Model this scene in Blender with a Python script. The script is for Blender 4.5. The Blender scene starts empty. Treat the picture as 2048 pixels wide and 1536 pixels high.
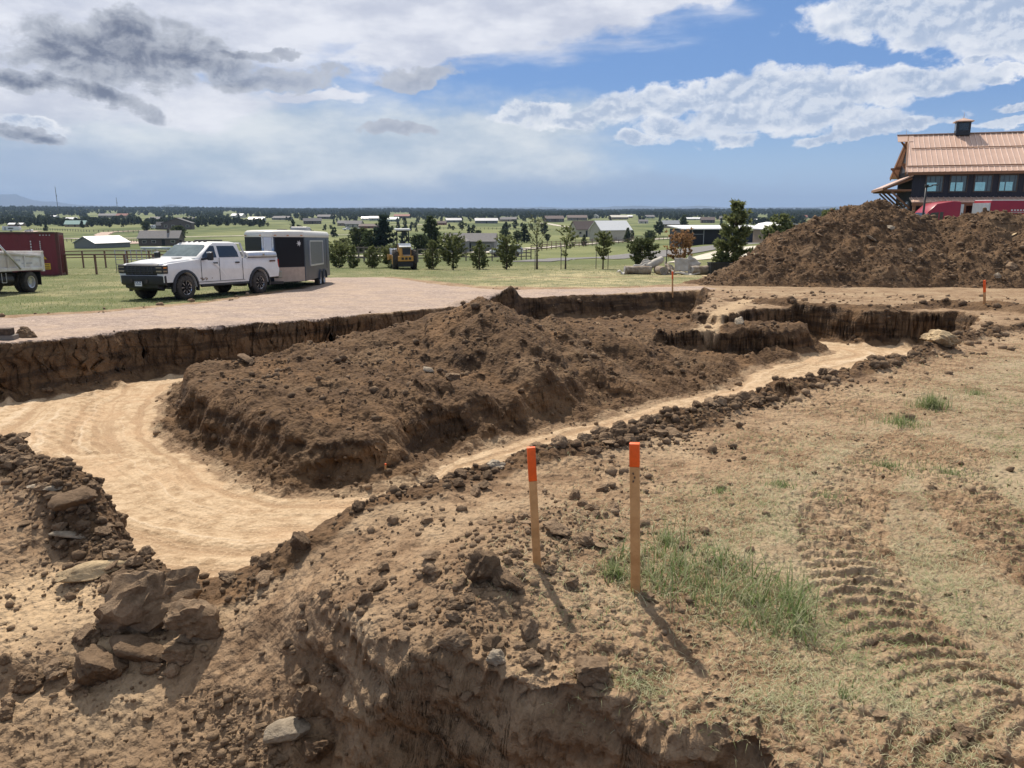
import bpy, bmesh, math, random
import numpy as np
from mathutils import Vector, Matrix, Euler
SC = bpy.context.scene
COL = SC.collection
R = math.radians
# ------------------------------------------------------------------ camera
PITCH = R(12.8); EYE = 1.75; FPX = 1536.0
cam = bpy.data.cameras.new('camera'); cam.lens = 27.0; cam.sensor_width = 36.0
cam.clip_start = 0.05; cam.clip_end = 60000
camo = bpy.data.objects.new('camera', cam); COL.objects.link(camo)
camo.location = (0, 0, EYE); camo.rotation_euler = (R(90) - PITCH, 0, 0)
SC.camera = camo
# ------------------------------------------------------------------ light
SUN_AZ, SUN_EL = R(-20), R(52)
sl = bpy.data.lights.new('sun', 'SUN'); sl.energy = 5.0; sl.angle = R(1.0); sl.color = (1.0, 0.905, 0.79)
so = bpy.data.objects.new('sun', sl); COL.objects.link(so)
sd = Vector((math.sin(SUN_AZ) * math.cos(SUN_EL), math.cos(SUN_AZ) * math.cos(SUN_EL), math.sin(SUN_EL)))
so.rotation_euler = sd.to_track_quat('Z', 'Y').to_euler(); so.location = sd * 100
SC.view_settings.view_transform = 'Standard'; SC.view_settings.look = 'None'
SC.view_settings.gamma = 1; SC.view_settings.exposure = 0.24
SC.cycles.max_bounces = 5; SC.cycles.transparent_max_bounces = 8
SC.cycles.volume_bounces = 0
SC.cycles.use_denoising = True

def pixdir(px, py):
    r = (px - 1024) / FPX; u = (768 - py) / FPX
    s, c = math.sin(PITCH), math.cos(PITCH)
    return Vector((r, c + s * u, -s + c * u))
def azel(px, py):
    d = pixdir(px, py).normalized()
    return math.atan2(d.x, d.y), math.asin(d.z)

class NT:
    """small helper round a node tree"""
    def __init__(s, tree): s.t = tree; s.n = tree.nodes; s.l = tree.links
    def node(s, typ, **kw):
        n = s.n.new(typ)
        for k, v in kw.items(): setattr(n, k, v)
        return n
    def put(s, sock, v):
        if isinstance(v, bpy.types.NodeSocket): s.l.new(v, sock)
        elif isinstance(v, (tuple, list)) and len(v) == 3 and sock.type == 'RGBA': sock.default_value = (*v, 1)
        else: sock.default_value = v
    def math(s, op, a, b=0.0, c=None, clamp=False):
        n = s.node('ShaderNodeMath', operation=op, use_clamp=clamp)
        s.put(n.inputs[0], a); s.put(n.inputs[1], b)
        if c is not None: s.put(n.inputs[2], c)
        return n.outputs[0]
    def vmath(s, op, a, b=None):
        n = s.node('ShaderNodeVectorMath', operation=op); s.put(n.inputs[0], a)
        if b is not None:
            if op == 'SCALE': s.put(n.inputs[3], b)
            else: s.put(n.inputs[1], b)
        return n.outputs['Value'] if op in ('LENGTH', 'DOT_PRODUCT') else n.outputs[0]
    def noise(s, vec, scale, detail=3, rough=0.55, dist=0.0, color=False):
        n = s.node('ShaderNodeTexNoise'); s.put(n.inputs['Vector'], vec)
        n.inputs['Scale'].default_value = scale; n.inputs['Detail'].default_value = detail
        n.inputs['Roughness'].default_value = rough; n.inputs['Distortion'].default_value = dist
        return n.outputs['Color' if color else 'Fac']
    def voro(s, vec, scale, out='Distance', feature='F1', rnd=1.0):
        n = s.node('ShaderNodeTexVoronoi', feature=feature); s.put(n.inputs['Vector'], vec)
        n.inputs['Scale'].default_value = scale; n.inputs['Randomness'].default_value = rnd
        return n.outputs[out]
    def ramp(s, v, lo, hi, a=0.0, b=1.0, smooth=True):
        n = s.node('ShaderNodeMapRange', interpolation_type='SMOOTHSTEP' if smooth else 'LINEAR')
        s.put(n.inputs[0], v); s.put(n.inputs[1], lo); s.put(n.inputs[2], hi); s.put(n.inputs[3], a); s.put(n.inputs[4], b)
        return n.outputs[0]
    def mix(s, f, a, b, blend='MIX'):
        n = s.node('ShaderNodeMix', data_type='RGBA', blend_type=blend, clamp_factor=True)
        s.put(n.inputs[0], f); s.put(n.inputs[6], a); s.put(n.inputs[7], b)
        return n.outputs[2]
    def map(s, vec, loc=(0, 0, 0), rot=(0, 0, 0), scale=(1, 1, 1), typ='POINT'):
        n = s.node('ShaderNodeMapping', vector_type=typ); s.put(n.inputs[0], vec)
        n.inputs['Location'].default_value = loc; n.inputs['Rotation'].default_value = rot; n.inputs['Scale'].default_value = scale
        return n.outputs[0]
    def xyz(s, x, y, z):
        n = s.node('ShaderNodeCombineXYZ'); s.put(n.inputs[0], x); s.put(n.inputs[1], y); s.put(n.inputs[2], z)
        return n.outputs[0]
    def sep(s, v):
        n = s.node('ShaderNodeSeparateXYZ'); s.put(n.inputs[0], v); return n.outputs
    def attr(s, name):
        n = s.node('ShaderNodeAttribute', attribute_name=name); return n

# ------------------------------------------------------------------ world sky with clouds
W = bpy.data.worlds.new('World'); SC.world = W; W.use_nodes = True
W.node_tree.nodes.clear(); T = NT(W.node_tree)
SKYS = 0.1
def cl(r, g, b): return (r / SKYS * .88, g / SKYS * .88, b / SKYS * .88)
tc = T.node('ShaderNodeTexCoord').outputs['Generated']
sky = T.node('ShaderNodeTexSky', sky_type='NISHITA', sun_disc=False, sun_elevation=SUN_EL, sun_rotation=SUN_AZ % (2 * math.pi),
             altitude=2200, air_density=1.0, dust_density=0.6, ozone_density=1.5)
sx, sy, sz = T.sep(tc)
az = T.math('ARCTAN2', sx, sy); el = T.math('ARCSINE', sz)
P0 = T.xyz(az, el, 0.0)
wn = T.noise(T.map(P0, scale=(1, 1.6, 1)), 9, 5, 0.6, color=True)
wv = T.vmath('SCALE', T.vmath('SUBTRACT', wn, (0.5, 0.5, 0.5)), 0.075)
P = T.vmath('ADD', P0, wv)
def blobs(vec, lst):
    out = None
    for b in lst:
        x, y, rx, ry = b[:4]; rot = R(b[4]) if len(b) > 4 else 0
        a, e = azel(x, y)
        m = T.map(vec, (a, e, 0), (0, 0, rot), (rx / FPX, ry / FPX, 1), 'TEXTURE')
        ln = T.vmath('LENGTH', m)
        out = ln if out is None else T.math('MINIMUM', out, ln)
    return T.math('SUBTRACT', 1.0, out)
nbig = T.noise(T.map(P0, scale=(1, 2.6, 1)), 7, 6, 0.6)
ncum = T.noise(T.map(P0, scale=(1, 1.35, 1)), 26, 9, 0.62, 0.25)
ncum2 = T.noise(T.map(P0, loc=(0.004, -0.0085, 0), scale=(1, 1.35, 1)), 26, 9, 0.62, 0.25)
nstr = T.noise(T.map(P0, rot=(0, 0, R(-9)), scale=(1, 5, 1)), 6, 5, 0.55)
# blue gradient seen through the gaps, paler towards the horizon
blue = T.mix(T.ramp(el, -0.02, 0.16), cl(0.36, 0.50, 0.68), cl(0.125, 0.27, 0.60))
base = T.mix(0.75, sky.outputs[0], blue)
base = T.mix(T.ramp(el, 0.0, 0.08, 0.9, 0.0), base, cl(0.36, 0.50, 0.72))
# low rain-veil haze
H = blobs(P, [(450, 300, 560, 120), (900, 300, 360, 95), (120, 250, 400, 90), (1040, 255, 230, 52, 8), (1100, 335, 120, 50)])
hz = T.ramp(T.math('ADD', H, T.math('MULTIPLY', T.math('SUBTRACT', nbig, 0.5), 0.9)), -0.30, 0.55)
hcol = T.mix(T.ramp(nbig, .3, .7), cl(0.46, 0.55, 0.65), cl(0.80, 0.83, 0.84))
base = T.mix(T.math('MULTIPLY', hz, 0.93), base, hcol)
RB = blobs(P, [(20, 325, 330, 62), (360, 398, 520, 30), (1150, 380, 600, 40)])
rb = T.ramp(T.math('ADD', RB, T.math('MULTIPLY', T.math('SUBTRACT', nstr, 0.5), 0.7)), -0.1, 0.75)
base = T.mix(T.math('MULTIPLY', rb, 0.8), base, cl(0.37, 0.47, 0.63))
# high veil
V = blobs(P, [(500, -60, 950, 190, 0), (0, 110, 430, 140), (1100, 22, 450, 62, 7), (1330, -12, 260, 40, 8), (850, 92, 270, 44, 7),
              (2200, -300, 800, 150), (620, 190, 140, 16, 4), (330, 190, 260, 60)])
vz = T.ramp(T.math('ADD', V, T.math('MULTIPLY', T.math('SUBTRACT', nstr, 0.5), 1.0)), 0.02, 0.42)
vcol = T.mix(T.ramp(nbig, 0.35, 0.65), cl(0.58, 0.61, 0.71), cl(0.86, 0.87, 0.92))
base = T.mix(T.math('MULTIPLY', vz, 0.94), base, vcol)
# unseen bright veil added overhead and behind the camera to whiten the ambient light
over = T.math('MULTIPLY', T.ramp(el, .30, .55), T.ramp(nbig, .30, .62, .35, .95))
base = T.mix(over, base, cl(.74, .73, .72))
# cumulus
CL = [(1330, 195, 120, 36), (1470, 185, 150, 38), (1640, 195, 200, 40, 3), (1820, 155, 180, 34, 8), (1980, 132, 70, 14), (1560, 238, 240, 42),
      (1330, 250, 85, 34), (1255, 285, 50, 20), (1475, 283, 46, 17), (1650, 288, 60, 12, 8), (1760, 262, 130, 14, 10), (1850, 25, 240, 58), (1730, 40, 120, 32),
      (2050, 40, 200, 60), (1940, 105, 40, 8), (1240, 215, 110, 28, 10), (2030, 210, 50, 9), (1990, 245, 60, 10), (1150, 235, 120, 24), (60, 245, 80, 16, -10), (1060, 222, 90, 18, 4)]
C0 = blobs(P, CL)
cd = T.math('ADD', C0, T.math('MULTIPLY', T.math('SUBTRACT', ncum, 0.5), 1.5))
cz = T.ramp(cd, 0.00, 0.36)
cup = T.math('ADD', T.math('MULTIPLY', C0, 1.1), T.math('MULTIPLY', T.math('SUBTRACT', T.noise(T.map(P0, loc=(0, .012, 0), scale=(1, 1.7, 1)), 13, 5, .5), 0.5), 1.7))
under = T.ramp(cup, -0.05, 0.75)
lit = T.ramp(T.math('SUBTRACT', ncum2, ncum), -0.09, 0.10)
thick = T.ramp(cd, 0.30, 1.0)
ccol = T.mix(T.math('MULTIPLY', under, 0.92), cl(0.90, 0.91, 0.94), cl(0.40, 0.49, 0.65))
ccol = T.mix(T.math('MULTIPLY', lit, 0.50), ccol, cl(1.0, 1.0, 1.0))
base = T.mix(T.math('MULTIPLY', cz, 0.9), base, ccol)
# dark clouds
DK = [(235, 100, 185, 74), (250, 60, 80, 50), (370, 105, 150, 36, -6), (110, 95, 120, 30), (235, 62, 50, 44), (60, 150, 110, 22, -12), (190, 190, 110, 24, -16), (545, 152, 150, 30, 3), (830, 150, 92, 26, 2), (480, 98, 90, 9), (560, 95, 50, 8),
      (40, 262, 90, 14, -6), (800, 268, 90, 16, -3)]
D0 = blobs(P, DK)
dd = T.math('ADD', D0, T.math('MULTIPLY', T.math('SUBTRACT', ncum, 0.5), 1.25))
dz = T.ramp(dd, 0.06, 0.32)
right = T.ramp(az, azel(380, 100)[0], azel(600, 100)[0])
dcol = T.mix(T.ramp(dd, 0.1, 0.9), cl(0.50, 0.53, 0.60), T.mix(right, cl(0.13, 0.155, 0.225), cl(0.40, 0.43, 0.51)))
dcol = T.mix(T.math('MULTIPLY', lit, 0.30), dcol, cl(0.62, 0.64, 0.68))
base = T.mix(T.math('MULTIPLY', dz, 0.92), base, dcol)
bg = T.node('ShaderNodeBackground'); T.put(bg.inputs[0], base); bg.inputs[1].default_value = SKYS
wo = T.node('ShaderNodeOutputWorld'); T.l.new(bg.outputs[0], wo.inputs[0])
# ------------------------------------------------------------------ numpy noise
def _h(ix, iy, seed):
    n = (ix.astype(np.int64) * 374761393 + iy.astype(np.int64) * 668265263 + seed * 974634777) & 0xffffffff
    n = ((n ^ (n >> 13)) * 1274126177) & 0xffffffff
    return (n ^ (n >> 16)) & 0xffffffff
def pn(x, y, seed=0):
    """2-D gradient noise, about -1..1"""
    ix = np.floor(x); iy = np.floor(y); fx = x - ix; fy = y - iy
    u = fx * fx * fx * (fx * (fx * 6 - 15) + 10); v = fy * fy * fy * (fy * (fy * 6 - 15) + 10)
    def g(dx, dy):
        a = _h(ix + dx, iy + dy, seed) * (2 * math.pi / 4294967296.0)
        return np.cos(a) * (fx - dx) + np.sin(a) * (fy - dy)
    a = g(0, 0); b = g(1, 0); c = g(0, 1); d = g(1, 1)
    return 1.45 * (a + u * (b - a) + v * ((c + u * (d - c)) - (a + u * (b - a))))
def fbm(x, y, oct=4, seed=0, gain=0.5):
    s = 0; a = 1.0; f = 1.0
    for o in range(oct):
        s = s + a * pn(x * f + 17.3 * o, y * f - 9.1 * o, seed + o); a *= gain; f *= 2.03
    return s
def lumps(x, y, seed=0, keep=1.0):
    """rounded clods: 0 between them, up to 1 on top"""
    ix = np.floor(x); iy = np.floor(y); best = np.zeros_like(x)
    for dx in (-1, 0, 1):
        for dy in (-1, 0, 1):
            cx = ix + dx; cy = iy + dy
            h1 = _h(cx, cy, seed) / 4294967296.0; h2 = _h(cx, cy, seed + 7) / 4294967296.0; h3 = _h(cx, cy, seed + 13) / 4294967296.0
            rad = np.where(h3 < keep, 0.32 + 0.5 * ((h3 * 7.3) % 1), 1e-3)
            asp = 0.65 + 0.7 * ((h3 * 3.7) % 1)
            ddx = (x - cx - h1) * asp; ddy = (y - cy - h2) / asp
            q = 1 - (ddx ** 2 + ddy ** 2) / rad ** 2
            best = np.maximum(best, np.sqrt(np.clip(q, 0, 1)) * rad)
    return best
def ss(a, b, x):
    t = np.clip((x - a) / (b - a), 0, 1); return t * t * (3 - 2 * t)
def sdf(poly, X, Y):
    """signed distance, positive inside"""
    d = np.full(X.shape, 1e9); ins = np.zeros(X.shape, bool); n = len(poly)
    for i in range(n):
        ax, ay = poly[i]; bx, by = poly[(i + 1) % n]
        ex, ey = bx - ax, by - ay; wx, wy = X - ax, Y - ay
        t = np.clip((wx * ex + wy * ey) / (ex * ex + ey * ey + 1e-12), 0, 1)
        d = np.minimum(d, (wx - ex * t) ** 2 + (wy - ey * t) ** 2)
        c = ((ay <= Y) & (by > Y)) | ((by <= Y) & (ay > Y))
        xi = ax + (Y - ay) / (by - ay + 1e-12) * ex
        ins ^= c & (X < xi)
    d = np.sqrt(d); return np.where(ins, d, -d)
def pline(pts, X, Y):
    """distance to a polyline, the along-line parameter's interpolated 3rd value, signed side and arc length"""
    d = np.full(X.shape, 1e9); val = np.zeros(X.shape); arc = np.zeros(X.shape); side = np.zeros(X.shape); L = 0
    for (ax, ay, az_), (bx, by, bz_) in zip(pts[:-1], pts[1:]):
        ex, ey = bx - ax, by - ay; wx, wy = X - ax, Y - ay; ll = math.hypot(ex, ey)
        t = np.clip((wx * ex + wy * ey) / (ll * ll + 1e-12), 0, 1)
        q = np.hypot(wx - ex * t, wy - ey * t); m = q < d
        d = np.where(m, q, d); val = np.where(m, az_ + (bz_ - az_) * t, val); arc = np.where(m, L + t * ll, arc)
        side = np.where(m, (ex * wy - ey * wx) / ll, side); L += ll
    return d, val, side, arc
def tps(pts):
    """thin-plate spline through (x, y, z) points"""
    p = np.array(pts, float); n = len(p); d = np.hypot(p[:, None, 0] - p[None, :, 0], p[:, None, 1] - p[None, :, 1])
    K = np.where(d > 0, d * d * np.log(d + 1e-12), 0) + np.eye(n) * 0.02
    Q = np.c_[np.ones(n), p[:, :2]]; A = np.zeros((n + 3, n + 3)); A[:n, :n] = K; A[:n, n:] = Q; A[n:, :n] = Q.T
    w = np.linalg.solve(A, np.r_[p[:, 2], 0, 0, 0])
    def f(X, Y):
        z = w[n] + w[n + 1] * X + w[n + 2] * Y
        for i in range(n):
            r2 = (X - p[i, 0]) ** 2 + (Y - p[i, 1]) ** 2
            z = z + w[i] * 0.5 * r2 * np.log(r2 + 1e-12)
        return z
    return f
# ------------------------------------------------------------------ lie of the land
_HY = [-50, 3, 26.4, 59, 64, 100, 200, 300, 450, 700, 1200, 2500, 5000, 8000, 40000]
_HZ = [0, 0, -1.29, -2.65, -2.78, -4.55, -8.8, -11.2, -12.9, -14.0, -14.4, -13.0, -9.5, -8, -8]
_gy = np.concatenate([np.linspace(-50, 100, 601), np.geomspace(101, 40000, 500)])
_gz = np.interp(_gy, _HY, _HZ)
for _ in range(30): _gz[1:-1] = (_gz[:-2] + 2 * _gz[1:-1] + _gz[2:]) / 4
def base(X, Y):
    rr = np.hypot(X, Y)
    t = ss(60, 300, rr)
    yy = np.where(Y > 0, Y, 0) * (1 - t) + (rr * 0.93 + 0.07 * Y) * t
    z = np.interp(yy, _gy, _gz)
    z = z + 1.9 * ss(12, 24, X) * ss(38, 60, Y) * (1 - ss(110, 190, Y))
    far = ss(250, 900, rr)
    z = z + far * (2.2 * pn(X / 420, Y / 300, 3) + 1.0 * pn(X / 150, Y / 120, 4)) * (0.5 + 0.5 * ss(900, 3000, rr))
    z = z + ss(2000, 4300, rr) * (16 * np.clip(-X / np.maximum(Y, 1) * 1.5, 0, 1.2) + 7 * pn(X / 900, Y / 1500, 6)) * (Y > 0)
    z = z + 0.12 * ss(30, 60, Y) * pn(X / 9, Y / 7, 5)
    return z
def hitz(px, py, fn):
    """the point where the line of sight through a picture point meets the height function"""
    d = pixdir(px, py); lo = 0.8; t = lo; dt = 0.05; last = t
    while t < 20000:
        x, y, z = d.x * t, d.y * t, EYE + d.z * t
        if z < float(fn(np.array([x]), np.array([y]))[0]): break
        last = t; t += max(0.04, t * 0.01)
    a, b = last, t
    for _ in range(22):
        m = (a + b) / 2
        if EYE + d.z * m < float(fn(np.array([d.x * m]), np.array([d.y * m]))[0]): b = m
        else: a = m
    return d.x * b, d.y * b, EYE + d.z * b
def atz(px, py, z):
    d = pixdir(px, py); t = (z - EYE) / d.z; return d.x * t, d.y * t, z
def onG(lst): return [hitz(x, y, base)[:2] for x, y in lst]
def onF(lst):
    return [hitz(x, y, lambda X, Y: -(1.10 + 0.04 * Y))[:2] for x, y in lst]
def Fz(X, Y): return -(1.10 + 0.04 * Y)

S_PTS = [atz(*q) for q in [(1072, 1130, .06), (1271, 1185, .03), (1500, 1250, 0), (1150, 1000, .0), (1300, 1400, -.02), (1050, 1330, .02),
    (900, 1270, .0), (780, 1265, -.03), (850, 1150, .08), (720, 1180, -.02), (640, 1180, -.12), (600, 1100, -.2), (700, 1040, -.14), (850, 980, -.10),
    (560, 1200, -.28), (500, 1200, -.4), (480, 1165, -.45), (430, 1170, -.47), (380, 1160, -.44), (300, 1150, -.42), (250, 1150, -.46), (100, 1200, -.5),
    (0, 1250, -.5), (100, 1120, -.44), (170, 1005, -.22), (215, 1060, -.38), (60, 925, -.40), (0, 880, -.42), (100, 965, -.38), (-150, 1000, -.42), (-250, 1200, -.5), (-200, 900, -.42)]]
for x, y in [(-14, 8), (-10, 12), (-6, 17), (4, 6), (8, 6), (3, 9), (8, 12), (12, 8), (0, 20), (-12, 20), (10, 20), (20, 12), (4, 3), (2, 1), (6, 1), (12, 3), (-3, 0.5), (-8, 0.5), (0, 0), (0, 7.4)]:
    S_PTS.append((x, y, float(base(np.array([x]), np.array([y]))[0])))
S_F = tps(S_PTS)
PIT_F = tps([atz(*q) for q in [(200, 1450, -.66), (0, 1400, -.6), (0, 1536, -.7), (400, 1536, -.74), (500, 1400, -.57), (620, 1425, -.54), (750, 1500, -.72), (850, 1525, -.78),
    (690, 1350, -.44), (645, 1280, -.30), (735, 1320, -.52), (560, 1250, -.33), (300, 1330, -.54), (150, 1330, -.56), (0, 1300, -.55), (-200, 1300, -.56), (450, 1240, -.46), (900, 1900, -.95), (400, 1900, -.9), (-200, 1800, -.9)]]
    + [(0.6, 2.0, -1.0), (0.6, 1.4, -1.0), (-4, 1.3, -1), (-7, 2, -0.9)])
PITP = [atz(x, y, z)[:2] for x, y, z in [(-400, 1300, -.5), (0, 1325, -.5), (160, 1310, -.5), (330, 1290, -.48), (450, 1250, -.42), (580, 1235, -.3), (700, 1238, -.05), (780, 1285, 0), (850, 1300, 0), (950, 1345, 0),
    (1024, 1378, 0), (1139, 1390, 0), (1264, 1412, 0), (1334, 1455, 0), (1500, 1482, 0), (1520, 1540, 0)]] + [(0.80, 1.15), (-7, 1.15)]
TRP = onG([(-700, 770), (-300, 716), (0, 684), (150, 673), (270, 658), (420, 652), (530, 645), (650, 635), (775, 625), (850, 618), (930, 612), (1000, 603), (1040, 596), (1150, 590), (1250, 588), (1400, 580), (1425, 590),
           (1410, 606), (1385, 622), (1440, 632), (1505, 618), (1600, 613), (1740, 622), (1853, 622), (1930, 622), (1965, 632), (1950, 655)]) + \
      onG([(1937, 668), (1880, 696), (1740, 733), (1544, 787), (1404, 828), (1236, 882), (1096, 914), (956, 952), (850, 990)]) + \
      [atz(x, y, z)[:2] for x, y, z in [(735, 1005, -.12), (650, 1050, -.18), (595, 1100, -.22), (530, 1142, -.38), (480, 1166, -.45), (420, 1172, -.46), (330, 1152, -.43), (285, 1125, -.43), (240, 1085, -.42), (215, 1040, -.38), (190, 1000, -.28), (130, 990, -.35), (100, 958, -.38), (60, 920, -.40), (0, 872, -.42), (-200, 800, -.42), (-500, 860, -.42)]]
ISP = onF([(1652, 706), (1494, 739), (1432, 776), (1315, 801), (1141, 846), (956, 891), (860, 925), (805, 960), (750, 980), (600, 984), (525, 970), (465, 940), (400, 900), (350, 870), (335, 840), (345, 810), (372, 770)]) + \
      [atz(*q)[:2] for q in [(402, 742, -1.1), (480, 714, -.9), (560, 698, -.9), (700, 660, -.85), (860, 640, -.9), (1000, 632, -1.1), (1120, 640, -1.2), (1230, 645, -1.22), (1330, 645, -1.22), (1450, 643, -1.2), (1560, 645, -1.22), (1625, 652, -1.25), (1652, 672, -1.5)]]
I_PTS = [atz(*q) for q in [(600, 850, -.80), (400, 785, -.80), (500, 820, -.76), (860, 840, -.88), (720, 850, -.86), (1000, 800, -.95), (600, 750, -.82), (700, 700, -.80), (560, 705, -.85), (1200, 780, -1.45), (1300, 765, -1.55),
    (1400, 742, -1.62), (1200, 735, -1.38), (1330, 710, -1.5), (1480, 715, -1.72), (1200, 690, -1.25), (1260, 670, -1.2), (1560, 700, -1.75), (1000, 670, -.85), (800, 760, -.82), (420, 737, -.86), (560, 700, -.86), (700, 672, -.95), (850, 657, -1.0), (1000, 650, -1.05), (1120, 650, -1.2), (1230, 655, -1.25), (1330, 648, -1.25), (1450, 648, -1.25), (1560, 655, -1.25)]] + [(-.3, 26, -1.45), (5, 27, -1.5), (10, 26, -1.6), (-4, 22, -1.3), (0, 23, -1.35), (6, 23, -1.4), (-6, 19, -1.1), (-9, 17, -1.0), (3, 30, -1.6), (12, 22, -1.5)]
I_F = tps(I_PTS)
BLOCK = [atz(*q)[:2] for q in [(1285, 674, -1.16), (1400, 668, -1.16), (1500, 666, -1.16), (1636, 664, -1.2), (1632, 646, -1.16), (1500, 642, -1.12), (1300, 648, -1.1)]]
# spoil heaps on and round the island: ridge lines (x, y, crest height), slope, crest roundness
def rg(lst): return [atz(*q) for q in lst]
RIDGES = [(rg([(955, 598, .05), (985, 620, -.05)]), .74, .10), (rg([(985, 625, -.12), (1060, 720, -.70), (1120, 785, -1.0)]), .62, .2), (rg([(955, 604, -.02), (840, 640, -.42), (700, 690, -.74)]), .5, .3),
          (rg([(1150, 655, -.72), (1230, 668, -.88)]), .55, .25), (rg([(1020, 640, -.45), (1100, 640, -.55)]), .6, .2), (rg([(880, 800, -.86), (1180, 805, -1.1), (1260, 795, -1.28)]), .55, .15)]
GR = [([hitz(1075, 600, base)[:2] + (0.78,), hitz(1110, 596, base)[:2] + (0.40,)], .62, .12), ([hitz(1160, 600, base)[:2] + (0.28,), hitz(1260, 594, base)[:2] + (0.22,), hitz(1400, 583, base)[:2] + (0.2,)], .4, .1), ([hitz(900, 612, base)[:2] + (0.10,), hitz(1000, 602, base)[:2] + (0.3,), hitz(1040, 600, base)[:2] + (0.3,)], .5, .1),
      ([hitz(1480, 600, base)[:2] + (0.02,), hitz(1560, 610, base)[:2] + (0.16,), hitz(1740, 620, base)[:2] + (.10,), hitz(1900, 614, base)[:2] + (.16,), hitz(2010, 622, base)[:2] + (.25,), hitz(2200, 640, base)[:2] + (.2,)], .45, .1),
      ([hitz(1380, 568, base)[:2] + (.12,), hitz(1440, 560, base)[:2] + (.35,)], .4, .1)]
LIP = [p + (h,) for p, h in zip(onG([(2150, 650), (2000, 668), (1920, 684), (1860, 706), (1740, 742), (1544, 799), (1404, 842), (1236, 896), (1096, 932), (956, 968), (850, 1002)]), [.12, .13, .12, .09, .07, .06, .06, .06, .06, .05, .03])]
LIP += [atz(735, 1025, -.12)[:2] + (.04,), atz(600, 1110, -.2)[:2] + (.05,), atz(500, 1180, -.42)[:2] + (.09,), atz(400, 1190, -.46)[:2] + (.06,)]
LEFTB = [atz(-100, 905, -.42)[:2] + (.10,), atz(0, 905, -.42)[:2] + (.16,), atz(80, 980, -.4)[:2] + (.13,), atz(150, 1010, -.3)[:2] + (.14,), atz(180, 1080, -.4)[:2] + (.10,), atz(280, 1150, -.44)[:2] + (.06,)]
NEARR = [atz(880, 1290, .0)[:2] + (.05,), atz(950, 1210, .05)[:2] + (.10,), atz(1040, 1130, .05)[:2] + (.09,), atz(1180, 1090, .02)[:2] + (.05,)]
RAMPP = onG([(1385, 640), (1420, 622), (1480, 600), (1520, 597), (1500, 606), (1470, 620), (1440, 640)])
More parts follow.
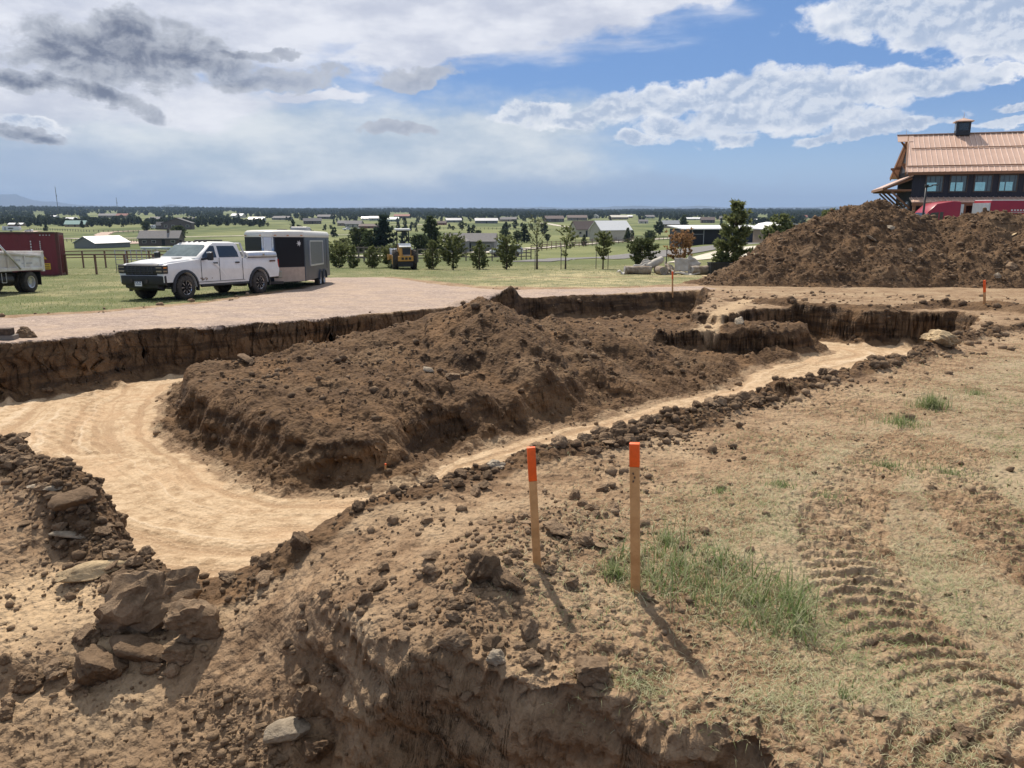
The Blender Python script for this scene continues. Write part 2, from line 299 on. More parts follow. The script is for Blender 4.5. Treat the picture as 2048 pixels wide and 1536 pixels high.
# ------------------------------------------------------------------ macro height raster
GX0, GX1, GY0, GY1, GS = -24.0, 30.0, 0.0, 46.0, 0.05
_x = np.arange(GX0, GX1 + GS / 2, GS); _y = np.arange(GY0, GY1 + GS / 2, GS)
MX, MY = np.meshgrid(_x, _y)
def smax(a, b, k):
    h = np.clip(0.5 + 0.5 * (a - b) / k, 0, 1); return b + (a - b) * h + k * h * (1 - h)
Q = 1.0
def macro():
    X, Y = MX, MY
    B = base(X, Y); wn_ = 1 - ss(7.0, 9.5, Y)
    S = B * (1 - wn_) + wn_ * np.clip(S_F(X, Y), -.9, .3)
    dp = sdf(PITP, X, Y)
    S = S + (np.minimum(PIT_F(X, Y), S + .05) - S) * ss(-0.03, 0.13, dp)
    for pts in (LIP, LEFTB, NEARR):
        d, v, _, _ = pline(pts, X, Y); S = S + v * np.exp(-(d / 0.22) ** 2)
    for pts, sl_, rd in GR:
        d, v, _, _ = pline(pts, X, Y); S = S + np.clip(v - sl_ * (np.sqrt(d * d + rd * rd) - rd), 0, None)
    F = Fz(X, Y); dT = sdf(TRP, X, Y)
    bw = np.clip(0.50 + 0.25 * ss(24, 28, Y) + 0.28 * pn(X / 1.3, Y / 1.3, 8) + .14 * pn(X / .45, Y / .45, 18), .2, 1.3)
    t = np.clip(dT / bw, 0, 1); prof = 0.78 * ss(0, 0.55, t) + 0.22 * ss(0.2, 1, t)
    ramp = ss(-.5, .4, sdf(RAMPP, X, Y))
    F2 = F + (S - .25 - F) * ramp * ss(0, 1, (Y - 20) / 4)
    Z = S + (np.minimum(F2, S) - S) * prof
    tl2 = np.clip(.20 + .18 * pn(X / .8, Y / .8, 27) + .10 * pn(X / .3, Y / .3, 28) - .42 * (dT - .1), 0, .42) * (dT > 0.02) * ss(8, 10, Y)
    Z = np.where(dT > 0.02, np.minimum(np.maximum(Z, F + tl2), S + .02), Z)
    dI = sdf(ISP, X, Y)
    top = np.clip(I_F(X, Y), -1.78, -.74)
    top = np.maximum(top, -1.9 + .78 * ss(-.06, .24, sdf(BLOCK, X + .12 * pn(X * 2, Y * 2, 77), Y + .12 * pn(X * 2 + 9, Y * 2, 78))))
    for pts, sl_, rd in RIDGES:
        d, v, _, _ = pline(pts, X, Y); top = smax(top, v - sl_ * (np.sqrt(d * d + rd * rd) - rd), 0.06)
    bi = 0.55 + 0.2 * pn(X / 1.3, Y / 1.3, 9)
    t = np.clip(dI / bi, 0, 1); prof = 0.75 * ss(0, 0.75, t) + 0.25 * t
    # loose talus round the foot of the island
    tal = np.clip(0.10 + 0.08 * pn(X / .9, Y / .9, 12) + dI * 0.42, 0, .3) * (dI <= 0.4)
    ZI = F + np.maximum((np.maximum(top, F + .05) - F) * prof, tal)
    Z = np.where((dI > -.6) & (dT > 0), np.maximum(Z, ZI), Z)
    # masks
    floor = ss(0.38, 0.7, dT) * (1 - ss(-0.42, -0.12, dI)) * (Z < F + 0.12) * (1 - .9 * ss(22.5, 24.5, Y) * (1 - .5 * ss(.4, .9, pn(X * .5, Y * 1.2, 19))))
    isl = ss(-.25, 0.05, dI)
    bank = ss(-0.05, 0.10, dT) * (1 - ss(0.35, 0.7, dT))
    grav = ss(-.3, .3, sdf(GRAVP, X, Y)) * (1 - ss(-.05, 0.1, dT))
    dr_ = 0
    for pts, *_ in GR:
        d, v, _, _ = pline(pts, X, Y); dr_ = np.maximum(dr_, 1 - ss(.35, .8, d))
    for pts in (LIP, LEFTB):
        d, v, _, _ = pline(pts, X, Y); dr_ = np.maximum(dr_, (1 - ss(.10, .36, d)) * .85)
    d, v, _, _ = pline(NEARR, X, Y); dr_ = np.maximum(dr_, (1 - ss(.2, .8, d)) * .42)
    dark = np.clip(isl + ss(0.2, .5, dT) * ss(22.5, 24.5, Y) + bank + dr_ + ss(0.0, .15, dp) * .15, 0, 1)
    grass = ss(-.5, .8, sdf(GRASSL, X, Y)) * (1 - grav)
    grass = np.maximum(grass, 0.75 * ss(-1.2, 1.0, sdf(GRASSM, X, Y)) * (1 - grav))
    gn = ss(-.9, .9, sdf(GRASSN, X, Y))
    pitf = ss(.2, .5, dp)
    rmp = ss(-.2, .25, sdf(RAMPP, X, Y)); bench = np.maximum(ss(-.1, .2, sdf(BENCHP, X, Y)), rmp); dark = dark * (1 - rmp)
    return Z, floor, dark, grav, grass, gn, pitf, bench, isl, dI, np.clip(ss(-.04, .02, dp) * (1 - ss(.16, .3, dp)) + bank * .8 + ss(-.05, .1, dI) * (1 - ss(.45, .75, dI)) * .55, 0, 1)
GRAVP = onG([(-900, 760), (-400, 668), (0, 636), (200, 625), (400, 607), (520, 590), (600, 578), (655, 566), (560, 556), (560, 545), (690, 541), (780, 556), (900, 572), (1010, 580), (1200, 577), (1400, 572), (1430, 578), (1300, 584), (1060, 596), (950, 612), (800, 622), (500, 652), (0, 690), (-400, 732), (-900, 860)])
GRASSL = onG([(-1500, 700), (-400, 662), (0, 632), (200, 622), (400, 604), (520, 587), (600, 575), (648, 562), (560, 552), (560, 540)]) + [(-60, 46.5), (-60, 10)]
GRASSM = onG([(560, 540), (690, 538), (800, 556), (950, 572), (1100, 575), (1250, 574), (1400, 566), (1460, 556), (1500, 548)]) + [(30, 50), (-20, 50)]
GRASSN = [atz(x, y, z)[:2] for x, y, z in [(1230, 1120, 0), (1330, 1060, -.02), (1420, 970, -.1), (1600, 900, -.2), (1750, 840, -.3), (1850, 770, -.4), (1950, 730, -.6), (2200, 700, -.75), (3200, 1000, -.1), (3000, 1600, 0), (1900, 1700, 0), (1560, 1560, 0), (1500, 1440, 0), (1620, 1330, 0), (1560, 1280, 0), (1330, 1200, 0), (1200, 1180, 0)]]
BENCHP = [atz(x, y, -.5)[:2] for x, y in [(-500, 1230), (0, 1165), (120, 1140), (250, 1150), (240, 1190), (200, 1250), (60, 1290), (-60, 1330), (-500, 1400)]]
MR = macro()
def samp(k, X, Y):
    A = MR[k]; gx = np.clip((X - GX0) / GS, 0, A.shape[1] - 1.001); gy = np.clip((Y - GY0) / GS, 0, A.shape[0] - 1.001)
    ix = gx.astype(int); iy = gy.astype(int); fx = gx - ix; fy = gy - iy
    return (A[iy, ix] * (1 - fx) + A[iy, ix + 1] * fx) * (1 - fy) + (A[iy + 1, ix] * (1 - fx) + A[iy + 1, ix + 1] * fx) * fy
TRACKS = [[atz(x, y, 0)[:2] + (1,) for x, y in [(2400, 1640), (2150, 1500), (1960, 1400), (1830, 1290), (1740, 1190), (1690, 1100), (1680, 1020), (1710, 950), (1770, 890), (1850, 830)]],
          [atz(x, y, 0)[:2] + (1,) for x, y in [(2500, 1330), (2250, 1230), (2070, 1120), (1950, 1000), (1900, 920), (1920, 860)]],
          [atz(x, y, 0)[:2] + (1,) for x, y in [(2300, 1700), (2000, 1560), (1750, 1500), (1560, 1530)]]]
def worldland(X, Y, full=True, getsk=False):
    """height and masks for any point on the ground"""
    wx = 0.13 * fbm(X * 1.1, Y * 1.1, 3, 21) + 0.012 * pn(X * 9, Y * 9, 22); wy = 0.13 * fbm(X * 1.1 + 50, Y * 1.1, 3, 23) + 0.012 * pn(X * 9, Y * 9, 24)
    wf = 0.35 + 0.65 * ss(3, 7, Y)
    inr = ss(0, 1.5, X - GX0 - .5) * ss(0, 1.5, GX1 - X - .5) * ss(0, 3, GY1 - Y) * (Y > 0.02)
    b = base(X, Y)
    xs, ys = X + wx * wf, Y + wy * wf
    m = [samp(k, xs, ys) for k in range(9)]; dI = samp(9, X + wx * .6, Y + wy * .6); wall = samp(10, xs, ys) * inr
    Z = b + (m[0] - b) * inr
    floor, dark, grav, grass, gn, pitf, bench, isl = [q * inr for q in m[1:]]
    grass = np.where(inr < 1, np.maximum(grass, 1 - inr), grass)
    rough = np.clip(dark * 1.0 + 0.15, 0, 1) * (1 - .85 * floor) * (1 - grav * .8) * (1 - grass * .9) * inr
    near = 1 - ss(11, 20, Y)
    l1 = lumps(X * 2.6, Y * 2.6, 31, .55); l2 = lumps(X * 6.5, Y * 6.5, 32, .8); l3 = lumps(X * 15, Y * 15, 33, .9)
    plain = np.clip(1 - dark - floor - grav - grass, 0, 1)
    pk = ss(-.25, .5, pn(X * .8, Y * .8, 41))
    pk2 = ss(-.15, .35, pn(X * .55 + 7, Y * .55, 45) + .4 * pn(X * 1.7, Y * 1.7, 46))
    clod = (l1 * .16 * pk2 + l2 * .07 * (.25 + .75 * pk2) + l3 * .042) * rough * (0.3 + 0.7 * pk)
    clod = clod * (1 - .75 * wall)
    Z = Z + clod + rough * (0.045 + .05 * isl) * fbm(X * 1.6, Y * 1.6, 4, 44) + (0.012 * fbm(X * 3.1, Y * 3.1, 4, 42)) * (1 - floor * .5) * (Y < 60)
    if full: Z = Z + near * (1 - .85 * wall) * (lumps(X * 33, Y * 33, 34, .8) * .012 * rough + plain * (lumps(X * 20, Y * 20, 36, .5) * .034 * (pk * .8 + .2) * (1 - .5 * gn) + lumps(X * 48, Y * 48, 38, .8) * .011 + 0.005 * fbm(X * 30, Y * 30, 2, 37)))
    # wheel lines and cleat marks on the cut floor
    al = (X * .55 + Y * .83) + .6 * np.arctan2(Y - 10, X + 4)
    sk = pn(dI * 3.4, al * .22, 51) + .7 * pn(dI * 9.5, al * .35, 52) + .35 * pn(dI * 24, al * .8, 55)
    cleat = ss(.05, .35, pn(dI * 1.1 + 3, al * .25, 53)) * ss(7.5, 10, Y)
    Z = Z + floor * (0.020 * sk + 0.022 * cleat * np.abs(np.sin(al * 19 + 2.5 * pn(X * .7, Y * .7, 54) + dI * 3)) ** 2)
    sk = sk * floor + (1 - floor) * 0
    # cleat marks on the right
    for i, tr in enumerate(TRACKS):
        d, _, side, arc = pline(tr, X, Y)
        band = ss(0, .06, .27 - d) * (Y < 9) * (0.5 + .5 * ss(-.6, .1, pn(X * 1.5, Y * 1.5, 61)))
        ph = arc / .098 + 1.0 * (side / .27) ** 2 * (1 if i != 1 else -1) + .28 * pn(X * 4, Y * 4, 62)
        fr = ph % 1.0
        Z = Z + band * (0.032 * ss(0, .16, fr) * (1 - ss(.36, .68, fr)) * (0.8 + 0.35 * pn(X * 14, Y * 14, 63)) - 0.016); gn = gn * (1 - .55 * band)
    for (y0, x0, x1, w) in [(26.9, 4, 30, .3), (28.6, 2, 30, .3), (23.3, 6, 30, .3)]:
        band = ss(0, .1, w - np.abs(Y - y0 - .35 * np.sin(X * .2))) * (X > x0)
        Z = Z + band * inr * (0.05 * np.abs(np.sin(X * 9)) - .02)
    # strata ledges / slumps on banks
    Z = Z + np.where(isl > .2, 0.03 * fbm(X * 4.2, Y * 4.2, 3, 71), 0) * inr
    if getsk: return Z, floor, dark, grav, grass, gn, pitf, bench, sk
    return Z, floor, dark, grav, grass, gn, pitf, bench
def gz(x, y): return float(worldland(np.array([float(x)]), np.array([float(y)]))[0][0])
def hit(px, py): return hitz(px, py, lambda X, Y: worldland(X, Y, False)[0])
# ------------------------------------------------------------------ the sheet itself
def build_land():
    az_ = np.concatenate([np.linspace(-180, -44, 100)[:-1], np.linspace(-44, 44, int(1350 * Q)), np.linspace(44, 180, 100)[1:]])
    rs = [1.0]
    while rs[-1] < 30000:
        r = rs[-1]; st = .0020 / Q if 2.0 < r < 3.4 else .0036 / Q if r < 8 else .0026 / Q if r < 32 else .008 if r < 120 else .015 if r < 2500 else .05
        rs.append(r * (1 + st))
    rs = np.array([0.0, .4, .7] + rs); A, Rr = np.meshgrid(np.radians(az_), rs)
    X = (np.sin(A) * Rr).ravel(); Y = (np.cos(A) * Rr).ravel()
    Z, floor, dark, grav, grass, gn, pitf, bench, skv = worldland(X, Y, True, True)
    nr, nc = A.shape
    # push steep faces out sideways a little so banks are ragged
    G = Z.reshape(nr, nc); XX = X.reshape(nr, nc); YY = Y.reshape(nr, nc)
    dr = np.gradient(G, axis=0) / np.maximum(np.gradient(Rr, axis=0), 1e-3)
    steep = np.clip(np.abs(dr) - .5, 0, 2.5) * (Rr < 40) / 2.5
    n1 = fbm(XX * 3.2 + G * 2, G * 6 + YY, 4, 81)
    n2 = fbm(XX * 18, G * 26, 2, 82)
    sh = steep * (0.20 * n1 + 0.06 * n2) * np.clip(Rr / 8, .25, 1)
    YY = YY + sh; XX = XX + sh * .4
    co = np.stack([XX.ravel(), YY.ravel(), Z], 1)
    i = np.arange(nr - 1)[:, None] * nc + np.arange(nc - 1)[None, :]
    quads = np.stack([i, i + nc, i + nc + 1, i + 1], -1).reshape(-1, 4)
    cy = Y[quads].mean(1); q = lambda a: a[quads].mean(1)
    kind = np.zeros(len(quads), int)                      # 0 bare ground
    kind[(q(grav) > .5)] = 1
    kind[(q(floor) > .5)] = 2
    kind[(q(grass) > .5)] = 3
    rq = np.hypot(X, Y)[quads].mean(1); kind[(rq > 190)] = 4
    masks = dict(fl=floor, dk=dark, gv=grav, gs=grass, gn=gn, pf=pitf, bn=bench, sk=skv)
    for k, name in enumerate(['ground', 'gravel_road', 'trench_floor', 'meadow', 'valley_terrain']):
        qs = quads[kind == k]
        if not len(qs): continue
        used, inv = np.unique(qs.ravel(), return_inverse=True)
        me = bpy.data.meshes.new(name); me.vertices.add(len(used)); me.vertices.foreach_set('co', co[used].astype(np.float32).ravel())
        me.loops.add(len(inv)); me.loops.foreach_set('vertex_index', inv.astype(np.int32))
        me.polygons.add(len(qs)); me.polygons.foreach_set('loop_start', np.arange(0, len(inv), 4, dtype=np.int32)); me.polygons.foreach_set('loop_total', np.full(len(qs), 4, np.int32))
        me.polygons.foreach_set('use_smooth', np.ones(len(qs), bool))
        me.update(calc_edges=True)
        for mk, mv in masks.items():
            at_ = me.attributes.new(mk, 'FLOAT', 'POINT'); at_.data.foreach_set('value', mv[used].astype(np.float32))
        o = bpy.data.objects.new(name, me); COL.objects.link(o); o['kind'] = 'structure'; me.materials.append(M_EARTH)
def earth_mat():
    m = bpy.data.materials.new('earth'); m.use_nodes = True; m.node_tree.nodes.clear(); T = NT(m.node_tree)
    pos = T.node('ShaderNodeNewGeometry').outputs['Position']
    a = {k: T.attr(k).outputs['Fac'] for k in ('fl', 'dk', 'gv', 'gs', 'gn', 'pf', 'bn', 'sk')}
    n1 = T.noise(pos, 0.9, 5, .6); n2 = T.noise(pos, 5, 6, .65); n3 = T.noise(pos, 38, 4, .6); n4 = T.noise(pos, 0.22, 4, .6)
    dry = T.mix(T.ramp(n2, .35, .65), (.200, .128, .074), (.355, .247, .150))
    dry = T.mix(T.ramp(n1, .45, .66, 0, .75), dry, (.42, .315, .20))
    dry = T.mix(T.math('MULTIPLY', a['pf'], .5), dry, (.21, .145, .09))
    dry = T.mix(T.math('MULTIPLY', a['bn'], .85), dry, T.mix(n2, (.40, .28, .165), (.60, .45, .28)))
    fresh = T.mix(T.ramp(n2, .35, .68), (.078, .046, .025), (.165, .101, .053))
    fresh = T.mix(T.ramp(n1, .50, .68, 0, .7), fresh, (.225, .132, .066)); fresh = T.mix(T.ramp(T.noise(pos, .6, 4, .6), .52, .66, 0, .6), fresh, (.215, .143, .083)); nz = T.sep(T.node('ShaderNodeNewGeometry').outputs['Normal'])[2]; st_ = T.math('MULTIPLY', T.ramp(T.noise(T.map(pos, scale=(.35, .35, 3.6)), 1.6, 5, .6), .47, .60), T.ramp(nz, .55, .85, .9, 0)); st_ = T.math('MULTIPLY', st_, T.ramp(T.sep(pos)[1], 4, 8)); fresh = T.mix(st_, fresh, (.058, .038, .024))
    tan = T.mix(T.ramp(n2, .33, .62), (.35, .24, .14), (.54, .405, .26))
    tan = T.mix(T.ramp(T.math('ADD', a['sk'], T.math('MULTIPLY', n2, .8)), .75, 1.3, 0, .8), tan, (.60, .475, .33)); tan = T.mix(T.ramp(T.math('ADD', a['sk'], T.math('MULTIPLY', n2, -.8)), -.55, -1.05, 0, .75), tan, (.34, .225, .13))
    tan = T.mix(T.ramp(n1, .45, .66, 0, .5), tan, (.48, .32, .19))
    tan = T.mix(T.ramp(n3, .55, .7, 0, .4), tan, (.58, .46, .31))
    gsp = T.math('ADD', T.math('MULTIPLY', T.sep(T.voro(pos, 22, 'Color'))[0], .5), T.math('MULTIPLY', T.ramp(T.noise(pos, 7, 6, .8), .35, .65), .5))
    gravel = T.mix(gsp, (.20, .155, .135), (.60, .475, .385)); gravel = T.mix(T.ramp(T.noise(T.map(pos, scale=(1, 2.2, 1)), 1.6, 6, .7), .42, .60, 0, .55), gravel, (.30, .235, .195))
    gravel = T.mix(T.ramp(n1, .35, .6), T.mix(.5, gravel, (.53, .40, .29)), gravel)
    sy_ = T.sep(pos)
    stretch = T.noise(T.map(pos, scale=(1, 1, 1)), 9, 6, .7)
    g_dry = T.mix(stretch, (.27, .255, .145), (.15, .155, .07))
    g_grn = T.mix(stretch, (.075, .095, .032), (.15, .175, .065))
    far = T.ramp(sy_[1], 45, 75); yard = T.ramp(sy_[1], 24, 55)
    gmix = T.ramp(n4, .40, .60)
    left = T.ramp(sy_[0], -8, 3)
    meadow = T.mix(T.math('MULTIPLY', T.math('ADD', T.math('MULTIPLY', gmix, .5), T.math('MULTIPLY', left, .55)), T.math('SUBTRACT', 1.0, far)), g_grn, T.mix(T.ramp(n1, .4, .6), g_dry, (.42, .36, .2)))
    wild = T.noise(T.map(pos, scale=(1, .55, 1)), .012, 5, .6)
    valley = T.mix(T.ramp(wild, .40, .56), (.075, .105, .032), (.175, .195, .075))
    valley = T.mix(T.ramp(T.noise(pos, .05, 4, .6), .55, .7, 0, .45), valley, (.30, .29, .14))
    meadow = T.mix(T.ramp(sy_[1], 66, 120), meadow, valley)
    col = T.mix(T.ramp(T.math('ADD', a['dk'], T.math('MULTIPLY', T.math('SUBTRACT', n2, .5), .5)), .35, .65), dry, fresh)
    col = T.mix(T.ramp(T.math('ADD', a['fl'], T.math('MULTIPLY', T.math('SUBTRACT', n2, .5), .6)), .4, .62), col, tan)
    col = T.mix(T.ramp(T.math('ADD', a['gv'], T.math('MULTIPLY', T.math('SUBTRACT', n1, .5), .8)), .4, .6), col, gravel)
    col = T.mix(T.ramp(T.math('ADD', a['gs'], T.math('MULTIPLY', T.math('SUBTRACT', n1, .5), .9)), .4, .62), col, meadow)
    gnc = T.mix(T.ramp(n3, .35, .65), (.40, .33, .22), (.28, .24, .155))
    col = T.mix(T.ramp(T.math('ADD', T.math('MULTIPLY', a['gn'], .55), T.math('MULTIPLY', T.math('SUBTRACT', T.math('ADD', T.math('MULTIPLY', n1, .5), T.math('MULTIPLY', n2, .5)), .5), 1.8)), .30, .62, 0, .52), col, gnc)
    col = T.mix(T.ramp(n3, .3, .7, .22, 0), col, (.07, .05, .035))
    b = T.node('ShaderNodeBsdfPrincipled'); T.put(b.inputs['Base Color'], col); b.inputs['Roughness'].default_value = .95; b.inputs['Specular IOR Level'].default_value = .15
    soft = T.math('SUBTRACT', 1.0, T.math('MULTIPLY', T.math('ADD', a['fl'], a['gs']), .45))
    h = T.math('ADD', T.math('MULTIPLY', n2, .05), T.math('MULTIPLY', n3, .014))
    h = T.math('ADD', h, T.math('MULTIPLY', T.math('SUBTRACT', 1.0, T.voro(T.vmath('ADD', pos, T.vmath('SCALE', T.noise(pos, 30, 2, .5, color=True), .03)), 19, 'Distance')), .022))
    bm = T.node('ShaderNodeBump'); T.put(bm.inputs['Height'], T.math('MULTIPLY', h, soft)); bm.inputs['Distance'].default_value = 1.0; bm.inputs['Strength'].default_value = 1.0
    T.l.new(bm.outputs[0], b.inputs['Normal'])
    o = T.node('ShaderNodeOutputMaterial'); T.l.new(b.outputs[0], o.inputs[0]); return m
M_EARTH = earth_mat()
build_land()
# ------------------------------------------------------------------ building blocks
RND = random.Random(5); NR = np.random.default_rng(5)
class MB:
    """collects shapes; build() links them as ONE mesh object"""
    def __init__(s): s.v = []; s.f = []; s.sm = []
    def add(s, vs, fs, smooth=False):
        o = len(s.v); s.v += [tuple(v) for v in vs]; s.f += [tuple(i + o for i in f) for f in fs]; s.sm += [smooth] * len(fs); return s
    def box(s, c, d, rot=None, taper=1.0, bev=0.0):
        x, y, z = d[0] / 2, d[1] / 2, d[2] / 2
        if bev > 0:
            b = bev; vs = []
            bm_ = bmesh.new(); bmesh.ops.create_cube(bm_, size=1)
            for v in bm_.verts:
                k = taper if v.co.z > 0 else 1; v.co = Vector((v.co.x * d[0] * k, v.co.y * d[1] * k, v.co.z * d[2]))
            bmesh.ops.bevel(bm_, geom=bm_.edges[:], offset=b, segments=2, affect='EDGES', profile=.5)
            vs = [v.co.copy() for v in bm_.verts]; fs = [[v.index for v in f.verts] for f in bm_.faces]; bm_.free()
        else:
            vs = [Vector((a * x * (taper if e > 0 else 1), b_ * y * (taper if e > 0 else 1), e * z)) for e in (-1, 1) for b_ in (-1, 1) for a in (-1, 1)]
            fs = [(0, 2, 3, 1), (4, 5, 7, 6), (0, 1, 5, 4), (2, 6, 7, 3), (0, 4, 6, 2), (1, 3, 7, 5)]
        m = Euler(rot).to_matrix() if rot else None
        return s.add([(m @ v if m else v) + Vector(c) for v in vs], fs)
    def tube(s, p0, p1, r0, r1=None, n=10, caps=True, smooth=True):
        p0, p1 = Vector(p0), Vector(p1); r1 = r0 if r1 is None else r1
        q = (p1 - p0).to_track_quat('Z', 'Y'); vs = []
        for p, r in ((p0, r0), (p1, r1)):
            for i in range(n):
                a = 2 * math.pi * i / n; vs.append(p + q @ Vector((r * math.cos(a), r * math.sin(a), 0)))
        s.add(vs, [(i, (i + 1) % n, n + (i + 1) % n, n + i) for i in range(n)], smooth)
        if caps: o = len(s.v) - 2 * n; s.f += [tuple(o + i for i in reversed(range(n))), tuple(o + n + i for i in range(n))]; s.sm += [False, False]
        return s
    def bar(s, p0, p1, w, h):
        p0, p1 = Vector(p0), Vector(p1); d = p1 - p0; q = d.to_track_quat('X', 'Z'); L = d.length
        vs = [p0 + q @ Vector((a, b * w / 2, c * h / 2)) for a in (0, L) for b in (-1, 1) for c in (-1, 1)]
        return s.add(vs, [(0, 1, 3, 2), (4, 6, 7, 5), (0, 4, 5, 1), (2, 3, 7, 6), (0, 2, 6, 4), (1, 5, 7, 3)])
    def prism(s, prof, y0, y1, axis='y', smooth=False):
        """side outline (x, z) pulled from y0 to y1 (or (y, z) along x)"""
        n = len(prof); f = (lambda a, b, t: (a, t, b)) if axis == 'y' else (lambda a, b, t: (t, a, b))
        vs = [f(a, b, y0) for a, b in prof] + [f(a, b, y1) for a, b in prof]
        s.add(vs, [(i, (i + 1) % n, n + (i + 1) % n, n + i) for i in range(n)], smooth)
        o = len(s.v) - 2 * n; s.f += [tuple(o + i for i in reversed(range(n))), tuple(o + n + i for i in range(n))]; s.sm += [False] * 2
        return s
    def loft(s, rings, smooth=False, cap=True):
        n = len(rings[0]); o = len(s.v)
        for r in rings: s.v += [tuple(p) for p in r]
        for k in range(len(rings) - 1):
            for i in range(n): s.f.append((o + k * n + i, o + k * n + (i + 1) % n, o + (k + 1) * n + (i + 1) % n, o + (k + 1) * n + i)); s.sm.append(smooth)
        if cap:
            s.f += [tuple(o + i for i in reversed(range(n))), tuple(o + (len(rings) - 1) * n + i for i in range(n))]; s.sm += [False] * 2
        return s
    def quad(s, *p): return s.add(p, [tuple(range(len(p)))])
    def slab(s, pts, n, t):
        """a flat outline given a thickness t along n"""
        n = Vector(n).normalized() * t; a = [Vector(p) for p in pts]; b = [p + n for p in a]
        return s.loft([a, b])
    def build(s, name, mat, parent=None, label=None, cat=None, group=None, kind=None, bevel=0, seg=2):
        me = bpy.data.meshes.new(name); me.from_pydata(s.v, [], s.f); me.update()
        bm_ = bmesh.new(); bm_.from_mesh(me); bmesh.ops.recalc_face_normals(bm_, faces=bm_.faces)
        if bevel:
            es = [e for e in bm_.edges if len(e.link_faces) == 2 and e.calc_face_angle(0) > .5]
            bmesh.ops.bevel(bm_, geom=es, offset=bevel, segments=seg, affect='EDGES', profile=.6, clamp_overlap=True)
        bm_.to_mesh(me); bm_.free()
        if not bevel and any(s.sm):
            try: me.polygons.foreach_set('use_smooth', s.sm)
            except Exception: pass
        if bevel: me.polygons.foreach_set('use_smooth', [True] * len(me.polygons)); me.set_sharp_from_angle(angle=R(35))
        me.materials.append(mat); o = bpy.data.objects.new(name, me); COL.objects.link(o); o.parent = parent
        return tag(o, label, cat, group, kind)
def tag(o, label=None, cat=None, group=None, kind=None):
    if label: o['label'] = label
    if cat: o['category'] = cat
    if group: o['group'] = group
    if kind: o['kind'] = kind
    return o
def empty(name, loc=(0, 0, 0), rz=0, label=None, cat=None, group=None, tilt=None):
    o = bpy.data.objects.new(name, None); COL.objects.link(o); o.empty_display_size = .2
    o.location = loc; o.rotation_euler = (0, 0, rz)
    if tilt is not None:       # lie along the ground's slope
        n = Vector((-tilt[0], -tilt[1], 1)).normalized(); q = Vector((0, 0, 1)).rotation_difference(n)
        o.rotation_mode = 'QUATERNION'; o.rotation_quaternion = q @ Euler((0, 0, rz)).to_quaternion()
    return tag(o, label, cat, group)
def copy_tree(o, parent=None, kids=None):
    kids = kids or {}
    c = o.copy(); COL.objects.link(c); c.parent = parent
    for ch in o.children: copy_tree(ch, c)
    return c
def bz(x, y): return float(base(np.array([float(x)]), np.array([float(y)]))[0])
def slope(x, y, e=1.5): return ((bz(x + e, y) - bz(x - e, y)) / (2 * e), (bz(x, y + e) - bz(x, y - e)) / (2 * e))
def hb(px, py): return hitz(px, py, base)
# ------------------------------------------------------------------ materials
def pm(name, col, rough=.6, metal=0.0, var=.15, vs=3.0, col2=None, bump=0.0, bs=30, coat=0.0, spec=.5, thr=(.35, .65)):
    m = bpy.data.materials.new(name); m.use_nodes = True; t = NT(m.node_tree); b = m.node_tree.nodes['Principled BSDF']
    oc = t.node('ShaderNodeTexCoord').outputs['Object']
    c2 = col2 or tuple(max(0, c * (1 - var)) for c in col)
    n = t.noise(oc, vs, 5, .65)
    t.put(b.inputs['Base Color'], t.mix(t.ramp(n, *thr), c2, col))
    b.inputs['Roughness'].default_value = rough; b.inputs['Metallic'].default_value = metal
    b.inputs['Coat Weight'].default_value = coat; b.inputs['Specular IOR Level'].default_value = spec
    if bump:
        bm_ = t.node('ShaderNodeBump'); t.put(bm_.inputs['Height'], t.noise(oc, bs, 4, .6)); bm_.inputs['Distance'].default_value = bump; t.l.new(bm_.outputs[0], b.inputs['Normal'])
    return m
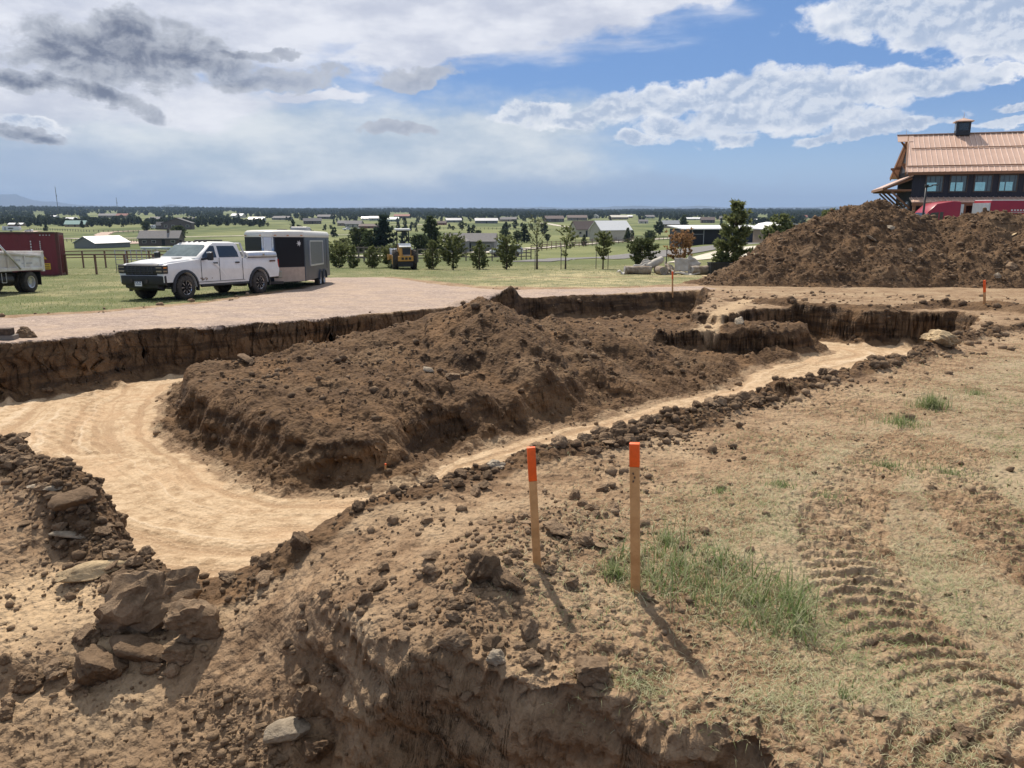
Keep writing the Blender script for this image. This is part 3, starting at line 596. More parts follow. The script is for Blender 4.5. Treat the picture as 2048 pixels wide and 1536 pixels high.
M = dict(
    white=pm('white_paint', (.74, .74, .73), .35, var=.08, coat=.3), dusty=pm('dusty_white_paint', (.72, .71, .68), .45, vs=1.2, col2=(.55, .49, .42)),
    roofwhite=pm('white_roof_metal', (.80, .80, .78), .4, var=.06), black=pm('black_plastic', (.018, .018, .02), .5), rubber=pm('tyre_rubber', (.03, .029, .028), .85, col2=(.075, .062, .05), vs=8),
    glass=pm('dark_glass', (.02, .026, .03), .06, spec=.8), glassl=pm('window_glass', (.10, .15, .15), .05, spec=.8), rim=pm('machined_rim', (.55, .55, .56), .3, .8), steel=pm('aluminium', (.62, .63, .65), .35, .7),
    chrome=pm('bright_steel', (.5, .51, .52), .25, .9), lamp=pm('headlight', (.30, .25, .18), .12), amber=pm('amber_lens', (.55, .20, .04), .2), red=pm('red_lens', (.35, .02, .015), .2), slate=pm('slate_trailer_skin', (.05, .064, .085), .45, vs=2, col2=(.036, .046, .062), spec=.35),
    blackskin=pm('black_trailer_skin', (.006, .007, .011), .3, spec=.25), beige=pm('tan_stone_guard', (.43, .34, .27), .55, vs=6), cream=pm('cream_roof_cap', (.62, .61, .55), .4, var=.08),
    contred=pm('container_red', (.17, .022, .028), .55, vs=1.5, col2=(.11, .018, .022), thr=(.3, .5)), rust=pm('rusty_edge', (.12, .06, .04), .8), yellow=pm('machine_yellow', (.55, .28, .055), .45, vs=5), yel2=pm('hazard_yellow', (.75, .45, .03), .5),
    bark=pm('bark', (.10, .07, .05), .95, vs=12, col2=(.05, .035, .025), bump=.02), barkg=pm('grey_bark', (.22, .19, .16), .95, vs=12), railbrown=pm('brown_fence_pipe', (.20, .11, .075), .7, vs=4), wood=pm('fence_wood', (.20, .17, .14), .9, vs=6),
    lath=pm('pine_lath', (.62, .35, .15), .7, vs=9, col2=(.45, .23, .085)), orange=pm('marking_orange', (.95, .13, .012), .55, var=.2, vs=14), text=pm('white_lettering', (.7, .7, .7), .6), pencil=pm('pencil_marks', (.12, .08, .05), .7),
    siding=pm('grey_siding', (.20, .20, .19), .8), beigew=pm('beige_siding', (.47, .43, .34), .8, vs=1), tanw=pm('tan_siding', (.30, .23, .16), .8), brownw=pm('brown_siding', (.13, .10, .08), .8), greenw=pm('sage_siding', (.30, .33, .27), .8), darkw=pm('dark_steel_siding', (.018, .022, .032), .5),
    creamw=pm('cream_siding', (.55, .52, .44), .8), redw=pm('brick_red_siding', (.26, .10, .07), .8), shingle=pm('grey_shingles', (.20, .19, .185), .9, vs=2), shingleb=pm('brown_shingles', (.15, .115, .10), .9, vs=2), shingled=pm('dark_shingles', (.10, .10, .105), .9),
    greenroof=pm('pale_green_metal_roof', (.42, .58, .50), .5), greymetal=pm('grey_metal_roof', (.34, .35, .36), .45), copper=pm('copper_roof_metal', (.56, .385, .295), .42, .0, vs=.8, col2=(.51, .345, .26)), timber=pm('timber_beam', (.24, .12, .06), .7, vs=5),
    semired=pm('semi_red_paint', (.34, .010, .020), .3, coat=.2), shadowdoor=pm('dark_doorway', (.02, .02, .02), .8), roll=pm('weathered_liner', (.36, .31, .25), .9, vs=2.5, col2=(.17, .125, .085), bump=.02, bs=9), sheet=pm('pale_grey_liner', (.48, .45, .39), .85, vs=2, col2=(.36, .33, .28)), foam=pm('torn_liner_core', (.60, .58, .54), .8, vs=7),
    bin=pm('black_steel_bin', (.012, .016, .02), .5), towers=pm('galvanised_mast', (.18, .19, .20), .6), asphalt=pm('grey_asphalt', (.15, .145, .14), .9, vs=.3, bump=.01), pale=pm('pale_gravel', (.56, .52, .43), .95, vs=.4, col2=(.44, .39, .31)), pink=pm('pink_gravel', (.44, .33, .26), .95, vs=.3),
    teal=pm('teal_daylight_mirror', (.42, .60, .55), .08, 1.0), blind=pm('pale_blind', (.42, .60, .55), .5))
def leafmat(name, a, b, vs=4.0):
    m = pm(name, a, .75, col2=b, vs=vs, spec=.25); return lucent(m, .45)
def lucent(m, f):
    nt = m.node_tree; b = nt.nodes['Principled BSDF']; o = nt.nodes['Material Output']; t = nt.nodes.new('ShaderNodeBsdfTranslucent'); x = nt.nodes.new('ShaderNodeMixShader'); x.inputs[0].default_value = f
    nt.links.new(b.inputs['Base Color'].links[0].from_socket, t.inputs['Color']); nt.links.new(b.outputs[0], x.inputs[1]); nt.links.new(t.outputs[0], x.inputs[2]); nt.links.new(x.outputs[0], o.inputs['Surface']); return m
M['pine'] = leafmat('pine_needles', (.11, .14, .06), (.04, .06, .028)); M['young'] = leafmat('young_pine_needles', (.24, .26, .11), (.10, .125, .05)); M['spruce'] = leafmat('blue_spruce_needles', (.055, .085, .065), (.018, .032, .022))
M['dead'] = leafmat('dead_brown_needles', (.40, .25, .12), (.22, .12, .06)); M['farpine'] = leafmat('far_pine_needles', (.06, .08, .042), (.024, .036, .022), .6); M['bush'] = leafmat('green_bush_leaves', (.13, .155, .065), (.05, .065, .028))
M['oak'] = leafmat('grey_green_leaves', (.15, .165, .08), (.07, .08, .04))
def clodmat(name, a, b):
    m = bpy.data.materials.new(name); m.use_nodes = True; t = NT(m.node_tree); bs = m.node_tree.nodes['Principled BSDF']
    pos = t.node('ShaderNodeNewGeometry').outputs['Position']; oi = t.node('ShaderNodeObjectInfo').outputs['Random']
    n = t.noise(pos, 22, 5, .65); n2 = t.noise(pos, 3, 3, .6)
    c = t.mix(t.ramp(n, .3, .7), b, a); c = t.mix(t.ramp(n2, .4, .65, 0, .5), c, tuple(min(1, x * 1.45) for x in a))
    t.put(bs.inputs['Base Color'], c); bs.inputs['Roughness'].default_value = .95; bs.inputs['Specular IOR Level'].default_value = .15
    bm_ = t.node('ShaderNodeBump'); t.put(bm_.inputs['Height'], t.noise(pos, 55, 6, .7)); bm_.inputs['Distance'].default_value = .03; bm_.inputs['Strength'].default_value = .9; t.l.new(bm_.outputs[0], bs.inputs['Normal'])
    return m
M['clod'] = clodmat('dry_clod', (.31, .22, .14), (.16, .108, .066)); M['dclod'] = clodmat('dark_clod', (.21, .145, .09), (.11, .072, .045)); M['tclod'] = clodmat('tan_sandstone', (.52, .40, .24), (.34, .25, .15)); M['gclod'] = clodmat('grey_stone', (.42, .35, .26), (.25, .205, .15))
# ------------------------------------------------------------------ clods
def rockmesh(seed, sub=3, ang=.5, flat=1.0):
    bm_ = bmesh.new(); bmesh.ops.create_icosphere(bm_, subdivisions=sub, radius=1); rr = random.Random(seed)
    planes = [(Vector((rr.gauss(0, 1), rr.gauss(0, 1), rr.gauss(0, 1))).normalized(), rr.uniform(.50, .85)) for _ in range(9)]
    ax = Vector((rr.uniform(.8, 1.25), rr.uniform(.75, 1.1), rr.uniform(.6, .9) * flat))
    for v in bm_.verts:
        d = v.co.normalized(); t = 1.0
        for n_, h in planes:
            k = d.dot(n_)
            if k > .05: t = min(t, h / k)
        p = d * t; q = np.array([p.x * 2.3 + seed]), np.array([p.y * 2.3 + p.z * 1.7])
        fk = .35 if flat < 1 else 1.0
        w = 1 + fk * .15 * float(fbm(q[0], q[1], 3, seed)[0]) + (fk * .10 * float(fbm(q[0] * 3 + p.z * 5, q[1] * 3, 3, seed)[0]) if sub > 2 else 0)
        v.co = Vector((p.x * ax.x * w, p.y * ax.y * w, p.z * ax.z * w))
    me = bpy.data.meshes.new('clod'); bm_.to_mesh(me); bm_.free()
    if sub >= 3: me.polygons.foreach_set('use_smooth', [True] * len(me.polygons)); me.set_sharp_from_angle(angle=R(28))
    return me
ROCKS = [rockmesh(100 + i, 4) for i in range(7)]; SLABS = [rockmesh(200 + i, 4, flat=.38) for i in range(4)]
def matcopy(me, m):
    c = me.copy(); c.materials.append(m); return c
RK = {k: [matcopy(m, M[k]) for m in ROCKS] for k in ('clod', 'dclod', 'tclod', 'gclod')}; SLK = {k: [matcopy(m, M[k]) for m in SLABS] for k in ('clod', 'dclod', 'tclod', 'gclod')}
def rock(px, py, r, mat='clod', flat=False, label=None, name='dirt_clod', cat='clod', group=None, rot=None, sc=(1, 1, 1), idx=None, sink=.35, xy=None):
    x, y, z = hit(px, py) if xy is None else (xy[0], xy[1], gz(*xy))
    me = (SLK if flat else RK)[mat][(idx if idx is not None else RND.randrange(99)) % (4 if flat else 7)]
    o = bpy.data.objects.new(name, me); COL.objects.link(o); o.scale = (r * sc[0], r * sc[1], r * sc[2]); z = gz(x, y) if xy is None else z
    o.location = (x, y, z + r * (.62 if not flat else .3) * sc[2] * (1 - sink)); o.rotation_euler = rot or (RND.uniform(-.3, .3), RND.uniform(-.3, .3), RND.uniform(0, 6.3))
    return tag(o, label, cat, group)
SPEC = [  # px, py, radius, material, flat, label, rot, scale
    (300, 1245, .30, 'clod', 0, 'largest brown earth block with a sheer cracked face between trench and near pit', (.25, -.45, .5), (1.15, .75, .85)), (395, 1265, .17, 'clod', 0, 'brown earth block leaning on the right of the largest block', (.3, .3, 1), (1.2, .9, .8)),
    (200, 1345, .125, 'dclod', 0, 'round reddish brown boulder of earth below the largest block', None, (1.1, 1, 1)), (272, 1308, .14, 'dclod', 1, 'wide flat brown clod wedged under the largest block', None, (1.3, .8, 1.3)), (358, 1312, .085, 'clod', 0, 'brown clod just right of the flat clod under the largest block', None, (1.1, 1, .8)),
    (225, 1265, .10, 'clod', 0, 'rough brown clod above the round reddish boulder', None, (1.2, .9, .8)), (172, 1282, .075, 'clod', 0, 'small brown clod up and left of the round reddish boulder', None, (1, 1, .8)), (55, 1375, .075, 'dclod', 0, 'dark rounded clod alone near the left edge of the near pit', None, (1.1, 1, .9)),
    (115, 1345, .08, 'clod', 0, 'brown clod heaped left of the round reddish boulder', None, (1, 1.2, .7)), (300, 1340, .055, 'clod', 0, 'pale faced small clod right of the round reddish boulder', None, (1.3, .9, .7)), (345, 1345, .05, 'clod', 0, 'brown clod at the end of the block row above the pit floor', None, (1.1, 1, .7)), (15, 1435, .045, 'dclod', 0, 'small dark clod on the pit floor at the left edge', None, (1, 1, .9)),
    (617, 1430, .092, 'clod', 0, 'upright oval earth boulder with a small stone set in it', (.1, .05, 1.2), (.95, .8, 1.35)), (572, 1480, .085, 'gclod', 1, 'pale grey flat topped stone below the upright oval boulder', (.1, -.1, .4), (1.1, .9, 1.9)), (632, 1505, .082, 'dclod', 0, 'dark angular clod right of the pale flat topped stone', None, (1, 1, .9)),
    (608, 1358, .055, 'clod', 0, 'brown clod on the gravel slope above the upright oval boulder', None, (1.2, .9, .8)), (655, 1345, .045, 'clod', 0, 'round clod right of the brown clod on the gravel slope', None, (1.1, 1, .8)), (620, 1388, .04, 'gclod', 0, 'greyish stone touching the top of the upright oval boulder', None, (1.3, .9, .8)),
    (1063, 1330, .052, 'clod', 0, 'round clod sitting on the lip of the near pit wall', None, (1.1, 1, .95)), (1058, 1280, .060, 'clod', 0, 'upright angular clod behind the round clod on the pit lip', None, (.9, .9, 1.2)), (912, 1290, .066, 'clod', 0, 'broad brown clod half buried at the corner of the pit wall', None, (1.2, 1, .8)),
    (985, 1290, .045, 'clod', 0, 'small clod between the broad buried clod and the upright clod', None, (1.2, 1, .8)), (992, 1328, .05, 'gclod', 0, 'pale crusty stone right on the edge of the pit wall', None, (1.2, 1, .8)), (1180, 1362, .085, 'clod', 0, 'large block of earth about to fall from the pit lip', (.2, .3, .9), (1.15, .9, .9)),
    (968, 1160, .11, 'dclod', 0, 'large dark grey clod with a sharp shaded face left of the stakes', None, (1, .9, 1)), (1012, 1168, .07, 'dclod', 0, 'dark clod leaning against the large dark grey clod', None, (1.2, 1, .8)), (862, 1150, .05, 'clod', 0, 'single clod on open soil left of the large dark grey clod', None, (1.2, 1, .8)), (758, 1178, .045, 'dclod', 0, 'dark clod beside a smaller one on the bare slope', None, (1.3, .9, .9)),
    (732, 1205, .045, 'dclod', 0, 'dark clod just below and left of its twin on the bare slope', None, (1, 1, 1)), (1150, 1000, .043, 'dclod', 0, 'dark square clod standing between the two tall orange stakes', None, (1.1, .9, 1)), (865, 1115, .06, 'clod', 1, 'flat plate of earth tilted on the bare slope', None, (1.3, .8, 1)), (1110, 1070, .075, 'clod', 0, 'brown clod on a mound right of the thinner orange stake', None, (1.2, 1, .8)),
    (1172, 1090, .06, 'clod', 0, 'tan sided clod halfway between the two tall orange stakes', None, (1.3, .9, .8)), (990, 938, .075, 'gclod', 0, 'whitish stone in the row of clods along the trench', None, (1.2, .9, .7)), (1882, 690, .26, 'tclod', 0, 'big tan sandstone boulder at the right end of the trench', None, (1.6, .9, .7)), (190, 1150, .15, 'tclod', 1, 'pale cream rock slab set in the bench by the trench corner', (.05, .05, .5), (1.5, .7, 1.0)),
    (148, 1075, .09, 'gclod', 1, 'thin pale stone sliver on the left mound', (.1, .2, .3), (1.5, .5, .8)), (150, 1006, .17, 'dclod', 1, 'dark flat slab jutting from the top of the left mound', (.1, -.2, .2), (1.1, .85, 1.3), 2), (113, 980, .055, 'gclod', 1, 'white shard of stone above the dark flat slab', (.2, .1, .3), (1.6, .6, .8)), (75, 977, .05, 'gclod', 1, 'pale flat chip left of the white shard', None, (1.4, .7, .8)),
    (235, 1055, .05, 'dclod', 0, 'dark clod resting on the trench floor by the left mound', None, (1.4, 1, .7)), (530, 1130, .06, 'dclod', 0, 'dark clod at the near corner of the trench lip', None, (1.3, .9, .7)), (602, 1090, .075, 'dclod', 0, 'upright dark clod on the near trench lip', None, (.9, .8, 1)), (460, 1162, .06, 'clod', 0, 'dark topped clod at the lowest point of the trench lip', None, (1.3, 1, .8)),
    (52, 674, .20, 'dclod', 0, 'lone dark rock on the gravel by the far trench edge', None, (1.2, .9, .8)), (905, 760, .14, 'clod', 0, 'rounded boulder on the flat of the earth island', None, (1.2, 1, .9)), (495, 722, .2, 'dclod', 1, 'dark flat slab on the far left shoulder of the earth island', None, (1.4, .7, 1)), (857, 742, .10, 'gclod', 1, 'pale stone tilted up at the foot of the central spoil heap', (.6, .2, .4), (1.2, .8, 1.2)),
    (1480, 648, .22, 'gclod', 0, 'pale stone on the dark rubble beyond the island', None, (1.4, .8, .8)), (1420, 560, .35, 'tclod', 1, 'flat tan slab at the left toe of the big spoil pile', (.5, .3, .5), (1.6, .8, .8))]
for s_ in SPEC:
    rock(s_[0], s_[1], s_[2], s_[3], bool(s_[4]), s_[5], rot=s_[6], sc=s_[7], idx=(s_[8] if len(s_) > 8 else None), name='stone' if s_[3] in ('gclod', 'tclod') else 'dirt_clod', cat='stone' if s_[3] in ('gclod', 'tclod') else 'clod')
def scatter(n, ymin, ymax, seed):
    """random ground points in front of the camera, even in the picture rather than in the plan"""
    g = np.random.default_rng(seed); r = np.exp(g.uniform(math.log(ymin), math.log(ymax), n)); a = np.radians(g.uniform(-37, 37, n)); return np.sin(a) * r, np.cos(a) * r
def clodfield():
    X, Y = scatter(420000, 2.1, 33, 11); Z, fl, dk, gv, gs, gn, pf, bn = worldland(X, Y)
    n = pn(X * .9, Y * .9, 91)
    dl, _, _, _ = pline(LIP, X, Y); dlb, _, _, _ = pline(LEFTB, X, Y); dn, _, _, _ = pline(NEARR, X, Y)
    p = (1 - fl) * (1 - gv) * (1 - gs) * (.15 * ss(-.25, .55, pn(X * 1.6, Y * 1.6, 94)) + .30 * ss(.3, .7, dk) * ss(-.2, .6, n) + .6 * np.exp(-(dl / .26) ** 2) * (Y > 5.5) * ss(-.5, .4, pn(X * .9, Y * .9, 93)) + .8 * np.exp(-(dlb / .3) ** 2) + .30 * np.exp(-(dn / .35) ** 2)) * (1 - .8 * gn)
    grav_slope = np.exp(-((X + .95) ** 2 + (Y - 3.1) ** 2) / .25) * (pf > .3)
    p = np.clip(p + grav_slope * 1.2, 0, 1)
    keep = NR.random(len(X)) < p * .33; X, Y, Z, dk, Ln, gsl, dl = X[keep], Y[keep], Z[keep], dk[keep], np.maximum(np.exp(-(dl / .25) ** 2), .7 * np.exp(-(dlb / .3) ** 2))[keep], grav_slope[keep], dl[keep]
    size = (.0026 + .0010 * Y) * (1 + 1.5 * NR.pareto(2.7, len(X))); size = np.minimum(size * (1 + .6 * Ln), .024 + .026 * Ln + .0045 * Y); size = np.minimum(size, np.where(gsl > .4, .03, 9))
    order = np.argsort(-size / Y); top = order[:240]; rest = order[240:]
    for i in top:
        z_ = Y[i]
        if Ln[i] > .5: g_, lb = 'clods along the near lip of the trench', 'brown dirt clod in the ragged row along the near edge of the trench'
        elif Y[i] < 5: g_, lb = 'clods strewn over the near ground', 'brown dirt clod strewn on the bare ground round the near pit and stakes'
        elif Y[i] < 12: g_, lb = 'clods on the near half of the earth island', 'dark dirt clod lying on the front part of the earth island'
        else: g_, lb = 'clods on the far spoil', 'dark dirt clod lying on the rubble beyond the front of the island'
        k = 'dclod' if dk[i] > .5 and NR.random() < .5 else 'clod'
        rock(0, 0, float(size[i]), k, NR.random() < .15, lb, group=g_, xy=(float(X[i]), float(Y[i])), sc=(1.15, .9, .85))
    # the crumbs nobody could count: one object per soil colour
    lows = []
    for s_ in range(6):
        me = rockmesh(400 + s_, 1); v = np.empty(len(me.vertices) * 3); me.vertices.foreach_get('co', v); lows.append((v.reshape(-1, 3), np.array([p_.vertices[:] for p_ in me.polygons])))
    for nm, sel, mt in (('dark_soil_crumbs', dk[rest] > .45, 'dclod'), ('dry_soil_crumbs', dk[rest] <= .45, 'clod')):
        idx = rest[sel]; allv = []; allf = []; off = 0
        for s_ in range(6):
            q = idx[s_::6]; v0, f0 = lows[s_]; k = len(q)
            a = NR.uniform(0, 6.28, k); b = NR.uniform(-.6, .6, k); ca, sa, cb, sb = np.cos(a), np.sin(a), np.cos(b), np.sin(b)
            vx, vy, vz = v0[:, 0][None], v0[:, 1][None], v0[:, 2][None]
            y1 = vy * cb[:, None] - vz * sb[:, None]; z1 = vy * sb[:, None] + vz * cb[:, None]
            S_ = size[q][:, None]
            px_ = (vx * ca[:, None] - y1 * sa[:, None]) * S_ + X[q][:, None]; py_ = (vx * sa[:, None] + y1 * ca[:, None]) * S_ + Y[q][:, None]; pz_ = z1 * S_ + Z[q][:, None] + S_ * .3
            allv.append(np.stack([px_, py_, pz_], -1).reshape(-1, 3)); allf.append((f0[None] + (np.arange(k) * len(v0))[:, None, None] + off).reshape(-1, 3)); off += k * len(v0)
        numesh(nm, np.concatenate(allv), np.concatenate(allf), M[mt], 'stuff')
def numesh(name, V, F, mat, kind=None, parent=None, attrs=None):
    me = bpy.data.meshes.new(name); me.vertices.add(len(V)); me.vertices.foreach_set('co', V.astype(np.float32).ravel()); k = F.shape[1]
    me.loops.add(F.size); me.loops.foreach_set('vertex_index', F.astype(np.int32).ravel()); me.polygons.add(len(F))
    me.polygons.foreach_set('loop_start', np.arange(0, F.size, k, dtype=np.int32)); me.polygons.foreach_set('loop_total', np.full(len(F), k, np.int32)); me.update(calc_edges=True)
    for an, av in (attrs or {}).items():
        a = me.attributes.new(an, 'FLOAT', 'POINT'); a.data.foreach_set('value', av.astype(np.float32))
    if mat: me.materials.append(mat)
    o = bpy.data.objects.new(name, me); COL.objects.link(o); o.parent = parent
    if kind: o['kind'] = kind
    return o
clodfield()
# ------------------------------------------------------------------ grass
def blademat(name, green, straw):
    m = bpy.data.materials.new(name); m.use_nodes = True; t = NT(m.node_tree); b = m.node_tree.nodes['Principled BSDF']
    v = t.attr('tone').outputs['Fac']; t.put(b.inputs['Base Color'], t.mix(v, green, straw)); b.inputs['Roughness'].default_value = .6; b.inputs['Specular IOR Level'].default_value = .3
    return lucent(m, .4)
def blades(name, X, Y, Z, L, w, lean, tone, mat, segs=3):
    n = len(X); a = NR.uniform(0, 2 * math.pi, n); dx, dy = np.cos(a), np.sin(a); nxp, nyp = -dy, dx
    ts = np.linspace(0, 1, segs + 1); rows = []
    for t in ts:
        out = L * np.sin(lean) * t ** 1.5; up = L * np.cos(lean * (0.3 + .9 * t)) * t; ww = w * (1 - t * .92)
        cx = X + dx * out; cy = Y + dy * out; cz = Z + np.maximum(up, .004) - .005
        rows.append((np.stack([cx - nxp * ww, cy - nyp * ww, cz], -1), np.stack([cx + nxp * ww, cy + nyp * ww, cz], -1)))
    V = np.stack([p for r in rows for p in r], 1); k = V.shape[1]
    F = np.array([[2 * i, 2 * i + 1, 2 * i + 3, 2 * i + 2] for i in range(segs)]); F = (F[None] + (np.arange(n) * k)[:, None, None]).reshape(-1, 4)
    return numesh(name, V.reshape(-1, 3), F, mat, 'stuff', attrs={'tone': np.repeat(tone, k)})
M['blade'] = blademat('grass_blades', (.13, .20, .05), (.52, .48, .31)); 
def grasses():
    # the green clump round the right hand stake
    poly = [atz(x, y, 0)[:2] for x, y in [(1180, 1150), (1260, 1120), (1330, 1080), (1400, 1100), (1480, 1150), (1600, 1160), (1640, 1220), (1660, 1290), (1600, 1290), (1500, 1260), (1400, 1250), (1300, 1200), (1200, 1180)]]
    X, Y = scatter(60000, 2.6, 4.6, 3); d = sdf(poly, X, Y) + .13 * pn(X * 4, Y * 4, 5) + .05 * pn(X * 11, Y * 11, 5); den = ss(-.10, .16, d) * (.25 + .75 * ss(-.3, .3, pn(X * 7, Y * 7, 6)))
    k = NR.random(len(X)) < den * .9; X, Y = X[k], Y[k]; Z = worldland(X, Y)[0]; n = len(X); T_ = np.clip(NR.beta(1.1, 2.6, n) + .6 * (NR.random(n) < .28) + .25 * pn(X * 3, Y * 3, 8), 0, 1)
    blades('green_grass_clump', X, Y, Z, NR.uniform(.04, .20, n) * (1 - .35 * T_) * (.8 + .4 * ss(.3, 1.2, X)), NR.uniform(.0016, .0038, n), NR.uniform(.3, 1.3, n), T_, M['blade'], 4)
    # small clumps further off
    X = []; Y = []; LL = []
    for px, py, r, c, L0 in [(1860, 815, .22, 500, .20), (1800, 850, .30, 300, .14), (1950, 790, .2, 120, .12), (1560, 975, .12, 150, .07), (1440, 985, .08, 90, .06), (1770, 935, .3, 300, .07), (1650, 1000, .2, 150, .06), (1330, 1085, .09, 120, .07), (1230, 1150, .10, 240, .08), (1900, 950, .4, 350, .06), (1690, 1395, .06, 60, .05)]:
        x, y, z = hit(px, py); a = NR.uniform(0, 6.28, c); q = r * np.abs(NR.normal(0, .5, c)); X.append(x + q * np.cos(a)); Y.append(y + q * np.sin(a)); LL.append(NR.uniform(.5, 1, c) * L0)
    X, Y, LL = map(np.concatenate, (X, Y, LL)); Z = worldland(X, Y)[0]; n = len(X)
    blades('grass_tufts', X, Y, Z, LL, NR.uniform(.002, .004, n), NR.uniform(.1, 1.1, n), np.clip(NR.beta(1.2, 2.6, n), 0, 1), M['blade'], 3)
    # flattened straw and short grass over the right hand ground
    X, Y = scatter(420000, 2.0, 17, 9); Z, fl, dk, gv, gs, gn, pf, bn = worldland(X, Y)
    den = gn * (.20 + .8 * ss(-.45, .45, pn(X * 1.1, Y * 1.1, 14) + .5 * pn(X * 4, Y * 4, 15))) * (1 - dk) * (1 - pf) + .02 * (1 - fl) * (1 - pf) * (X > .2)
    for cx, cy, r in [(1290, 1370, .12), (1600, 1340, .16), (1590, 1400, .16), (1530, 1400, .12)]:
        x, y, z = atz(cx, cy, 0); den = np.maximum(den, .9 * np.exp(-((X - x) ** 2 + (Y - y) ** 2) / r ** 2))
    k = NR.random(len(X)) < den * .75; X, Y, Z = X[k], Y[k], Z[k]; n = len(X)
    tone = np.clip(.72 + .3 * NR.normal(0, 1, n) - .45 * ss(0, .5, pn(X * .8, Y * .8, 16)), 0, 1)
    blades('flattened_dry_grass', X, Y, Z + .004, NR.uniform(.018, .060, n) * (1 + .05 * Y), NR.uniform(.0006, .0013, n) * (1 + .16 * Y), NR.uniform(1.05, 1.52, n), tone, M['blade'], 2)
    # rootlets and straw bits hanging at the pit wall
    # meadow beyond: short upright blades that break up the sheet
    X, Y = scatter(70000, 24, 70, 19); Z, fl, dk, gv, gs, *_ = worldland(X, Y, False)
    k = (NR.random(len(X)) < gs * .9) & (gv < .4); X, Y, Z = X[k], Y[k], Z[k]; n = len(X); g_ = ss(-.2, .4, pn(X * .12, Y * .12, 17))
    tone = np.clip(.6 + .25 * NR.normal(0, 1, n) + .25 * g_ - .3 * (X < -5) - .1 * (Y > 50), 0, 1)
    blades('meadow_grass', X, Y, Z, NR.uniform(.03, .08, n), .003 + .00035 * Y, NR.uniform(.2, 1.2, n), tone, M['blade'], 1)
grasses()
# ------------------------------------------------------------------ survey stakes
def stake(px, py, topy, w, t_, paint, rz, lean, label, name='survey_stake', slit=False, topx=None, marks=False):
    x, y, z = hit(px, py); z = gz(x, y)
    d = pixdir(topx or px, topy); k = y / d.y; h = EYE + d.z * k - z
    lx = (d.x * k - x) / h
    root = empty(name, (x, y, z), 0, label, 'stake', 'orange topped survey stakes')
    root.rotation_euler = (-lean, math.atan(lx), 0)
    m = MB(); m.box((0, 0, (h - paint - .06) / 2), (w, t_, h - paint + .058), rot=(0, 0, rz)); m.build('lath', M['lath'], root, bevel=.0015)
    m = MB(); m.box((0, 0, h - paint / 2), (w + .0015, t_ + .0015, paint), rot=(0, 0, rz)); m.build('painted_top', M['orange'], root, bevel=.0015)
    if marks:
        m = MB()
        for i in range(3): m.box((-.009 + .006 * (i % 2), -t_ / 2 - .0012, h - paint - .03 - .018 * i), (.007, .001, .010), rot=(0, .4 * (i - 1), 0))
        m.build('pencil_writing', M['pencil'], root)
    return root
stake(1074, 1130, 894, .036, .018, .16, .12, .0, 'thinner leaning stake with long orange top on the near mound, left of the pair', topx=1062)
stake(1271, 1188, 886, .042, .030, .105, -.25, .0, 'thicker stake with short red orange top standing in the green grass clump', marks=True, topx=1269)
stake(1345, 592, 543, .05, .05, .30, .3, 0, 'thin far stake on the far trench bank in front of the pile of rolls')
stake(1969, 607, 560, .05, .05, .34, .3, 0, 'far stake before the right end of the big spoil pile')
stake(771, 944, 927, .02, .014, .018, .3, 0, 'tiny stub stake at the foot of the earth island on the trench floor')
# ------------------------------------------------------------------ vehicles (local +x is the front)
def wheel(parent, x, y, r, w, rr, side, tyre='rubber', rim='rim', kind='spoke', name='wheel', dark=True):
    """a child wheel with its rim as sub-part; side +1 / -1 is the outward y direction"""
    m = MB(); n = 30; prof = [(rr, -w / 2), (r * .93, -w / 2), (r * .99, -w * .36), (r, -w * .2), (r, w * .2), (r * .99, w * .36), (r * .93, w / 2), (rr, w / 2)]
    rings = [[(x + p * math.cos(2 * math.pi * i / n), y + q, r + p * math.sin(2 * math.pi * i / n)) for i in range(n)] for p, q in prof]
    m.loft(rings, True, False)
    for i in range(n):      # tread blocks
        a = 2 * math.pi * (i + .5) / n
        m.box((x + (r + .004) * math.cos(a), y, r + (r + .004) * math.sin(a)), (.018, w * .8, r * .11), rot=(0, -a, 0))
    t = m.build(name, M[tyre], parent)
    m = MB(); yo = y + side * w * .38
    m.tube((x, yo - side * .14, r), (x, yo - side * .11, r), rr * .98, n=24)
    if kind == 'spoke':
        for i in range(8):
            a = 2 * math.pi * i / 8
            for e in (-.13, .13): m.bar((x + .05 * math.cos(a), yo - side * .01, r + .05 * math.sin(a)), (x + rr * .95 * math.cos(a + e), yo, r + rr * .95 * math.sin(a + e)), .035, .03)
        m2 = MB()
        for i in range(24):
            a0, a1 = 2 * math.pi * i / 24, 2 * math.pi * (i + 1) / 24
            for ra, rb, ya, yb in ((rr * .90, rr * 1.0, 0, .012), ): m2.quad((x + ra * math.cos(a0), yo + side * ya, r + ra * math.sin(a0)), (x + ra * math.cos(a1), yo + side * ya, r + ra * math.sin(a1)), (x + rb * math.cos(a1), yo + side * yb, r + rb * math.sin(a1)), (x + rb * math.cos(a0), yo + side * yb, r + rb * math.sin(a0)))
        for i in range(8):
            a = 2 * math.pi * i / 8
            m2.bar((x + rr * .45 * math.cos(a), yo + side * .012, r + rr * .45 * math.sin(a)), (x + rr * .92 * math.cos(a), yo + side * .012, r + rr * .92 * math.sin(a)), .018, .012)
        m.tube((x, yo - side * .01, r), (x, yo + side * .03, r), .06, n=12)
        m.build('rim', M['black'], t); m2.build('rim_edge', M[rim], t)
    else:
        m.loft([[(x + q * math.cos(2 * math.pi * i / 24), yo + side * o_, r + q * math.sin(2 * math.pi * i / 24)) for i in range(24)] for q, o_ in ((rr, .03), (rr * .9, .02), (rr * .8, -.07), (rr * .45, -.09), (rr * .35, -.02), (.02, -.02))], False, False)
        m.build('rim', M[rim], t)
    return t
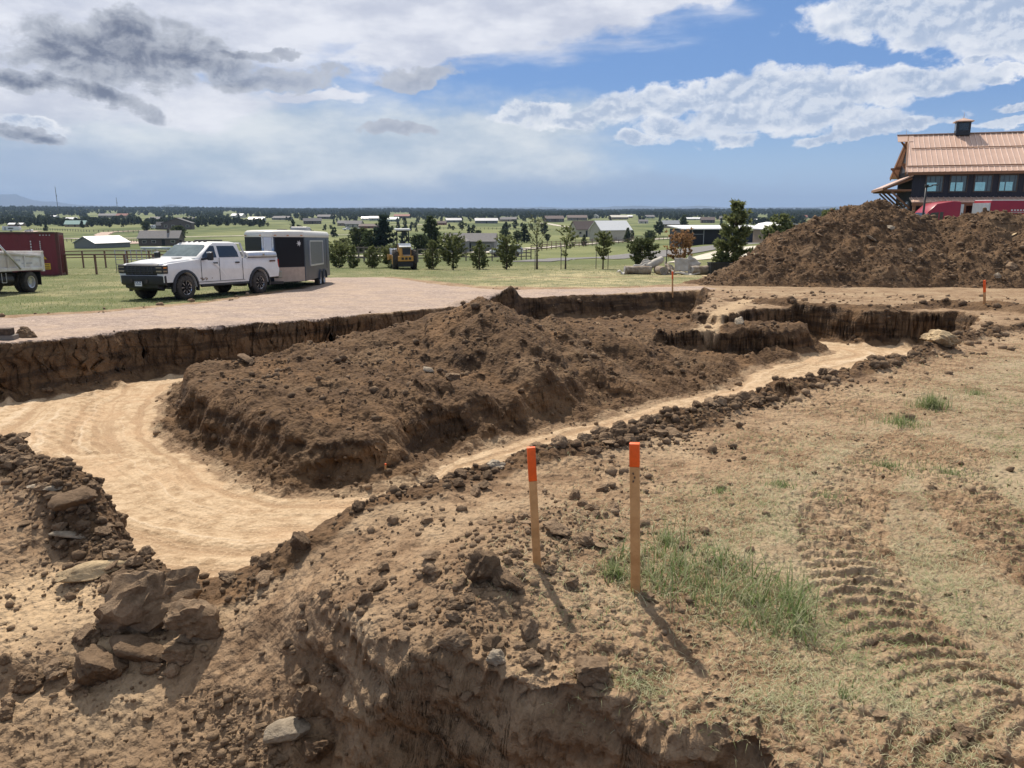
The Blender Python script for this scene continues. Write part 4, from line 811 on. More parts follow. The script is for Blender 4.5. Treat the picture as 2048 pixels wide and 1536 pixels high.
def arch(x, r, n=14): return [(x + r * math.cos(math.pi - math.pi * i / n), .42 + r * math.sin(math.pi - math.pi * i / n)) for i in range(n + 1)]
def pickup():
    # rear axle x=-1.9, front axle x=1.9
    fx, fy = -11.35, 26.6; hd = math.atan2(-.93, -.367)
    cx, cy = fx + .367 * 1.9 - .93 * .85, fy + .93 * 1.9 + .367 * .85
    root = empty('pickup_truck', (cx, cy, bz(cx, cy)), hd, 'white crew cab pickup truck with black grille and silver bed toolbox on the grass', 'pickup truck', tilt=slope(cx, cy))
    W_ = .98
    front = [(2.84, .62), (2.86, .95), (2.80, 1.17), (2.62, 1.24)]
    hood = [(1.25, 1.36), (1.05, 1.38)]
    low = [(-3.05, .62)] + [(-2.42, .60)] + arch(-1.9, .52)[0:] + [(-1.35, .50), (1.30, .50)] + arch(1.9, .52) + [(2.45, .62)]
    prof = low + front + hood + [(-3.08, 1.38), (-3.12, .9)]
    def shell(yk): return [(x, W_ * yk * (1 - .05 * max(0, z - 1.05) / .3 - .035 * max(0, .8 - z)), z) for x, z in prof]
    m = MB()
    L_ = shell(1); Rr_ = [(x, -y, z) for x, y, z in L_]
    m.loft([Rr_, L_]); m.build('body', M['white'], root, bevel=.035)
    # black hollow behind the arches, underside
    m = MB(); m.box((0, 0, .62), (5.2, 1.72, .34)); m.box((1.9, 0, .78), (.98, 1.5, .5)); m.box((-1.9, 0, .78), (.98, 1.5, .5)); m.tube((1.9, -.8, .42), (1.9, .8, .42), .07); m.tube((-1.9, -.8, .42), (-1.9, .8, .42), .07); m.box((-1.9, 0, .42), (.35, .4, .3))
    m.tube((-1.3, -.5, .45), (-2.9, -.5, .42), .04); m.build('chassis', M['black'], root)
    # hood
    ys = [-.86, -.62, -.45, 0, .45, .62, .86]; zz = [-.02, .03, .05, .035, .05, .03, -.02]
    m = MB(); m.loft([[(x, y * s, zb + dz * .9) for y, dz in zip(ys, zz)] + [(x, .86 * s, zb - .12), (x, -.86 * s, zb - .12)] for x, s, zb in ((1.08, 1.0, 1.38), (1.6, .99, 1.37), (2.3, .97, 1.32), (2.72, .93, 1.25), (2.80, .90, 1.18))], True)
    m.build('hood', M['white'], root)
    m = MB()
    for s in (-1, 1): m.box((1.75, s * .50, 1.425), (.40, .10, .02), rot=(0, .02, 0)); m.box((1.72, s * .905, 1.28), (.24, .02, .06))
    m.build('hood_vent', M['black'], root)
    # cab
    def ring(z, x0, x1, y, b=.10): return [(x0, -y + b, z), (x0, y - b, z), (x0 + b, y, z), (x1 - b, y, z), (x1, y - b, z), (x1, -y + b, z), (x1 - b, -y, z), (x0 + b, -y, z)]
    m = MB(); m.loft([ring(1.34, -1.12, 1.30, .93), ring(1.42, -1.12, 1.22, .92), ring(1.86, -1.02, .55, .80), ring(1.95, -.95, .42, .76, .14), ring(1.985, -.82, .28, .66, .2)]); m.build('cab', M['white'], root, bevel=.03)
    # windscreen and side glass, set just proud of the cab skin
    m = MB(); m.quad((1.262, -.82, 1.385), (1.262, .82, 1.385), (.585, .70, 1.875), (.585, -.70, 1.875)); m.build('windscreen', pm('windscreen_glass', (.17, .22, .22), .07, spec=.9, vs=1.2, col2=(.09, .12, .12)), root)
    m = MB(); m.quad((-1.135, -.74, 1.44), (-1.135, .74, 1.44), (-1.04, .66, 1.85), (-1.04, -.66, 1.85)); m.build('rear_window', M['glass'], root)
    def yside(z): return .93 + (.80 - .93) * (z - 1.40) / .46 + .004
    for s in (-1, 1):
        for nm, pts in (('front_side_window', [(1.00, 1.42), (.30, 1.42), (.30, 1.83), (.50, 1.83), (.98, 1.50)]), ('rear_side_window', [(.16, 1.42), (-.85, 1.42), (-.84, 1.60), (-.72, 1.83), (.16, 1.83)])):
            m = MB(); m.add([(x, s * yside(z), z) for x, z in pts], [tuple(range(len(pts)))]); m.build(nm, M['glass'], root)
        # door seams and handles
        m = MB()
        for x, z0, z1 in ((1.14, .62, 1.36), (.24, .60, 1.40), (-.98, .60, 1.38)): m.box((x, s * .984, (z0 + z1) / 2), (.014, .012, z1 - z0))
        m.box((.1, s * .978, .58), (2.35, .02, .015)); m.build('door_seam', M['black'], root)
        for hx in (.42, -.72): MB().box((hx, s * .972, 1.225), (.22, .035, .05), bev=.012).build('door_handle', M['black'], root)
        # fender flares
        for ax_ in (1.9, -1.9):
            m = MB(); n = 14; ro = .61; ri = .525
            a_ = [math.pi * (1.07 - 1.14 * i / n) for i in range(n + 1)]
            m.loft([[(ax_ + ro * math.cos(q), s * 1.0, .42 + ro * math.sin(q)), (ax_ + ri * math.cos(q), s * 1.03, .42 + ri * math.sin(q)), (ax_ + ri * math.cos(q), s * .90, .42 + ri * math.sin(q)), (ax_ + ro * math.cos(q), s * .90, .42 + ro * math.sin(q))] for q in a_]); m.build('wheel_arch_flare', M['black'], root)
        wheel(root, 1.9, s * .86, .42, .30, .25, s); wheel(root, -1.9, s * .86, .42, .30, .25, s)
        m = MB(); m.tube((-1.25, s * .98, .44), (1.2, s * .98, .44), .045, n=8); m.bar((-.9, s * .9, .5), (-.9, s * .98, .44), .05, .04); m.bar((.9, s * .9, .5), (.9, s * .98, .44), .05, .04); m.build('side_step', M['black'], root)
        m = MB(); m.bar((1.02, s * .90, 1.36), (.96, s * 1.14, 1.40), .10, .07); m.box((.93, s * 1.22, 1.48), (.13, .22, .30), bev=.04); mi = m.build('mirror', M['black'], root)
        MB().box((.985, s * 1.22, 1.60), (.06, .20, .035), bev=.01).build('mirror_cap', M['steel'], mi)
        # lamps
        m = MB(); m.box((2.78, s * .84, 1.06), (.24, .32, .28), bev=.03); hl = m.build('headlight', M['black'], root)
        m = MB(); m.box((2.90, s * .83, 1.12), (.02, .24, .04)); m.box((2.90, s * .83, 1.00), (.02, .24, .05)); m.box((2.80, s * 1.003, 1.0), (.16, .012, .05)); m.build('lamp_reflector', M['lamp'], hl)
        MB().box((2.80, s * 1.003, 1.12), (.14, .012, .05)).build('turn_signal', M['amber'], hl)
        MB().box((2.86, s * .62, .70), (.03, .16, .04)).build('fog_lamp', M['steel'], root)
        MB().box((-3.10, s * .90, 1.12), (.06, .14, .36), bev=.02).build('tail_light', M['red'], root)
        MB().box((-2.72, s * .975, 1.24), (.34, .008, .06)).build('bed_badge', M['rust'], root)
    # angled pale flash across the doors on the near side
    m = MB(); m.add([(.58, .985, 1.22), (.42, .985, 1.14), (-.10, .985, .72), (-.02, .985, .86), (.40, .985, 1.24)], [(0, 1, 2, 3, 4)]); m.build('door_flash', M['roofwhite'], root, label='pale slanting flash on the door')
    # grille
    m = MB(); m.prism([(2.60, .86), (2.86, .86), (2.90, 1.02), (2.87, 1.18), (2.78, 1.235), (2.60, 1.24)], -.70, .70); g = m.build('grille', M['black'], root, bevel=.02)
    m = MB()
    for i in range(5): m.box((2.905 - abs(i - 2) * .012, 0, .92 + i * .062), (.03, 1.16, .016))
    for i in range(7): m.box((2.895, -.54 + i * .18, 1.03), (.025, .012, .27))
    for i, x0 in enumerate((-.19, -.06, .06, .19)):     # raised letters in the middle of the grille
        m.box((2.925, x0, 1.10), (.012, .085, .014)); m.box((2.925, x0 - .036, 1.075), (.012, .014, .06)); m.box((2.925, x0 + .036, 1.075), (.012, .014, .06))
    m.build('grille_bars', pm('dark_grey_plastic', (.06, .06, .065), .4), g)
    # bumpers
    m = MB(); m.loft([[(x, y, z) for x, z in ((2.72, .50), (2.98 - .16 * abs(y / .98) ** 3, .56), (3.00 - .16 * abs(y / .98) ** 3, .84), (2.74, .86))] for y in (-.98, -.8, -.5, 0, .5, .8, .98)]); m.build('front_bumper', M['black'], root, bevel=.02)
    m = MB(); m.prism([(2.62, .34), (2.88, .44), (2.90, .56), (2.5, .56)], -.72, .72); m.build('air_dam', M['black'], root)
    for s in (-1, 1): MB().tube((2.97, s * .34, .67), (3.0, s * .34, .67), .065, n=12).build('tow_hook', M['rubber'], root)
    p = MB().box((3.015, 0, .585), (.012, .31, .16)).build('number_plate', M['roofwhite'], root)
    m = MB(); m.prism([(-.14, .60), (-.08, .645), (-.03, .61), (.03, .65), (.09, .61), (.14, .64), (.14, .66), (-.14, .66)], 3.021, 3.023, 'x')
    for i in range(6): m.box((3.022, -.105 + .042 * i, .575), (.004, .022, .05))
    m.build('plate_lettering', pm('plate_blue', (.10, .13, .22), .5), p)
    m = MB(); m.box((-3.2, 0, .66), (.20, 1.8, .22), bev=.04); m.box((-3.2, .85, .68), (.24, .22, .30), bev=.04); m.box((-3.2, -.85, .68), (.24, .22, .30), bev=.04); m.build('rear_bumper', pm('dusty_chrome', (.30, .30, .27), .35, .6), root)
    # roof: marker lights, beacon bar
    for i in range(5):
        MB().box((.33, -.48 + .24 * i, 1.985), (.12, .08, .04), bev=.015).build('roof_marker_light', M['black'], root)
    MB().box((-.35, 0, 2.03), (.5, .9, .05), bev=.02).build('roof_light_bar', M['black'], root)
    MB().tube((.38, -.62, 1.97), (.38, -.62, 2.07), .07, .05, n=12).build('beacon', M['black'], root)
    # headache rack, bed toolbox
    m = MB()
    for s in (-1, 1): m.bar((-1.30, s * .84, 1.38), (-1.12, s * .78, 1.93), .05, .06)
    m.bar((-1.12, -.78, 1.93), (-1.12, .78, 1.93), .05, .05)
    for i in range(6): m.bar((-1.28, -.6 + .24 * i, 1.44), (-1.14, -.6 + .24 * i, 1.9), .02, .02)
    m.bar((-1.28, -.8, 1.44), (-1.28, .8, 1.44), .04, .04); m.build('headache_rack', M['steel'], root)
    for s in (-1, 1):
        m = MB(); m.prism([(s * .98, 1.40), (s * .98, 1.50), (s * .94, 1.585), (s * .55, 1.62), (s * .55, 1.40)], -3.0, -1.34, 'x'); tb = m.build('toolbox', M['steel'], root, bevel=.012)
        MB().box((-2.2, s * .985, 1.49), (.12, .02, .09), bev=.01).build('latch', M['chrome'], tb)
        MB().box((-2.17, s * .97, 1.396), (1.70, .05, .02)).build('bed_rail_cap', M['black'], root)
    MB().prism([(-.5, 1.40), (-.5, 1.60), (.5, 1.60), (.5, 1.40)], -1.9, -1.34, 'x').build('cross_toolbox', M['steel'], root, bevel=.01)
    m = MB(); m.box((-3.45, 0, .50), (.35, .09, .09)); m.box((-3.6, 0, .52), (.10, .10, .26)); m.build('tow_hitch', M['black'], root)
    # mud splash low behind the front wheel
    m = MB()
    for q in range(26): m.box((1.20 - abs(RND.gauss(0, .22)), .972 - .0, .64 + abs(RND.gauss(0, .07))), (.05, .012, .03), rot=(0, RND.uniform(0, 3), 0))
    m.build('mud_splash', pm('dried_mud', (.30, .22, .15), .95), root)
pickup()
def trailer():
    # nose pointing at the camera; x=0 at the shoulders of the V nose, body runs back to x=-5.6
    shx, shy = -8.8 - 1.22, 32.85; root = empty('enclosed_trailer', (shx, shy, bz(shx, shy + 2)), math.atan2(-1, .05), 'black and slate grey enclosed trailer with a cream roof hitched behind the pickup', 'trailer', tilt=(slope(shx, shy + 3)[0], slope(shx, shy + 3)[1]))
    w, L = 1.225, 5.7; z0, z1 = .42, 2.28
    out = [(-L, -w), (0, -w), (1.15, -.19), (1.15, .19), (0, w), (-L, w)]
    m = MB(); m.loft([[(x, y, z0) for x, y in out], [(x, y, z1) for x, y in out]]); m.build('body', M['slate'], root, bevel=.02)
    # roof cap
    rg_ = []
    for dz, k in ((0, 1.012), (.14, 1.012), (.22, .985), (.27, .93), (.29, .8)): rg_.append([((x + .9) * k - .9 if x > -1 else (x + L) * 1 - L - (k < 1) * .05 * (1 - k) * 10, y * k, z1 - .02 + dz) for x, y in out])
    m = MB(); m.loft(rg_); rf = m.build('roof_cap', M['cream'], root, bevel=.015)
    # nose panels (thin plates proud of the skin)
    def face(p0, p1, za, zb, name, mat, inset=(0, 0), off=.006, lab=None):
        a = Vector((*p0, 0)); b = Vector((*p1, 0)); d = (b - a); n_ = Vector((d.y, -d.x, 0)).normalized()
        if n_.dot(Vector(((p0[0] + p1[0]) / 2 + 1, (p0[1] + p1[1]) / 2, 0))) < 0: n_ = -n_
        a2 = a + d * inset[0]; b2 = b - d * inset[1]
        m = MB(); m.slab([a2 + n_ * .001 + Vector((0, 0, za)), b2 + n_ * .001 + Vector((0, 0, za)), b2 + n_ * .001 + Vector((0, 0, zb)), a2 + n_ * .001 + Vector((0, 0, zb))], n_, off)
        return m.build(name, M[mat], root, lab), a, d, n_
    for s in (-1, 1):
        face((0, s * w), (1.15, s * .19), z0 + .62, z1 - .02, 'nose_panel', 'blackskin', (.02, .08))
        face((0, s * w), (1.15, s * .19), z0 + .01, z0 + .60, 'stone_guard', 'beige', (.02, .0))
    m = MB()
    for s in (-1, 1): m.tube((1.15, s * .20, z0 + .62), (1.15, s * .20, z1 - .02), .045, n=8)
    m.build('corner_post', M['chrome'], root)
    face((1.15, -.17), (1.15, .17), z0 + .62, z1 - .03, 'nose_centre', 'steel')
    # leaf emblem on the near nose panel
    a = Vector((0, w, 0)); b = Vector((1.15, .19, 0)); d = (b - a).normalized(); n_ = Vector((-d.y, d.x, 0)); n_ = n_ if n_.x > 0 else -n_
    c = a + d * .26 + n_ * .010 + Vector((0, 0, 2.0)); pts = []
    for i in range(14):
        q = math.pi * 2 * i / 14; r_ = (.14 if i in (0, 2, 4, 10, 12) else .10 if i in (6, 8) else .055); pts.append(c + d * (r_ * math.cos(q)) + Vector((0, 0, r_ * math.sin(q))))
    m = MB(); m.slab(pts, n_, .003); m.build('leaf_emblem', M['text'], root)
    # clearance lamps
    for x, y in ((1.05, .30), (.62, .70), (.12, 1.14), (1.05, -.30), (.12, -1.14)): MB().box((x + .03, y * 1.02, z1 + .05), (.03, .09, .03), rot=(0, 0, .8 if y > 0 else -.8)).build('clearance_lamp', M['amber'], root)
    # side: vending hatch, fenders, wheels
    for s in (-1, 1):
        hx0, hx1, hz0, hz1 = -3.9, -1.0, 1.05, 2.10
        h_ = MB().box(((hx0 + hx1) / 2, s * (w + .010), (hz0 + hz1) / 2), (hx1 - hx0, .02, hz1 - hz0)).build('service_hatch', pm('grey_hatch', (.10, .115, .125), .4), root)
        m = MB()
        for (xa, za, xb, zb) in ((hx0, hz0, hx1, hz0), (hx0, hz1, hx1, hz1), (hx0, hz0, hx0, hz1), (hx1, hz0, hx1, hz1)): m.bar((xa, s * (w + .024), za), (xb, s * (w + .024), zb), .05, .07)
        m.build('hatch_frame', M['steel'], h_)
        for ax_ in (-3.25, -4.15): wheel(root, ax_, s * (w - .12), .35, .22, .21, s, 'rubber', 'rim', 'disc')
        m = MB(); n = 12
        for ax_ in (-3.25, -4.15):
            m.loft([[(ax_ + .44 * math.cos(q), s * (w + .07), .35 + .44 * math.sin(q)), (ax_ + .40 * math.cos(q), s * (w + .07), .35 + .40 * math.sin(q)), (ax_ + .40 * math.cos(q), s * (w - .02), .35 + .40 * math.sin(q)), (ax_ + .44 * math.cos(q), s * (w - .02), .35 + .44 * math.sin(q))] for q in [math.pi * i / n for i in range(n + 1)]])
        m.build('fender', M['slate'], root)
        MB().box((-4.9, s * (w + .012), 1.5), (.03, .02, 1.4)).build('side_trim', M['chrome'], root)
        MB().box((-.06, s * (w + .004), (z0 + z1) / 2), (.10, .02, z1 - z0 - .02)).build('corner_trim', M['slate'], root)
    m = MB(); m.bar((2.05, 0, .44), (1.0, -.5, .42), .08, .10); m.bar((2.05, 0, .44), (1.0, .5, .42), .08, .10); m.tube((1.95, 0, .10), (1.95, 0, .75), .035); m.box((2.15, 0, .47), (.25, .1, .1)); m.build('tongue', M['black'], root)
    m = MB(); m.box((-3.0, 0, .40), (5.2, 1.6, .12)); m.tube((-3.25, -1, .35), (-3.25, 1, .35), .05); m.tube((-4.15, -1, .35), (-4.15, 1, .35), .05); m.build('chassis', M['black'], root)
    MB().box((-4.2, .2, z1 + .36), (.75, .8, .22), bev=.05).build('roof_air_conditioner', M['greymetal'], root)
    MB().box((-3.1, -.4, z1 + .30), (.4, .4, .10), bev=.03).build('roof_vent', M['shadowdoor'], root)
trailer()
def dumptruck():
    x, y = -20.05, 30.7; h = math.atan2(-1, -.03); root = empty('dump_truck', (x, y, bz(x, y)), h, 'dirty white dump truck cut off by the left edge of the picture', 'dump truck', tilt=slope(x, y)); root.scale = (.82, .82, .82)
    # rear axle at x=0; bed from -.95 to 2.9 (front is +x); near side is +y
    for s in (-1, 1):
        wheel(root, 0, s * 1.02, .50, .26, .29, s, 'rubber', 'dusty' if False else 'rim', 'disc'); wheel(root, 0, s * .70, .50, .26, .29, s, 'rubber', 'rim', 'disc')
        wheel(root, 4.3, s * 1.0, .50, .28, .29, s, 'rubber', 'rim', 'disc')
        m = MB(); m.box((-.72, s * .86, .66), (.03, .62, .66)); m.build('mud_flap', M['black'], root)
    m = MB(); m.bar((-.9, .42, .86), (5.4, .42, .86), .10, .22); m.bar((-.9, -.42, .86), (5.4, -.42, .86), .10, .22); m.tube((0, -.9, .5), (0, .9, .5), .10); m.box((0, 0, .52), (.5, .5, .42), bev=.06); m.box((1.4, .0, .75), (2.6, 1.4, .25)); m.tube((4.3, -.9, .5), (4.3, .9, .5), .07); m.build('chassis', M['black'], root)
    MB().tube((1.15, .82, .68), (2.25, .82, .68), .27, n=16).build('fuel_tank', M['black'], root)
    MB().box((2.4, .85, .85), (.45, .42, .5), bev=.03).build('battery_box', M['dusty'], root)
    # bed
    m = MB()
    for s in (-1, 1):
        m.prism([(-.85, 1.12), (2.75, 1.12), (2.75, 1.95), (-.85, 1.72)], s * 1.13 - .02, s * 1.13 + .02)
        m.bar((-.95, s * 1.16, 1.72), (2.75, s * 1.16, 1.95), .12, .09); m.bar((-.85, s * 1.16, 1.14), (2.75, s * 1.16, 1.14), .16, .15)
        for q in (-.85, .4, 1.6, 2.75): m.bar((q, s * 1.17, 1.12), (q, s * 1.17, 1.75 + (q + .85) * .06), .10, .08)
    m.box((.95, 0, 1.10), (3.6, 2.2, .08)); m.build('bed', M['dusty'], root, bevel=.01)
    m = MB(); m.prism([(-.98, 1.02), (-.86, 1.02), (-.86, 1.86), (-.93, 1.92), (-1.0, 1.86)], -1.2, 1.2); m.tube((-.95, -1.25, 1.93), (-.95, 1.25, 1.93), .05)
    for q in (-1.18, 1.18): m.box((-.93, q, 1.46), (.18, .10, .95), bev=.01)
    m.build('tailgate', M['dusty'], root, bevel=.01)
    m = MB(); m.prism([(2.72, 1.12), (2.80, 1.12), (2.80, 2.55), (2.72, 2.55)], -1.1, 1.1); m.prism([(2.3, 1.95), (2.75, 1.95), (2.75, 2.5), (2.60, 2.5)], 1.09, 1.15); m.prism([(2.3, 1.95), (2.75, 1.95), (2.75, 2.5), (2.60, 2.5)], -1.15, -1.09); m.build('headboard', M['dusty'], root)
    m = MB()
    for s in (-1, 1): m.tube((.85, s * 1.26, 1.16), (2.55, s * 1.26, 2.60), .045, n=8); m.tube((2.55, s * 1.26, 2.60), (2.75, s * 1.26, 3.05), .045, n=8)
    m.tube((2.75, -1.26, 3.05), (2.75, 1.26, 3.05), .04, n=8); m.build('tarp_arm', M['steel'], root)
    m = MB()
    for i in range(5): m.box((1.15 - i * .11, 1.158, 1.55), (.07, .006, .09))
    for i in range(8): m.box((.55 - i * .10, 1.158, 1.40), (.06, .006, .07))
    m.build('faded_lettering', pm('faded_grey_letters', (.45, .45, .46), .6), root)
    # cab and bonnet (outside the picture, seen from a step aside)
    m = MB(); m.prism([(3.0, .95), (4.55, .95), (4.55, 1.75), (4.25, 2.45), (3.05, 2.5)], -1.02, 1.02); m.build('cab', M['dusty'], root, bevel=.05)
    m = MB(); m.prism([(4.5, .9), (5.75, .9), (5.75, 1.45), (4.5, 1.75)], -.85, .85); m.build('bonnet', M['dusty'], root, bevel=.08)
    m = MB()
    for s in (-1, 1): m.add([(3.4, s * 1.026, 1.7), (4.3, s * 1.026, 1.7), (4.15, s * 1.026, 2.3), (3.4, s * 1.026, 2.32)], [(0, 1, 2, 3)])
    m.build('side_window', M['glass'], root)
    MB().quad((4.565, -.85, 1.8), (4.565, .85, 1.8), (4.29, .8, 2.38), (4.29, -.8, 2.38)).build('windscreen', M['glass'], root)
    m = MB(); m.tube((2.9, .95, 1.0), (2.9, .95, 3.0), .07, n=10); m.build('exhaust_stack', M['chrome'], root)
    m = MB(); m.bar((2.0, 1.1, .55), (2.0, 1.1, 1.0), .03, .03); m.bar((1.7, 1.1, .55), (1.7, 1.1, 1.0), .03, .03); m.bar((1.7, 1.1, .55), (2.0, 1.1, .55), .03, .03); m.build('step', M['steel'], root)
dumptruck()
def container():
    x1, y1 = -26.9, 46.2; L, H, Wd = 6.06, 2.59, 2.44; root = empty('shipping_container', (x1, y1, bz(x1, y1) - .05), R(203), 'dark red corrugated shipping container with white and yellow markings behind the dump truck', 'container', tilt=slope(x1, y1))
    # local +x runs to the left of the picture from the right hand front corner; side to the camera is y=0 (faces +y in local)
    n = 46; pr = []
    for i in range(n + 1):
        xx = .15 + (L - .3) * i / n; pr.append((xx, -.036 if (i // 2) % 2 else 0.0))
    m = MB(); m.add([(x, y, .16) for x, y in pr] + [(x, y, H - .1) for x, y in pr], [(i, i + 1, n + 2 + i, n + 1 + i) for i in range(n)])
    m.add([(x, -Wd - y, .16) for x, y in pr] + [(x, -Wd - y, H - .1) for x, y in pr], [(i, i + 1, n + 2 + i, n + 1 + i) for i in range(n)])
    m.box((L / 2, -Wd / 2, H - .04), (L - .1, Wd - .1, .03)); m.box((L / 2, -Wd / 2, .14), (L - .1, Wd - .1, .08)); m.build('corrugated_wall', M['contred'], root)
    m = MB(); m.box((.03, -Wd / 2, H / 2), (.04, Wd - .2, H - .2)); m.box((L - .03, -Wd / 2, H / 2), (.04, Wd - .2, H - .2))
    for q in (-.5, -1.0, -1.45, -1.95): m.tube((-.02, q, .2), (-.02, q, H - .15), .02, n=6)
    m.build('door', M['contred'], root)
    m = MB()
    for xx in (.07, L - .07):
        for yy in (-.05, -Wd + .05): m.box((xx, yy, H / 2), (.16, .12, H))
    for zz in (.08, H - .05):
        for yy in (-.03, -Wd + .03): m.box((L / 2, yy, zz), (L - .3, .08, .12))
        for xx in (.05, L - .05): m.box((xx, -Wd / 2, zz), (.10, Wd - .2, .12))
    m.build('corner_frame', pm('container_frame_red', (.13, .022, .024), .6, vs=3, col2=(.08, .03, .02)), root)
    MB().box((L / 2, .0, H + .012), (L - .35, .10, .02)).build('bare_top_rail', M['blind'] if False else M['beigew'], root)
    m = MB()
    for i in range(11): m.box((1.42, .012, 2.05 - i * .155), (.06, .006, .09))
    for i in range(5): m.box((.95, .012, 2.05 - i * .11), (.05, .006, .07))
    for i in range(4): m.box((.42 + i * .16, .012, 2.42), (.07, .006, .04))
    m.box((.87, .012, 1.22), (.10, .006, .14)); m.box((1.0, .012, .50), (.08, .006, .08)); m.build('white_markings', M['text'], root)
    m = MB(); m.add([(.68, .014, 1.02), (.98, .014, 1.02), (.83, .014, 1.22)], [(0, 1, 2)]); m.box((.70, .012, .60), (.34, .006, .36)); y_ = m.build('yellow_placard', M['yel2'], root)
    m = MB()
    for q in (.50, .60, .70): m.box((.70, .018, q), (.22, .004, .035))
    m.box((.83, .018, 1.09), (.03, .004, .07)); m.build('placard_print', M['rust'], y_)
container()
def roller():
    x, y, z = hb(812, 536); y = 58.5; x = (812 - 1024) / 1536 / .999 * y; root = empty('soil_roller', (x, y, bz(x, y)), math.radians(90 + 14), 'yellow soil roller with white canopy and big tractor tyres parked by the young pines', 'roller'); root.scale = (.9, .84, .97)
    # seen from behind: +x away from the camera
    for s in (-1, 1):
        wheel(root, .3, s * .82, .74, .50, .38, s, 'rubber', 'rim', 'disc', name='tyre')
        m = MB()
        for i in range(18):
            a = 2 * math.pi * i / 18; m.box((.3 + .75 * math.cos(a), s * .82 + .11 * (1 if i % 2 else -1), .74 + .75 * math.sin(a)), (.06, .26, .05), rot=(.3 if i % 2 else -.3, -a, 0))
        m.build('tyre_lugs', M['rubber'], root)
        MB().tube((.3, s * 1.06, .74), (.3, s * 1.09, .74), .36, n=18).build('wheel_disc', M['yellow'], root)
    m = MB(); m.prism([(-.75, .62), (-.68, 1.05), (-.55, 1.68), (-.2, 1.86), (1.1, 1.9), (1.1, .62)], -.52, .52); m.build('engine_hood', M['yellow'], root, bevel=.06)
    m = MB(); m.prism([(-.60, 1.70), (-.25, 1.89), (.4, 1.93), (.4, 1.99), (-.3, 1.96), (-.66, 1.76)], -.54, .54); m.build('white_hood_top', M['white'], root, bevel=.03)
    MB().box((-.66, -.10, 1.42), (.06, .72, .50), rot=(0, .17, 0), bev=.03).build('radiator_grille', M['black'], root)
    m = MB()
    for i in range(5): m.box((-.72, -.34 + i * .115, 1.13), (.02, .075, .05))
    m.build('name_letters', M['text'], root)
    MB().box((-.80, 0, .88), (.16, 1.35, .40), bev=.03).build('counterweight', M['yellow'], root)
    m = MB()
    for q in (-.32, 0, .32): m.box((-.885, q - .05, .88), (.01, .22, .18))
    m.build('counterweight_slots', M['black'], root)
    m = MB(); m.box((.4, 0, .55), (1.6, 1.0, .35)); m.box((-.6, 0, .45), (.35, 1.3, .4)); m.build('chassis', M['black'], root)
    m = MB(); m.box((1.45, 0, 1.15), (.7, 1.3, .15)); m.box((1.35, 0, 1.45), (.45, .5, .5), bev=.06); m.box((1.1, 0, 1.9), (.12, .5, .5), bev=.05); m.build('seat', M['black'], root)
    m = MB(); m.tube((1.75, .0, 1.3), (1.9, .0, 1.85), .03); m.build('steering_column', M['black'], root)
    m = MB()
    for s in (-1, 1): m.bar((1.05, s * .55, 1.2), (1.05, s * .52, 2.95), .10, .10)
    m.bar((1.05, -.55, 2.9), (1.05, .55, 2.9), .1, .1); m.build('rollover_frame', M['black'], root)
    MB().box((1.25, 0, 3.02), (1.5, 1.32, .14), bev=.04).build('canopy', M['white'], root)
    m = MB()
    for s in (-1, 1): m.box((.55, s * .35 + .3, 2.78), (.1, .12, .14))
    m.build('work_lamp', M['black'], root)
    m = MB(); m.tube((.9, .62, 1.2), (.7, .85, 2.3), .025); m.tube((.9, .80, .9), (.6, .95, 1.6), .025); m.tube((.6, .95, 1.6), (.7, .85, 2.3), .025); m.build('grab_rail', M['black'], root)
    m = MB(); m.tube((3.1, -1.05, .75), (3.1, 1.05, .75), .75, n=28); m.build('drum', M['chrome'], root)
    m = MB()
    for s in (-1, 1): m.bar((1.9, s * 1.18, .85), (4.0, s * 1.18, .75), .12, .42)
    m.bar((1.9, -1.2, .9), (1.9, 1.2, .9), .3, .3); m.bar((4.0, -1.2, .75), (4.0, 1.2, .75), .2, .35); m.build('drum_frame', M['yellow'], root)
roller()
def roll(x, y, L, r, rz, label, z=0, tilt=0, mat='roll'):
    m = MB(); n = 22; rings = []
    for i in range(13):
        t = i / 12; rr_ = r * (1 + .06 * math.sin(t * 9 + x)); rings.append([((t - .5) * L + .03 * math.sin(3 * q_), rr_ * (1 + .05 * math.sin(2 * q_ + t * 3)) * math.cos(q_), r * .96 + rr_ * (1 + .05 * math.sin(3 * q_)) * math.sin(q_)) for q_ in [2 * math.pi * k / n for k in range(n)]])
    m.loft(rings, True); root = empty('liner_roll', (x, y, bz(x, y) + z), rz, label, 'roll', 'rolls and sheets in the liner heap'); root.rotation_euler = (0, tilt, rz); m.build('outer_wrap', M[mat], root)
    for e in (-1, 1):
        m = MB(); sp = []
        for i in range(70):
            a = i * .32; q_ = r * (.12 + .82 * i / 70); sp.append((e * (L / 2 + .012), q_ * math.cos(a), r * .96 + q_ * math.sin(a)))
        for a_, b_ in zip(sp[:-1], sp[1:]): m.bar(a_, b_, .035, .012)
        m.build('spiral_end', M['foam'], root)
    return root
